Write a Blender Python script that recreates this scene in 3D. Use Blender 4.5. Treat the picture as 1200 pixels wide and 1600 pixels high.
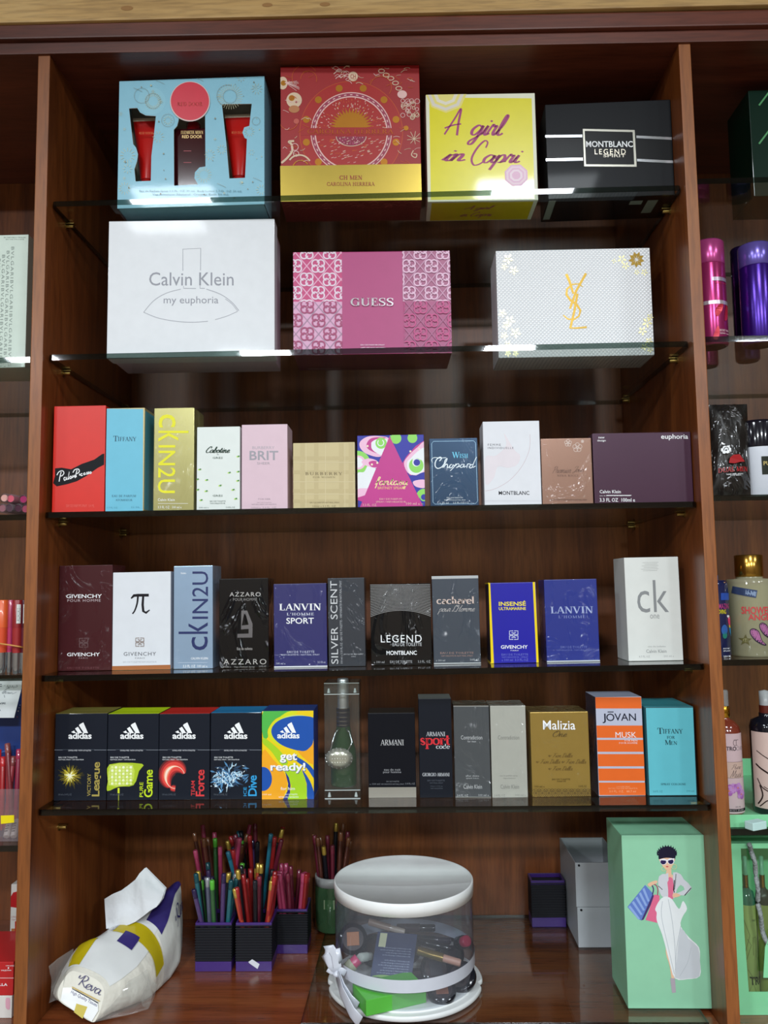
import bpy, bmesh, math, random
from mathutils import Vector, Matrix
from mathutils.geometry import tessellate_polygon
for o in list(bpy.data.objects): bpy.data.objects.remove(o)
SC = bpy.context.scene
COL = SC.collection
EYE = 1.5                      # height of the lens above the floor; z below is measured from it, then raised
# ------------------------------------------------------------------ camera
CX, CD, YAW, PITCH, ROLL, FPX = 0.4997, 1.115, -0.0241, 0.0915, -0.0142, 1275.6
_f = Vector((math.sin(YAW)*math.cos(PITCH), math.cos(YAW)*math.cos(PITCH), math.sin(PITCH)))
_r = Vector((math.cos(YAW), -math.sin(YAW), 0)); _u = _r.cross(_f)
RT = _r*math.cos(ROLL)+_u*math.sin(ROLL); UP = -_r*math.sin(ROLL)+_u*math.cos(ROLL); FW = _f
CAMP = Vector((CX, -CD, EYE))
cam_data = bpy.data.cameras.new('camera'); cam = bpy.data.objects.new('camera', cam_data); COL.objects.link(cam)
cam.matrix_world = Matrix(((RT.x, UP.x, -FW.x, CAMP.x), (RT.y, UP.y, -FW.y, CAMP.y), (RT.z, UP.z, -FW.z, CAMP.z), (0, 0, 0, 1)))
cam_data.sensor_fit = 'VERTICAL'; cam_data.sensor_height = 36; cam_data.sensor_width = 27
cam_data.lens = FPX*36/1600; cam_data.clip_start = 0.01
SC.camera = cam
# ------------------------------------------------------------------ light and exposure
SC.view_settings.view_transform = 'Standard'; SC.view_settings.look = 'None'
SC.view_settings.gamma = 1; SC.view_settings.use_curve_mapping = False
SC.view_settings.exposure = 0.0
W = bpy.data.worlds.new('world'); SC.world = W; W.use_nodes = True
W.node_tree.nodes['Background'].inputs[0].default_value = (0.8, 0.88, 1, 1)
W.node_tree.nodes['Background'].inputs[1].default_value = 0.05
CEIL = 1.27                    # ceiling above the lens
# square LED panels in the shop ceiling: x, y, watts
LAMPS = [(-0.24, -1.44, 14.5), (0.93, -1.44, 14.5), (-0.23, -3.3, 70), (1.08, -3.3, 70), (-1.5, -1.44, 13), (2.2, -1.44, 13), (-1.5, -3.3, 50), (2.4, -3.3, 50)]
for lx, ly, watt in LAMPS:
    ld = bpy.data.lights.new('ceiling_panel_lamp', 'AREA'); ld.shape = 'RECTANGLE'; ld.size = 0.26; ld.size_y = 0.36
    ld.energy = watt; ld.color = (0.88, 0.95, 1.0)
    lo = bpy.data.objects.new('ceiling_panel_lamp', ld); COL.objects.link(lo); lo.location = (lx, ly, EYE+CEIL-0.012)

# ------------------------------------------------------------------ helpers
def lin(h):
    h = h.lstrip('#'); c = [int(h[i:i+2], 16)/255 for i in (0, 2, 4)]
    return tuple((v/12.92 if v <= .04045 else ((v+.055)/1.055)**2.4) for v in c)+(1,)
_mats = {}
def M(col, r=.5, m=0, coat=0, film=0, grain=.05, bump=0, bscale=200, trans=0):
    """printed card, plastic, foil: principled with a fine procedural mottling"""
    key = (col, r, m, coat, film, grain, bump, bscale, trans)
    if key in _mats: return _mats[key]
    mt = bpy.data.materials.new('surface_'+col.lstrip('#')); mt.use_nodes = True
    nt = mt.node_tree; N = nt.nodes; L = nt.links; p = N['Principled BSDF']
    tc = N.new('ShaderNodeTexCoord'); nz = N.new('ShaderNodeTexNoise')
    nz.inputs['Scale'].default_value = 60; nz.inputs['Detail'].default_value = 3
    L.new(tc.outputs['Object'], nz.inputs['Vector'])
    c = lin(col)
    mx = N.new('ShaderNodeMix'); mx.data_type = 'RGBA'
    mx.inputs[6].default_value = tuple(v*(1-grain) for v in c[:3])+(1,)
    mx.inputs[7].default_value = tuple(min(1, v*(1+grain)) for v in c[:3])+(1,)
    L.new(nz.outputs['Fac'], mx.inputs[0]); L.new(mx.outputs[2], p.inputs['Base Color'])
    p.inputs['Roughness'].default_value = r; p.inputs['Metallic'].default_value = m
    p.inputs['Coat Weight'].default_value = coat; p.inputs['Coat Roughness'].default_value = .06
    if max(c[:3]) < .09 and not m: p.inputs['Specular IOR Level'].default_value = .28 if max(c[:3]) > .03 else .16
    if trans: p.inputs['Transmission Weight'].default_value = trans
    if film:
        p.inputs['Coat Weight'].default_value = film; p.inputs['Coat Roughness'].default_value = .06
        n2 = N.new('ShaderNodeTexNoise'); n2.inputs['Scale'].default_value = 17; n2.inputs['Detail'].default_value = 3; n2.inputs['Roughness'].default_value = .45; n2.inputs['Distortion'].default_value = 2.2
        mp = N.new('ShaderNodeMapping'); mp.inputs['Scale'].default_value = (1, 1, .6); mp.inputs['Rotation'].default_value = (0, .6, 0)
        oi = N.new('ShaderNodeObjectInfo'); mul = N.new('ShaderNodeMath'); mul.operation = 'MULTIPLY'; mul.inputs[1].default_value = 37
        L.new(oi.outputs['Random'], mul.inputs[0]); L.new(mul.outputs[0], mp.inputs['Location'])
        L.new(tc.outputs['Object'], mp.inputs[0]); L.new(mp.outputs[0], n2.inputs['Vector'])
        rp = N.new('ShaderNodeMapRange'); rp.inputs[1].default_value = .5; rp.inputs[2].default_value = .75; rp.interpolation_type = 'SMOOTHSTEP'; L.new(n2.outputs['Fac'], rp.inputs[0])
        b = N.new('ShaderNodeBump'); b.inputs['Strength'].default_value = 1; b.inputs['Distance'].default_value = .010
        L.new(rp.outputs[0], b.inputs['Height']); L.new(b.outputs[0], p.inputs['Coat Normal'])
    if bump:
        n3 = N.new('ShaderNodeTexNoise'); n3.inputs['Scale'].default_value = bscale; n3.inputs['Detail'].default_value = 2
        L.new(tc.outputs['Object'], n3.inputs['Vector'])
        b = N.new('ShaderNodeBump'); b.inputs['Strength'].default_value = bump; b.inputs['Distance'].default_value = .003
        L.new(n3.outputs['Fac'], b.inputs['Height']); L.new(b.outputs[0], p.inputs['Normal'])
    _mats[key] = mt
    return mt
def wood(name, c1, c2, c3, axis='z', rough=.38, coat=.25, wave=0, sc=1.0):
    mt = bpy.data.materials.new(name); mt.use_nodes = True
    nt = mt.node_tree; N = nt.nodes; L = nt.links; p = N['Principled BSDF']
    tc = N.new('ShaderNodeTexCoord'); mp = N.new('ShaderNodeMapping')
    s = {'z': (9, 9, .7), 'x': (.7, 9, 9), 'y': (9, .7, 9)}[axis]
    mp.inputs['Scale'].default_value = tuple(v*sc for v in s); L.new(tc.outputs['Object'], mp.inputs[0])
    n1 = N.new('ShaderNodeTexNoise'); n1.inputs['Scale'].default_value = 1.6; n1.inputs['Detail'].default_value = 9
    n1.inputs['Roughness'].default_value = .62; n1.inputs['Distortion'].default_value = 1.1+wave
    L.new(mp.outputs[0], n1.inputs['Vector'])
    rp = N.new('ShaderNodeValToRGB'); e = rp.color_ramp.elements
    e[0].position = .28; e[0].color = lin(c1); e[1].position = .74; e[1].color = lin(c3)
    x = e.new(.5); x.color = lin(c2)
    L.new(n1.outputs['Fac'], rp.inputs[0])
    mp2 = N.new('ShaderNodeMapping'); mp2.inputs['Scale'].default_value = tuple(v*14 for v in s); L.new(tc.outputs['Object'], mp2.inputs[0])
    n2 = N.new('ShaderNodeTexNoise'); n2.inputs['Scale'].default_value = 2.2; n2.inputs['Detail'].default_value = 4; L.new(mp2.outputs[0], n2.inputs['Vector'])
    mx = N.new('ShaderNodeMix'); mx.data_type = 'RGBA'; mx.blend_type = 'MULTIPLY'; mx.inputs[0].default_value = .45
    r2 = N.new('ShaderNodeValToRGB'); r2.color_ramp.elements[0].position = .35; r2.color_ramp.elements[0].color = (.45, .42, .4, 1); r2.color_ramp.elements[1].position = .55
    L.new(n2.outputs['Fac'], r2.inputs[0]); L.new(rp.outputs[0], mx.inputs[6]); L.new(r2.outputs[0], mx.inputs[7])
    L.new(mx.outputs[2], p.inputs['Base Color'])
    p.inputs['Roughness'].default_value = rough; p.inputs['Coat Weight'].default_value = coat; p.inputs['Coat Roughness'].default_value = .22
    return mt
def clear(name, tint=(1, 1, 1), f0=.04, rough=.0, body=0, bodycol=(.5, .5, .5)):
    """thin clear sheet: see-through with a Schlick mirror reflection"""
    mt = bpy.data.materials.new(name); mt.use_nodes = True
    nt = mt.node_tree; N = nt.nodes; L = nt.links
    for n in list(N):
        if n.type == 'BSDF_PRINCIPLED': N.remove(n)
    out = [n for n in N if n.type == 'OUTPUT_MATERIAL'][0]
    tr = N.new('ShaderNodeBsdfTransparent'); tr.inputs[0].default_value = tint+(1,)
    gl = N.new('ShaderNodeBsdfAnisotropic'); gl.inputs['Roughness'].default_value = rough
    lw = N.new('ShaderNodeLayerWeight'); lw.inputs[0].default_value = .5
    pw = N.new('ShaderNodeMath'); pw.operation = 'POWER'; pw.inputs[1].default_value = 5; L.new(lw.outputs['Facing'], pw.inputs[0])
    ma = N.new('ShaderNodeMath'); ma.operation = 'MULTIPLY_ADD'; ma.inputs[1].default_value = 1-f0; ma.inputs[2].default_value = f0; L.new(pw.outputs[0], ma.inputs[0])
    src = tr.outputs[0]
    if body:
        df = N.new('ShaderNodeBsdfDiffuse'); df.inputs[0].default_value = bodycol+(1,)
        m0 = N.new('ShaderNodeMixShader'); m0.inputs[0].default_value = body
        L.new(tr.outputs[0], m0.inputs[1]); L.new(df.outputs[0], m0.inputs[2]); src = m0.outputs[0]
    mx = N.new('ShaderNodeMixShader'); L.new(ma.outputs[0], mx.inputs[0]); L.new(src, mx.inputs[1]); L.new(gl.outputs[0], mx.inputs[2])
    L.new(mx.outputs[0], out.inputs[0])
    return mt
GLASS = clear('shelf_glass', (.93, .97, .95), .05)
GLASS_EDGE = clear('shelf_glass_edge', (.16, .22, .20), .055, .03)
PVC = clear('clear_plastic', (.93, .94, .96), .05)
PVC_HAZE = clear('hazy_plastic', (.9, .92, .95), .05, .05, .10, (.55, .6, .7))
ACRYL = clear('clear_acrylic', (.96, .975, .97), .05, 0, .012, (.8, .85, .83))
# a ray through a pixel of the photograph, met with a real plane of the shop
def ray(px, py): return FW+RT*((px-600)/FPX)-UP*((py-800)/FPX)
def at(px, py, y): d = ray(px, py); return CAMP+d*((y-CAMP.y)/d.y)
def on(px, py, z): d = ray(px, py); return CAMP+d*((z-CAMP.z)/d.z)

class MB:
    """collects shapes into ONE mesh, several materials"""
    def __init__(s): s.v = []; s.f = []; s.m = []; s.sm = []; s.mats = []
    def mi(s, mat):
        if mat not in s.mats: s.mats.append(mat)
        return s.mats.index(mat)
    def add(s, vs, fs, mat, smooth=False, xf=None):
        b = len(s.v); k = s.mi(mat)
        s.v += [tuple(xf @ Vector(v)) if xf is not None else tuple(v) for v in vs]
        for f in fs: s.f.append([b+i for i in f]); s.m.append(k); s.sm.append(smooth)
    def box(s, x0, x1, y0, y1, z0, z1, mat, bev=0, xf=None, mats=None):
        """mats: dict face-> material for 'f','k','l','r','t','b'"""
        bm = bmesh.new(); bmesh.ops.create_cube(bm, size=1)
        for v in bm.verts: v.co = Vector(((x0+x1)/2+v.co.x*(x1-x0), (y0+y1)/2+v.co.y*(y1-y0), (z0+z1)/2+v.co.z*(z1-z0)))
        if bev: bmesh.ops.bevel(bm, geom=bm.edges[:], offset=bev, segments=2, affect='EDGES', profile=.6)
        bm.normal_update(); vs = [v.co.copy() for v in bm.verts]; bm.verts.index_update()
        groups = {}
        for f in bm.faces:
            mt = mat
            if mats:
                n = f.normal
                k = 'r' if n.x > .6 else 'l' if n.x < -.6 else 'f' if n.y < -.6 else 'k' if n.y > .6 else 't' if n.z > .6 else 'b' if n.z < -.6 else None
                mt = mats.get(k, mat)
            groups.setdefault(mt.name, (mt, []))[1].append([v.index for v in f.verts])
        b = len(s.v); s.v += [tuple(xf @ v) if xf is not None else tuple(v) for v in vs]
        for nm, (mt, fs) in groups.items():
            k = s.mi(mt)
            for f in fs: s.f.append([b+i for i in f]); s.m.append(k); s.sm.append(False)
        bm.free()
    def lathe(s, prof, mat, seg=24, xf=None, sx=1, sy=1, smooth=True, caps=True):
        vs = []; fs = []
        for r, z in prof:
            for k in range(seg): a = 2*math.pi*k/seg; vs.append((r*sx*math.cos(a), r*sy*math.sin(a), z))
        for i in range(len(prof)-1):
            for k in range(seg):
                k2 = (k+1) % seg; fs.append([i*seg+k, i*seg+k2, (i+1)*seg+k2, (i+1)*seg+k])
        s.add(vs, fs, mat, smooth, xf)
        if caps:
            if prof[0][0] > 1e-5: s.add([vs[k] for k in range(seg)], [list(range(seg))[::-1]], mat, False, xf)
            n = (len(prof)-1)*seg
            if prof[-1][0] > 1e-5: s.add([vs[n+k] for k in range(seg)], [list(range(seg))], mat, False, xf)
    def tube(s, pts, r, mat, seg=8, flat=None, xf=None):
        """round tube along points; flat=(w,t): flat ribbon section"""
        pts = [Vector(p) for p in pts]; vs = []; fs = []; n = len(pts); ref = Vector((0.03, .02, 1)).normalized()
        for i, p in enumerate(pts):
            t = (pts[min(i+1, n-1)]-pts[max(i-1, 0)]).normalized()
            a = t.cross(ref)
            if a.length < .05: a = t.cross(Vector((1, 0, 0)))
            a.normalize(); b = a.cross(t)
            rr = r[i] if isinstance(r, (list, tuple)) else r
            for k in range(seg):
                q = 2*math.pi*k/seg
                if flat: vs.append(p+b*(math.cos(q)*flat[0])+a*(math.sin(q)*flat[1]))
                else: vs.append(p+a*(math.cos(q)*rr)+b*(math.sin(q)*rr))
        for i in range(n-1):
            for k in range(seg): k2 = (k+1) % seg; fs.append([i*seg+k, i*seg+k2, (i+1)*seg+k2, (i+1)*seg+k])
        fs.append(list(range(seg))[::-1]); fs.append([(n-1)*seg+k for k in range(seg)])
        s.add(vs, fs, mat, True, xf)
    def grid(s, rows, mat, smooth=True, closed=False, xf=None, matf=None):
        n = len(rows[0]); vs = [p for r in rows for p in r]
        b = len(s.v); s.v += [tuple(xf @ Vector(v)) if xf is not None else tuple(v) for v in vs]
        for i in range(len(rows)-1):
            for k in range(n if closed else n-1):
                k2 = (k+1) % n
                s.f.append([b+i*n+k, b+i*n+k2, b+(i+1)*n+k2, b+(i+1)*n+k]); s.m.append(s.mi(matf(i, k) if matf else mat)); s.sm.append(smooth)
    def build(s, name, parent=None, label=None):
        me = bpy.data.meshes.new(name); me.from_pydata(s.v, [], s.f)
        for mt in s.mats: me.materials.append(mt)
        me.polygons.foreach_set('material_index', s.m); me.polygons.foreach_set('use_smooth', s.sm)
        me.update()
        ob = bpy.data.objects.new(name, me); COL.objects.link(ob)
        if parent: ob.parent = parent
        if label: ob['label'] = label
        return ob
def T3(x=0, y=0, z=0, rx=0, ry=0, rz=0, s=1):
    d = math.radians
    return Matrix.Translation((x, y, z)) @ Matrix.Rotation(d(rz), 4, 'Z') @ Matrix.Rotation(d(ry), 4, 'Y') @ Matrix.Rotation(d(rx), 4, 'X') @ Matrix.Scale(s, 4)
def tag(o, label, cat, group=None):
    o['label'] = label; o['category'] = cat
    if group: o['group'] = group
    return o
def thing(name, label, cat, loc=(0, 0, 0), rz=0, group=None):
    o = bpy.data.objects.new(name, None); COL.objects.link(o); o.empty_display_size = .02
    o.location = loc; o.rotation_euler = (0, 0, rz)
    return tag(o, label, cat, group)
def struct(ob): ob['kind'] = 'structure'; return ob

# ------------------------------------------------------------------ lettering: sans from the built-in font, serif and script drawn as strokes
_tx = {}
def sans(txt, bold=0, space=1, shear=0, res=3):
    key = (txt, bold, space, shear, res)
    if key in _tx: return _tx[key]
    cu = bpy.data.curves.new('t', 'FONT'); cu.body = txt; cu.offset = bold; cu.space_character = space; cu.shear = shear; cu.resolution_u = res
    ob = bpy.data.objects.new('t', cu); me = bpy.data.meshes.new_from_object(ob)
    vs = [(v.co.x, v.co.y) for v in me.vertices]; fs = []
    me.calc_loop_triangles()
    tr = [tuple(vs[i] for i in t.vertices) for t in me.loop_triangles]
    bpy.data.objects.remove(ob); bpy.data.curves.remove(cu); bpy.data.meshes.remove(me)
    _tx[key] = tr
    return tr
def catmull(p, n=6, closed=False):
    if len(p) < 3: return list(p)
    q = []; L = len(p); rng = range(L if closed else L-1)
    for i in rng:
        if closed: a, b, c, d = p[i-1], p[i], p[(i+1) % L], p[(i+2) % L]
        else: a, b, c, d = p[max(i-1, 0)], p[i], p[i+1], p[min(i+2, L-1)]
        for k in range(n):
            t = k/n; t2 = t*t; t3 = t2*t
            q.append(tuple(.5*((2*b[j])+(-a[j]+c[j])*t+(2*a[j]-5*b[j]+4*c[j]-d[j])*t2+(-a[j]+3*b[j]-3*c[j]+d[j])*t3) for j in (0, 1)))
    if not closed: q.append(tuple(p[-1]))
    return q
def ribbon(p, w, closed=False):
    """triangles of a stroke; w a number or a function of (dx,dy) or list"""
    p = [p[i] for i in range(len(p)) if i == 0 or (abs(p[i][0]-p[i-1][0])+abs(p[i][1]-p[i-1][1])) > 1e-9]
    n = len(p); L = []
    if n < 2: return []
    for i in range(n):
        a = p[i-1] if (i > 0 or closed) else p[i]; b = p[(i+1) % n] if (i < n-1 or closed) else p[i]
        dx, dy = b[0]-a[0], b[1]-a[1]; l = math.hypot(dx, dy) or 1; dx /= l; dy /= l
        ww = (w[i] if isinstance(w, list) else w(dx, dy) if callable(w) else w)/2
        L.append(((p[i][0]-dy*ww, p[i][1]+dx*ww), (p[i][0]+dy*ww, p[i][1]-dx*ww)))
    out = []
    for i in range(n if closed else n-1):
        a, b = L[i], L[(i+1) % n]
        out += [(a[0], a[1], b[1]), (a[0], b[1], b[0])]
    return out
def _ser(k, T, t):
    """serif capitals on a unit cap height -> (advance, triangles)"""
    o = []
    def l(x0, y0, x1, y1, w): o.extend(ribbon([(x0, y0), (x1, y1)], w))
    def v(x, y0=0, y1=1, w=None): l(x, y0, x, y1, w or T)
    def h(x0, x1, y, w=None): l(x0, y, x1, y, w or t)
    def s(x, y, r=.17): h(x-r, x+r, y+(t/2 if y < .5 else -t/2))
    def arc(cx, cy, rx, ry, a0, a1, tk=None):
        tk = tk or T; pts = []; ws = []
        for i in range(15):
            a = math.radians(a0+(a1-a0)*i/14); pts.append((cx+rx*math.cos(a), cy+ry*math.sin(a))); ws.append(t+(tk-t)*abs(math.cos(a))**1.3)
        o.extend(ribbon(pts, ws))
    q = t/2; h2 = T/2
    if k == 'A': l(.08, 0, .40, 1, t*1.2); l(.74, 0, .42, 1, T); h(.18, .62, .33); s(.08, 0, .12); s(.74, 0, .15); return .82, o
    if k == 'B': v(.2); h(.05, .38, 1-q); h(.2, .38, .52); h(.05, .4, q); arc(.36, .76, .24-h2*.5, .24-q, -90, 90); arc(.38, .26, .29-h2*.5, .26-q, -90, 90); return .74, o
    if k == 'C': arc(.45, .5, .38, .5-q, 42, 318); l(.74, .68, .74, .98, t); l(.74, .02, .74, .28, t); return .82, o
    if k == 'D': v(.2); h(.05, .4, 1-q); h(.05, .4, q); arc(.38, .5, .42-h2*.5, .5-q, -90, 90); return .86, o
    if k == 'E': v(.2); h(.05, .6, 1-q); h(.2, .48, .52); h(.05, .64, q); l(.6, .76, .6, 1, t); l(.64, 0, .64, .26, t); l(.48, .4, .48, .64, t); return .7, o
    if k == 'F': v(.2); h(.05, .6, 1-q); h(.2, .48, .5); l(.6, .74, .6, 1, t); l(.48, .38, .48, .62, t); s(.2, 0); return .64, o
    if k == 'G': arc(.45, .5, .38, .5-q, 42, 300); v(.72, .05, .44); s(.72, .46, .13); l(.74, .68, .74, .98, t); return .9, o
    if k == 'H': v(.2); v(.74); h(.2, .74, .52); [s(a, b) for a in (.2, .74) for b in (0, 1)]; return .95, o
    if k == 'I': v(.2); s(.2, 0); s(.2, 1); return .4, o
    if k == 'J': v(.3, .1, 1); arc(.16, .12, .14, .12-q, 200, 360); s(.3, 1); return .46, o
    if k == 'K': v(.2); s(.2, 0); s(.2, 1); l(.24, .42, .7, 1, t); l(.38, .58, .74, 0, T); s(.7, 1, .12); s(.76, 0, .14); return .86, o
    if k == 'L': v(.2); s(.2, 1); h(.05, .62, q); l(.62, 0, .62, .28, t); return .68, o
    if k == 'M': v(.14, 0, 1, t*1.2); v(.92); l(.16, 1, .5, .05, T); l(.9, 1, .52, .05, t); s(.14, 0, .11); s(.92, 0, .15); s(.1, 1, .1); s(.94, 1, .13); return 1.06, o
    if k == 'N': v(.16, 0, 1, t*1.2); v(.76, 0, 1, t*1.2); l(.17, 1, .74, 0, T); s(.16, 0, .13); s(.76, 1, .13); s(.1, 1, .09); return .9, o
    if k == 'O': arc(.47, .5, .39, .5-q, 0, 360); return .94, o
    if k == 'P': v(.2); h(.05, .38, 1-q); h(.2, .38, .46); arc(.37, .73, .27-h2*.5, .27-q, -90, 90); s(.2, 0); return .7, o
    if k == 'Q': arc(.47, .5, .39, .5-q, 0, 360); l(.5, .1, .85, -.2, T*.7); return .94, o
    if k == 'R': v(.2); h(.05, .38, 1-q); h(.2, .38, .48); arc(.37, .74, .26-h2*.5, .26-q, -90, 90); s(.2, 0); l(.42, .48, .72, 0, T); s(.76, 0, .1); return .82, o
    if k == 'S':
        p = catmull([(.6, .8), (.52, .94), (.34, .97), (.16, .88), (.12, .7), (.26, .56), (.46, .46), (.6, .3), (.54, .1), (.34, .03), (.16, .08), (.08, .24)], 5)
        n = len(p); o.extend(ribbon(p, [t+(T-t)*max(0, 1-abs(i/(n-1)-.5)*2.6) for i in range(n)])); l(.62, .68, .62, .98, t); l(.07, .02, .07, .32, t); return .7, o
    if k == 'T': v(.38); s(.38, 0); h(.03, .73, 1-q); l(.03, .72, .03, 1, t); l(.73, .72, .73, 1, t); return .76, o
    if k == 'U': v(.18, .3, 1); v(.74, .3, 1, t*1.2); arc(.46, .3, .28, .3-q, 180, 360, T*.9); s(.18, 1, .15); s(.74, 1, .12); return .9, o
    if k == 'V': l(.1, 1, .42, 0, T); l(.74, 1, .42, 0, t*1.2); s(.1, 1, .14); s(.74, 1, .12); return .84, o
    if k == 'W': l(.1, 1, .36, 0, T); l(.58, 1, .36, 0, t); l(.56, 1, .82, 0, T); l(1.08, 1, .82, 0, t); s(.1, 1, .13); s(.57, 1, .13); s(1.08, 1, .11); return 1.16, o
    if k == 'X': l(.12, 1, .72, 0, T); l(.7, 1, .12, 0, t*1.2); [s(a, b, .12) for a in (.12, .72) for b in (0, 1)]; return .84, o
    if k == 'Y': l(.1, 1, .4, .45, T); l(.72, 1, .42, .45, t*1.2); v(.41, 0, .47); s(.41, 0); s(.1, 1, .13); s(.72, 1, .12); return .82, o
    if k == 'Z': h(.08, .64, 1-q); h(.06, .68, q); l(.62, .98, .1, .02, T); l(.1, .74, .1, 1, t); l(.67, 0, .67, .26, t); return .74, o
    X = .62
    if k == 'a': arc(.3, .2, .2, .2-q, 0, 360, T*.9); v(.5, 0, .45); arc(.33, .42, .17, .2-q, 0, 150, T*.8); h(.5, .6, q); return .64, o
    if k == 'c': arc(.33, X/2, .27, X/2-q, 45, 315); return .6, o
    if k == 'd': arc(.3, X/2, .24, X/2-q, 0, 360); v(.54); s(.5, 1, .1); s(.58, 0, .09); return .72, o
    if k == 'e': arc(.33, X/2, .27, X/2-q, 5, 315); h(.1, .6, X*.55); return .64, o
    if k == 'h': v(.16); s(.12, 1, .1); s(.16, 0, .14); v(.52, 0, .4); arc(.34, .4, .18, .22-q, 0, 180, T*.8); s(.52, 0, .14); return .7, o
    if k == 'i': v(.16, 0, X); s(.12, X, .1); s(.16, 0, .14); l(.16, .8, .16, .95, T); return .34, o
    if k == 'l': v(.16); s(.12, 1, .1); s(.16, 0, .14); return .34, o
    if k == 'o': arc(.33, X/2, .27, X/2-q, 0, 360); return .66, o
    if k == 'p': v(.16, -.35, X); arc(.4, X/2, .24, X/2-q, 0, 360); s(.1, X, .1); h(0, .32, -.33); return .7, o
    if k == 'r': v(.16, 0, X); s(.12, X, .1); s(.16, 0, .14); arc(.34, .42, .18, .2-q, 30, 180, T*.6); l(.5, .4, .5, .58, T*.8); return .54, o
    if k == 's':
        p = catmull([(.42, .5), (.3, .6), (.13, .52), (.15, .38), (.36, .26), (.44, .12), (.28, .02), (.08, .12)], 5)
        n = len(p); o.extend(ribbon(p, [t+(T-t)*max(0, 1-abs(i/(n-1)-.5)*2.4) for i in range(n)])); return .52, o
    if k == 't': v(.2, .1, .85); h(.04, .4, X-q); arc(.3, .12, .1, .12-q, 180, 330, T*.8); return .44, o
    if k == "'": l(.1, .72, .1, 1, T*.8); return .22, o
    if k == '.': l(.1, 0, .1, T, T); return .22, o
    return .34, o
def serif(txt, T=.17, t=.06, sp=.06):
    key = ('s', txt, T, t, sp)
    if key not in _tx:
        x = 0; out = []
        for ch in txt:
            a, tr = _ser(ch, T, t); out += [tuple((px+x, py) for px, py in q) for q in tr]; x += a+sp
        _tx[key] = out
    return _tx[key]
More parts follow.
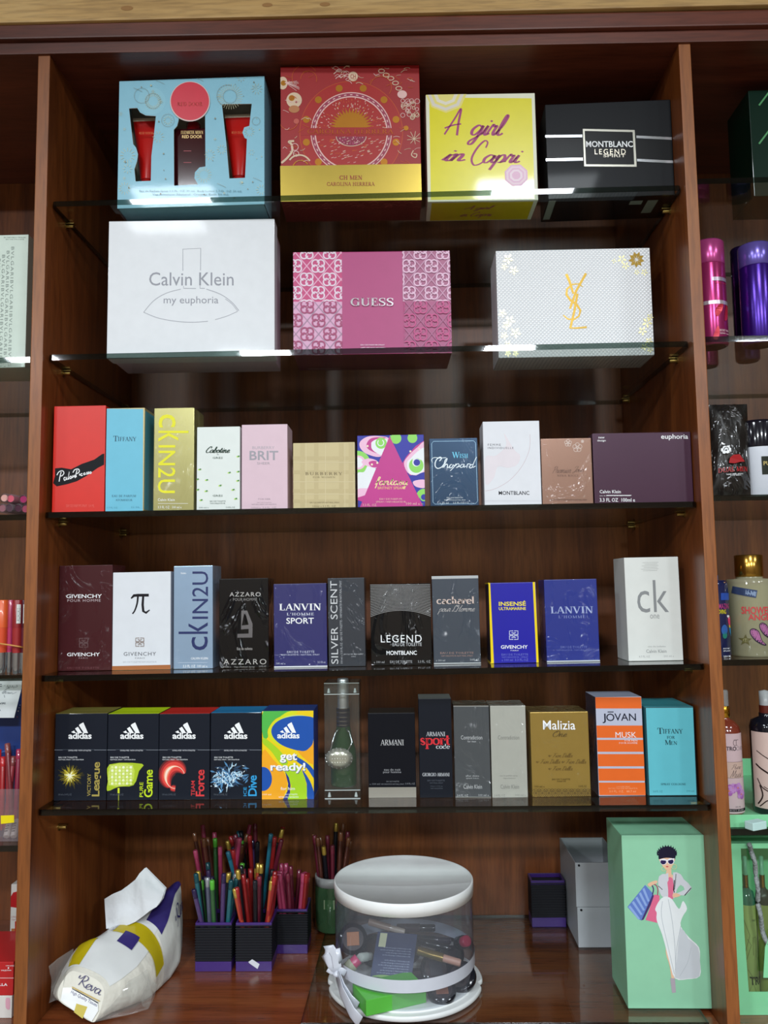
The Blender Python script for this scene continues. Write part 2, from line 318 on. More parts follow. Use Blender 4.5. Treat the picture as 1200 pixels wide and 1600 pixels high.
SCR = {
 'a': (1.0, [[(.75, .8), (.45, 1), (.12, .6), (.15, .12), (.42, .02), (.7, .5), (.8, .95), (.74, .3), (.86, .02), (1.1, .2)]]),
 'b': (.85, [[(0, .1), (.4, 1.2), (.48, 1.9), (.33, 1.9), (.24, 1.2), (.16, .3), (.35, 0), (.62, .25), (.6, .75), (.5, .9), (.9, .75)]]),
 'c': (.8, [[(.72, .8), (.5, 1), (.15, .6), (.2, .1), (.5, 0), (.85, .25)]]),
 'd': (1.05, [[(.75, .8), (.45, 1), (.12, .6), (.15, .12), (.42, .02), (.75, .7), (.98, 1.95), (.8, .5), (.88, .02), (1.12, .2)]]),
 'e': (.78, [[(0, .1), (.4, .4), (.66, .75), (.48, 1), (.2, .7), (.15, .2), (.45, 0), (.85, .25)]]),
 'f': (.7, [[(0, .1), (.5, 1), (.78, 1.8), (.6, 2), (.42, 1.4), (.28, 0), (.1, -.8)], [(.1, .9), (.75, .95)]]),
 'g': (1.0, [[(.75, .8), (.45, 1), (.12, .6), (.15, .15), (.42, .05), (.7, .5), (.82, .95), (.72, 0), (.5, -.8), (.22, -.9), (.2, -.6), (.6, -.2), (1.05, .25)]]),
 'h': (.95, [[(0, .1), (.35, 1), (.55, 1.85), (.42, 2), (.3, 1.3), (.12, 0), (.3, .7), (.55, 1), (.68, .75), (.6, .2), (.75, 0), (1, .2)]]),
 'i': (.5, [[(0, .1), (.28, .95), (.2, .3), (.32, .02), (.6, .2)], [(.36, 1.35), (.42, 1.48)]]),
 'l': (.55, [[(0, .1), (.35, .9), (.5, 1.8), (.38, 2), (.25, 1.3), (.2, .25), (.35, 0), (.6, .2)]]),
 'm': (1.35, [[(0, .8), (.2, .95), (.14, 0), (.3, .8), (.5, 1), (.56, .7), (.5, 0), (.7, .8), (.92, 1), (1, .7), (.96, .15), (1.12, .02), (1.4, .25)]]),
 'n': (.98, [[(0, .8), (.2, .95), (.14, 0), (.32, .8), (.55, 1), (.64, .7), (.6, .15), (.75, .02), (1.0, .2)]]),
 'o': (.85, [[(.5, 1), (.15, .65), (.18, .1), (.45, 0), (.72, .4), (.62, .9), (.45, .95), (.6, .7), (.9, .75)]]),
 'p': (.95, [[(0, .5), (.25, .95), (.15, 0), (.02, -.9)], [(.15, .2), (.35, .85), (.6, 1), (.75, .6), (.6, .1), (.35, .05)], [(.5, .03), (.98, .2)]]),
 'r': (.72, [[(0, .1), (.22, 1.05), (.38, .85), (.55, .92), (.45, .3), (.55, .02), (.78, .2)]]),
 's': (.72, [[(0, .1), (.3, .75), (.42, 1.15), (.4, .8), (.6, .4), (.45, .02), (.12, .08)], [(.5, .04), (.8, .25)]]),
 't': (.62, [[(0, .1), (.4, 1.6), (.25, .4), (.38, .02), (.66, .2)], [(.08, 1.1), (.66, 1.15)]]),
 'u': (1.0, [[(0, .6), (.18, .95), (.12, .2), (.35, .0), (.65, .5), (.75, .95), (.7, .2), (.82, .02), (1.05, .2)]]),
 'v': (.85, [[(0, .7), (.15, .95), (.3, .05), (.62, .5), (.65, .95), (.9, .85)]]),
 'k': (.9, [[(.1, 0), (.35, 1), (.5, 1.9)], [(.7, .9), (.3, .5), (.6, .1), (.95, .15)]]),
 'y': (1.0, [[(0, .6), (.18, .95), (.15, .3), (.35, .1), (.7, .6), (.8, .95), (.65, -.1), (.4, -.85), (.2, -.8), (.3, -.5), (1.0, .2)]]),
 'z': (.8, [[(0, .9), (.6, .95), (.1, .05), (.75, .1)]]),
 'A': (1.25, [[(-.1, -.02), (.5, 1.3), (.85, 2.1), (.9, 1), (1.0, -.1)], [(-.2, .5), (.5, .75), (1.15, .85)]]),
 'C': (1.15, [[(1.05, 1.5), (1.12, 1.95), (.85, 2.1), (.4, 1.5), (.12, .6), (.35, .02), (.75, .05), (1.15, .35)]]),
 'P': (1.05, [[(.2, -.1), (.35, .9), (.5, 1.9)], [(.05, 1.5), (.45, 2.05), (.95, 1.9), (1.0, 1.35), (.6, .95), (.3, 1.05)]]),
 'R': (1.25, [[(.2, 0), (.35, .9), (.5, 1.9)], [(-.2, 1.7), (-.25, 1.2), (.1, 1.3), (.5, 2.05), (1.0, 1.9), (1.0, 1.4), (.6, 1.0), (.4, 1.0), (.75, .5), (1.2, .05)]]),
 'O': (1.4, [[(.9, 2), (.4, 1.7), (.1, .9), (.3, .1), (.8, 0), (1.2, .6), (1.3, 1.4), (.95, 1.95), (.6, 1.7), (.7, 1.4)]]),
 'D': (1.2, [[(.5, 1.9), (.3, .6), (.1, .05), (.5, 0), (1.0, .6), (1.05, 1.6), (.6, 2.05), (.1, 1.7)]]),
 'J': (.9, [[(.2, 1.5), (.4, 2), (1.0, 2.0), (.75, .9), (.5, -.3), (.15, -.5), (.1, -.1), (.8, .3)]]),
 'L': (.95, [[(.9, 1.6), (.8, 2), (.5, 1.7), (.4, .6), (.1, .05), (.5, .15), (1.0, .0)]]),
 'H': (1.4, [[(0, 1.5), (.3, 2), (.4, 1.2), (.2, 0), (-.1, .2)], [(1.3, 2), (1.05, 1), (1.0, .1), (1.3, .1)], [(.25, .95), (.7, 1.1), (1.1, 1.0)]]),
 'M': (1.6, [[(0, 0), (.3, 1.2), (.45, 2), (.55, .8), (.65, .2), (1.0, 1.4), (1.2, 2), (1.2, .8), (1.3, 0), (1.6, .2)]]),
 'F': (1.1, [[(0, 1.7), (.3, 2), (1.1, 1.95)], [(.6, 1.95), (.4, .8), (.1, 0)], [(.3, 1.0), (.8, 1.05)]]),
 'W': (1.5, [[(0, 1.9), (.25, .6), (.35, 0), (.8, 1.6), (.85, 0), (1.3, 1.2), (1.5, 2)]]),
 ' ': (.6, []), "'": (.3, [[(.1, 2), (.15, 1.6)]]), '!': (.4, [[(.2, 2), (.1, .6)], [(.08, .1), (.1, .02)]])}
def script(txt, w=.17, slant=.25, nib=.5, sp=-.08):
    key = ('c', txt, w, slant, nib, sp)
    if key not in _tx:
        x = 0; out = []
        wf = lambda dx, dy: w*(1-nib+nib*abs(dy)*(1 if dy < 0 else .55))
        for ch in txt:
            a, st = SCR[ch]
            for p in st: out += ribbon([(px+x+py*slant, py) for px, py in catmull(p, 7)], wf)
            x += a+sp
        _tx[key] = out
    return _tx[key]
def clip_tri(tri, x0, y0, x1, y1):
    p = list(tri)
    for ax, lim, sg in ((0, x0, 1), (0, x1, -1), (1, y0, 1), (1, y1, -1)):
        q = []
        for i in range(len(p)):
            a, b = p[i-1], p[i]; da, db = sg*(a[ax]-lim), sg*(b[ax]-lim)
            if (da >= 0) != (db >= 0):
                t = da/(da-db); q.append((a[0]+(b[0]-a[0])*t, a[1]+(b[1]-a[1])*t))
            if db >= 0: q.append(b)
        p = q
        if len(p) < 3: return []
    return [(p[0], p[i], p[i+1]) for i in range(1, len(p)-1)]
class Art:
    """flat print on a face. Coordinates come as pixels of a crop of the photograph and are met with that face's own plane."""
    def __init__(s, to_uv, place, crop=(0, 0, 1), z0=.00008, sub=0):
        s.to = to_uv; s.place = place; s.c = crop; s.mb = MB(); s.z = z0; s.clip = None; s.calls = []; s.sub = sub; s.n = 0; s.base = 0
    def cycle(s, go):
        """scattered marks share a few print layers instead of piling up"""
        if go: s.base = s.z+.000006
        else: s.z = s.base+.00006; s.base = 0
    def uv(s, x, y): return s.to(s.c[0]+x/s.c[2], s.c[1]+y/s.c[2])
    def tris(s, tr, mat):
        s.n += 1; s.z = s.base+s.n % 9*.000006 if s.base else s.z+.000006
        if s.sub:                                          # on a curved face: cut into narrow strips
            todo, tr = list(tr), []
            while todo:
                t = todo.pop(); e = max(range(3), key=lambda i: abs(t[i][0]-t[(i+1) % 3][0])); a, b = t[e], t[(e+1) % 3]
                if abs(a[0]-b[0]) < s.sub: tr.append(t)
                else: m = ((a[0]+b[0])/2, (a[1]+b[1])/2); c = t[(e+2) % 3]; todo += [(a, m, c), (m, b, c)]
        vs = []; fs = []
        for t in tr:
            for q in (clip_tri(t, *s.clip) if s.clip else [t]):
                b = len(vs); vs += [s.place(p[0], p[1], s.z) for p in q]; 
                ar = (q[1][0]-q[0][0])*(q[2][1]-q[0][1])-(q[2][0]-q[0][0])*(q[1][1]-q[0][1])
                fs.append([b, b+1, b+2] if ar > 0 else [b, b+2, b+1])
        if fs: s.calls.append((len(s.mb.f), len(s.mb.f)+len(fs), [min(v[i] for v in vs) for i in (0, 1, 2)], [max(v[i] for v in vs) for i in (0, 1, 2)])); s.mb.add(vs, fs, mat)
    def poly(s, pts, mat, smooth=0):
        if smooth: pts = catmull(pts, smooth, True)
        p = [s.uv(*q) for q in pts]
        tr = tessellate_polygon([[Vector((a, b, 0)) for a, b in p]])
        s.tris([tuple(p[i] for i in t) for t in tr], mat)
    def rect(s, x0, y0, x1, y1, mat): s.poly([(x0, y0), (x1, y0), (x1, y1), (x0, y1)], mat)
    def disc(s, x, y, r, mat, ry=None, n=28): s.poly([(x+r*math.cos(2*math.pi*i/n), y+(ry or r)*math.sin(2*math.pi*i/n)) for i in range(n)], mat)
    def stroke(s, pts, w, mat, smooth=0, closed=False):
        if smooth: pts = catmull(pts, smooth, closed)
        x_ = sum(p[0] for p in pts)/len(pts); k = abs(s.uv(x_+6, 0)[0]-s.uv(x_-6, 0)[0])/12
        ww = [x*k for x in w] if isinstance(w, list) else w*k
        if isinstance(ww, list) and len(ww) != len(pts): n = len(pts); ww = [ww[0]+(ww[-1]-ww[0])*i/(n-1) for i in range(n)]
        s.tris(ribbon([s.uv(*p) for p in pts], ww, closed), mat)
    def ring(s, x, y, r, w, mat, ry=None, a0=0, a1=360, n=40):
        p = [(x+r*math.cos(math.radians(a0+(a1-a0)*i/n)), y+(ry or r)*math.sin(math.radians(a0+(a1-a0)*i/n))) for i in range(n if a1-a0 == 360 else n+1)]
        s.stroke(p, w, mat, closed=(a1-a0 == 360))
    def fit(s, tr, x0, y0, x1, y1, mat, rot=0):
        """lettering stretched into a pixel rectangle; rot 90: reads upward, -90: downward"""
        if not tr: return
        if rot == 90: tr = [tuple((-p[1], p[0]) for p in t) for t in tr]
        elif rot == -90: tr = [tuple((p[1], -p[0]) for p in t) for t in tr]
        xs = [p[0] for t in tr for p in t]; ys = [p[1] for t in tr for p in t]
        a, b, c, d = min(xs), max(xs), min(ys), max(ys)
        ym = (y0+y1)/2; xm = (x0+x1)/2
        u0, u1 = s.uv(x0, ym)[0], s.uv(x1, ym)[0]; v1, v0 = s.uv(xm, y0)[1], s.uv(xm, y1)[1]
        e0, e1 = s.uv(x0, ym)[1]-s.uv(xm, ym)[1], s.uv(x1, ym)[1]-s.uv(xm, ym)[1]
        k = (b-a) or 1; h = (d-c) or 1
        s.tris([tuple((u0+(p[0]-a)/k*(u1-u0), v0+(p[1]-c)/h*(v1-v0)+(e0+(e1-e0)*(p[0]-a)/k)) for p in t) for t in tr], mat)
    def t(s, txt, x0, y0, x1, y1, mat, bold=0, space=1, rot=0, shear=0, res=3): s.fit(sans(txt, bold*.5, space, shear, res), x0, y0, x1, y1, mat, rot)
    def se(s, txt, x0, y0, x1, y1, mat, T=.17, th=.06, sp=.06, rot=0): s.fit(serif(txt, T, th, sp), x0, y0, x1, y1, mat, rot)
    def sc(s, txt, x0, y0, x1, y1, mat, w=.17, slant=.25, nib=.5, sp=-.08, rot=0): s.fit(script(txt, w, slant, nib, sp), x0, y0, x1, y1, mat, rot)
    def build(s, name, parent, label=None):
        if not s.mb.f: return
        c = s.calls; root = list(range(len(c)))            # prints far apart become parts of their own
        def find(i):
            while root[i] != i: i = root[i]
            return i
        for i in range(len(c)):
            for j in range(i):
                g = math.sqrt(sum(max(0, c[i][2][k]-c[j][3][k], c[j][2][k]-c[i][3][k])**2 for k in (0, 1, 2)))
                if g < .0195: root[find(i)] = find(j)
        for k in sorted(set(find(i) for i in range(len(c)))):
            m = MB(); m.mats = list(s.mb.mats); used = {}
            for i in range(len(c)):
                if find(i) == k:
                    for f in range(c[i][0], c[i][1]):
                        m.f.append([used.setdefault(v, len(used)) for v in s.mb.f[f]]); m.m.append(s.mb.m[f]); m.sm.append(False)
            m.v = [s.mb.v[v] for v in used]; keep = sorted(set(m.m)); m.mats = [m.mats[q] for q in keep]; m.m = [keep.index(q) for q in m.m]
            ob = m.build(name, parent, label)
        return ob
# ------------------------------------------------------------------ heights (metres above the floor)
W_IN, D_IN, REC, TL, TR = 0.90, 0.3589, 0.0129, 0.0174, 0.0167
G = .004
ZS = [EYE+.5542, EYE+.329, EYE+.1058, EYE-.1139, EYE-.295]      # middle of each glass shelf
TOP = [z+G for z in ZS]
ZB = EYE-.567                                                     # top of the glass sheet on the bottom board
ZW = ZB-.005
GLASS_BACK = clear('shelf_glass_rear_edge', (.5, .58, .54), .06, .03)                                                      # bottom board
ZR = EYE+.766                                                    # underside of the top rail
# ------------------------------------------------------------------ room
WALLM = M('#6a5c4e', .8); CEILM = M('#9a9a94', .8); FLOORM = M('#857b6e', .45)
def slab(name, x0, x1, y0, y1, z0, z1, mat, kind=True, parent=None, bev=0):
    b = MB(); b.box(x0, x1, y0, y1, z0, z1, mat, bev); o = b.build(name, parent)
    if kind: struct(o)
    return o
RX0, RX1, RY0, RY1 = -2.4, 3.4, -4.6, D_IN+.03
slab('floor', RX0-.1, RX1+.1, RY0-.1, RY1+.1, -.1, 0, FLOORM)
slab('ceiling', RX0-.1, RX1+.1, RY0-.1, RY1+.1, EYE+CEIL, EYE+CEIL+.1, CEILM)
slab('wall_back', RX0-.1, RX1+.1, RY1, RY1+.1, 0, EYE+CEIL, WALLM)
slab('wall_front', RX0-.1, RX1+.1, RY0-.1, RY0, 0, EYE+CEIL, WALLM)
slab('wall_left', RX0-.1, RX0, RY0, RY1, 0, EYE+CEIL, WALLM)
slab('wall_right', RX1, RX1+.1, RY0, RY1, 0, EYE+CEIL, WALLM)
# pale pine soffit over the cabinet
PINE = wood('pale_pine', '#a5814a', '#c09a5e', '#cbaa72', 'x', .5, .05, 2.4, .6)
sof = MB(); zs0 = at(600, 21, -.03).z
sof.box(-1.9, 2.9, -.03, RY1-.001, zs0, zs0+.22, PINE, .002)
for kx, ky, kr in ((.117, -.055, .006), (.318, -.052, .005), (.40, -.04, .005), (.70, -.05, .004), (.93, -.05, .005)):
    pts = [(kx+kr*math.cos(i*.4)*1.5, -.0304, zs0+.012-ky*.1+kr*.6*math.sin(i*.4)) for i in range(16)]
    sof.add(pts, [list(range(16))], M('#9a6f3a', .6))
sof.v = [(x, y, z-.0075*(x-.45)) for x, y, z in sof.v]
struct(sof.build('trim_1'))
# ------------------------------------------------------------------ the cabinet
MAHOG = wood('cherry_veneer_panel', '#52260f', '#7f431d', '#9b5928', 'z', .36, .15)
MAHOGB = wood('cherry_veneer_back', '#522916', '#78421f', '#8e5429', 'z', .38, .15, .4, .8)
MAHOGF = wood('cherry_veneer_edge', '#774217', '#8e5224', '#9e6430', 'z', .42, .1)
MAHOGX = wood('cherry_veneer_rail', '#4a2014', '#643020', '#763a26', 'x', .4, .15)
MAHOGY = wood('cherry_veneer_board', '#5c2b15', '#7c3f20', '#8e5029', 'x', .24, .4)
BRASS = M('#9c8148', .35, 1)
cab = thing('display_cabinet', 'tall dark cherry wood shop cabinet with upright panels between three bays', 'cabinet', (0, 0, 0))
def panel(x0, x1):
    b = MB(); b.box(x0, x1, -REC, D_IN, 0, ZR+.012, MAHOG, .0012, mats={'f': MAHOGF}); return b.build('side_panel', cab)
panel(-TL, 0); panel(W_IN, W_IN+TR); panel(-.94, -.92); panel(W_IN+.92, W_IN+.94)
b = MB(); b.box(-.94, W_IN+.94, D_IN, D_IN+.018, 0, ZR+.02, MAHOGB); b.build('back_panel', cab)
b = MB(); b.box(-.94, W_IN+.94, -REC-.004, D_IN, ZR, ZR+.018, MAHOGX, .001); b.box(-.94, W_IN+.94, -REC-.012, D_IN, ZR+.018, zs0-.0005, MAHOGX, .002); b.v = [(x, y, z-.0125*(x-.45)) for x, y, z in b.v]; b.build('top_rail', cab)
for x0, x1 in ((-.92, -TL), (0, W_IN), (W_IN+TR, W_IN+.92)):
    b = MB(); b.box(x0+.0002, x1-.0002, -.011, D_IN-.0002, ZW-.02, ZW, MAHOGY, .001); b.build('bottom_board', cab)
    b = MB(); b.box(x0+.0002, x1-.0002, -.006, .012, .08, ZW-.0205, MAHOG, .001); b.build('cupboard_door', cab)
def pin(x, y, z, sgn):
    b = MB(); b.lathe([(.0028, 0), (.0028, .010), (.0022, .011)], BRASS, 10, T3(x, y, z, 0, 90*sgn, 0)); b.lathe([(.005, 0), (.005, .0015)], BRASS, 12, T3(x, y, z, 0, 90*sgn, 0))
    b.box(min(x, x+sgn*.013), max(x, x+sgn*.013), y-.004, y+.004, z+.0028, z+.004, BRASS); b.build('shelf_pin', cab)
for i, z in enumerate(ZS):
    for y in (.055, .31):
        pin(0, y, z-.0084-(.0039 if i == 3 else 0), 1); pin(W_IN, y, z-.0084+(.0016 if i == 3 else 0), -1)
pin(0, .075, EYE-.335, 1)
def shelf(x0, x1, y0, y1, z0, z1, label, tilt=None):
    b = MB(); o = []
    bm = bmesh.new(); bmesh.ops.create_cube(bm, size=1)
    for v in bm.verts: v.co = Vector(((x0+x1)/2+v.co.x*(x1-x0), (y0+y1)/2+v.co.y*(y1-y0), (z0+z1)/2+v.co.z*(z1-z0)))
    vert = [e for e in bm.edges if abs(e.verts[0].co.z-e.verts[1].co.z) > 1e-4]
    bmesh.ops.bevel(bm, geom=[e for e in vert], offset=.006, segments=3, affect='EDGES', profile=.5)
    bm.normal_update(); bm.verts.index_update()
    vs = [v.co.copy() for v in bm.verts]
    if tilt:
        for v in vs: v.z += tilt[0]+tilt[1]*v.x
    b.add(vs, [[v.index for v in f.verts] for f in bm.faces if abs(f.normal.z) > .9], GLASS)
    b.add(vs, [[v.index for v in f.verts] for f in bm.faces if abs(f.normal.z) <= .9 and f.normal.y < .9], GLASS_EDGE); b.add(vs, [[v.index for v in f.verts] for f in bm.faces if f.normal.y >= .9], GLASS_BACK)
    bm.free(); ob = b.build('glass_shelf'); tag(ob, label, 'glass shelf', 'glass shelves of the cabinet'); return ob
WHAT = ['topmost glass shelf, carrying four big gift boxes', 'second glass shelf from the top, carrying white, pink and silver white gift boxes',
        'middle glass shelf, carrying the row from the red carton to the plum carton', 'fourth glass shelf from the top, from the maroon carton to the tall white one',
        'lowest glass shelf, carrying four navy cartons and the blue, yellow and green one']
TILT4 = (-.0039, .0061)         # the fourth shelf hangs a little lower at its left end
for i, (z, wl) in enumerate(zip(ZS, WHAT)): shelf(.0016, W_IN-.0012, 0, D_IN-.0015, z-G, z+G, wl, TILT4 if i == 3 else None)
lz = [on(20, 551, EYE+.329).z, EYE+.103, EYE-.1135, EYE-.344]
for z, wl in zip([EYE+.327, EYE+.1035, EYE-.1165, EYE-.342], ['glass shelf of the left bay under the pale printed box', 'glass shelf of the left bay under the stacked gloss tubes', 'glass shelf of the left bay under the red lip crayons', 'glass shelf of the left bay under the clear tray of red pencils']):
    shelf(-.918, -TL-.0015, .002, D_IN-.0015, z-G, z+G, wl)
for z, wl in zip([EYE+.3355, EYE+.114, EYE-.1075, EYE-.327], ['glass shelf of the right bay under the pink and purple spray cans', 'glass shelf of the right bay under the black sachet', 'glass shelf of the right bay under the gold-capped mist bottles', 'glass shelf of the right bay under the mint tray']):
    shelf(W_IN+TR+.0015, W_IN+.918, .002, D_IN-.0015, z-G, z+G, wl)
LZ = [EYE+.327+G, EYE+.1035+G, EYE-.1165+G, EYE-.342+G]; RZ = [EYE+.3355+G, EYE+.114+G, EYE-.1075+G, EYE-.327+G]
# loose glass sheet lying on the bottom board
b = MB(); gp = [(.354, .008), (.884, .008), (.884, D_IN-.002), (.360, D_IN-.002)]
b.add([(x, y, ZW+.0002) for x, y in gp]+[(x, y, ZB) for x, y in gp], [[3, 2, 1, 0], [4, 5, 6, 7]], GLASS)
b.add([(x, y, ZW+.0002) for x, y in gp]+[(x, y, ZB) for x, y in gp], [[0, 1, 5, 4], [1, 2, 6, 5], [2, 3, 7, 6], [3, 0, 4, 7]], GLASS_EDGE)
tag(b.build('glass_sheet'), 'flat glass sheet lying on the bottom board under the round clear box', 'glass sheet')

# ------------------------------------------------------------------ printed cartons
class Carton:
    def __init__(s, name, label, crop, c8, z, sl, sr, depth, mat, cat='box', mats=None, bev=.0009, group=None, mesh=True):
        s.crop = crop; P = lambda i: (crop[0]+c8[i]/crop[2], crop[1]+c8[i+1]/crop[2])
        (tlx, tly), (trx, try_), (brx, bry), (blx, bly) = P(0), P(2), P(4), P(6)
        a = at(blx, bly, sl); b_ = at(brx, bry, sr); tl = 0
        if isinstance(z, tuple): tl = z[2]; z = z[0]+z[1]+z[2]*(a.x+b_.x)/2
        a.z = b_.z = z
        X = (b_-a); s.w = X.length; X.normalize(); s.X = X; s.n = Vector((X.y, -X.x, 0)); s.P = a; s.z = z+.0002; s.d = depth
        s.h = (s.hit(tlx, tly).z+s.hit(trx, try_).z)/2-s.z
        c = (a+b_)/2-s.n*depth/2
        s.root = thing(name, label, cat, (c.x, c.y, s.z), math.atan2(X.y, X.x), group)
        if tl: s.root.rotation_euler.y = -math.atan(tl)
        s.mb = MB(); w2, d2 = s.w/2, depth/2
        if mesh: s.mb.box(-w2, w2, -d2, d2, 0, s.h, mat, bev, mats=mats)
        s.arts = []; s.pa = None
    def hit(s, px, py): d = ray(px, py); return CAMP+d*((s.P-CAMP).dot(s.n)/d.dot(s.n))
    def to(s, px, py): p = s.hit(px, py); return ((p-s.P).dot(s.X)-s.w/2, p.z-s.z)
    def _pl(s, u, v, off): return (u, -s.d/2-off, v)
    def print(s):
        """print that belongs to the card itself"""
        a = Art(s.to, s._pl, s.crop); s.pa = a; a.mb = s.mb; a.clip = (-s.w/2, 0, s.w/2, s.h); s._z(a); return a
    def art(s, name='lettering', label=None):
        a = Art(s.to, s._pl, s.crop, max(.0002, s.pa.z+.00008 if s.pa else 0)); s._z(a); s.arts.append((a, name, label)); return a
    def _z(s, a): a.z += .0004*0
    def under(s, name=None):
        """underside; metres from the front left bottom corner: x right, y back"""
        return lambda u, v, off: (u-s.w/2, -s.d/2+v, -off)
    def done(s, name='carton'):
        s.mb.build(name, s.root)
        for a, n, l in s.arts: a.build(n, s.root, l)
        return s
WHT = M('#ffffff', .5); 
INK = M('#15151a', .5); WHI = M('#f2f4f6', .45); SILV = M('#c9ccd2', .28, 1); GOLD = M('#c9a24a', .3, 1); GREY = M('#8c8f94', .5)
# ================================================================== top shelf
# --- light blue gift set with windows
cr = (160, 80, 4.2857); BLUE = M('#86c1d6', .42, 0, .3); 
C = Carton('gift_set_box', 'light blue gift set box with three cut-out windows and a red disc', cr, (105, 205, 1078, 165, 1085, 1018, 100, 1050), TOP[0], .027, .025, .062, BLUE, mesh=False)
w2, d2, h = C.w/2, C.d/2, C.h
TH = .0012
# windowed front as one sheet with holes
win = [ [(178, 383), (233, 380), (252, 410), (290, 430), (358, 434), (345, 560), (328, 700), (324, 868), (222, 872), (214, 790), (232, 735), (238, 690), (225, 645), (206, 622), (196, 540)],
        [(512, 448), (545, 462), (590, 466), (640, 455), (688, 430), (690, 772), (650, 778), (620, 810), (616, 850), (640, 892), (480, 900), (478, 525), (500, 500), (508, 470)],
        [(800, 355), (1000, 352), (984, 500), (950, 510), (938, 545), (952, 580), (968, 588), (955, 848), (850, 852), (830, 620)] ]
A0 = Art(C.to, C._pl, cr)
holes = [[A0.uv(*p) for p in w_] for w_ in win]
outer = [(-w2, 0), (w2, 0), (w2, h), (-w2, h)]
tri = tessellate_polygon([[Vector((x, y, 0)) for x, y in outer]]+[[Vector((x, y, 0)) for x, y in hh] for hh in holes])
allp = outer+[p for hh in holes for p in hh]
fs = []
for t in tri:
    q = [allp[i] for i in t]; ar = (q[1][0]-q[0][0])*(q[2][1]-q[0][1])-(q[2][0]-q[0][0])*(q[1][1]-q[0][1])
    fs.append(list(t) if ar > 0 else [t[0], t[2], t[1]])
C.mb.add([(x, -d2, y) for x, y in allp], fs, BLUE); C.mb.add([(x, -d2+TH, y) for x, y in allp], [f[::-1] for f in fs], BLUE)
CREAM = M('#d9d3c0', .6)
for hh in holes:
    n = len(hh); C.mb.add([(x, -d2, y) for x, y in hh]+[(x, -d2+TH, y) for x, y in hh], [[i, (i+1) % n, n+(i+1) % n, n+i] for i in range(n)], CREAM)
for bx in ((-w2, -w2+TH, -d2+TH, d2, 0, h), (w2-TH, w2, -d2+TH, d2, 0, h), (-w2, w2, -d2+TH, d2, 0, TH), (-w2, w2, -d2+TH, d2, h-TH, h), (-w2, w2, d2-TH, d2, 0, h)):
    C.mb.box(*bx, BLUE)
b = MB(); b.box(-w2+TH, w2-TH, d2-.012, d2-TH, TH, h-TH, M('#b8ad97', .6)); b.build('backing_card', C.root)
pr = C.print(); FOIL = M('#b3b08c', .4, .3); FOILD = M('#7d7c6a', .4, .3); random.seed(4)
def star(a, x, y, r, n, mat, w=1.5, r0=.3):
    for k in range(n):
        q = 2*math.pi*k/n; a.stroke([(x+r*r0*math.cos(q), y+r*r0*math.sin(q)), (x+r*math.cos(q), y+r*math.sin(q))], w, mat)
pr.disc(330, 335, 92, M('#8bc5d8', .4), n=40)
for x, y, r, n in ((855, 305, 85, 30), (340, 335, 58, 24), (680, 830, 52, 16), (375, 575, 40, 10), (170, 700, 52, 12), (150, 920, 42, 12), (720, 695, 36, 10), (985, 540, 34, 12), (440, 465, 32, 12), (1065, 930, 36, 10), (1035, 255, 38, 10), (930, 180, 28, 8), (800, 660, 32, 10), (1000, 680, 20, 6), (170, 790, 32, 8)): star(pr, x, y, r, n, FOIL, 2.2, .55)
for x, y, r in ((855, 305, 45), (340, 335, 50), (440, 465, 42), (265, 300, 50), (1030, 470, 26)): pr.ring(x, y, r, 1.6, FOILD)
pr.ring(840, 300, 72, 2, FOILD, a0=100, a1=290)
pr.cycle(True)
for k in range(70):
    x, y = random.uniform(115, 1070), random.uniform(190, 985)
    if any(a < x < b_ and c < y < d for a, b_, c, d in ((165, 370, 370, 885), (450, 730, 200, 910), (790, 1010, 340, 865))): continue
    (pr.disc(x, y, random.uniform(2.5, 6), random.choice((FOIL, FOILD)), n=8) if k % 3 else star(pr, x, y, random.uniform(8, 20), 6, FOIL, 1.6, .2))
for x, y in ((390, 210), (650, 190), (240, 260), (1040, 860), (800, 900)): pr.stroke([(x-30, y-12), (x, y), (x+28, y+14)], 1.6, FOILD, 4)
pr.cycle(False); C.disc_art = C.art('round_seal', 'red disc with a cream rim')
C.disc_art.disc(588, 340, 134, M('#d9c3c0', .4), n=48); C.disc_art.disc(588, 338, 128, M('#d5203a', .35, 0, .5), n=48)
le = C.art(); DKT = M('#3f7d92', .5); DGD = M('#a5552e', .4, .3)
le.se('ELIZABETH ARDEN', 480, 297, 690, 318, M('#b8283a', .4)); le.se('RED DOOR', 505, 345, 672, 372, M('#b5452e', .35, .4))
le.t('Eau de Parfum Spray 1.0 FL. OZ. 30 mL  Body Lotion 1.7 FL. OZ. 50 mL', 250, 932, 935, 950, M('#5f8e9d', .5), res=1); le.t('Vaporisateur Naturel  Creamy Bath 50 mL', 335, 955, 850, 972, M('#5f8e9d', .5), res=1)
C.done('windowed_carton')
GB = C
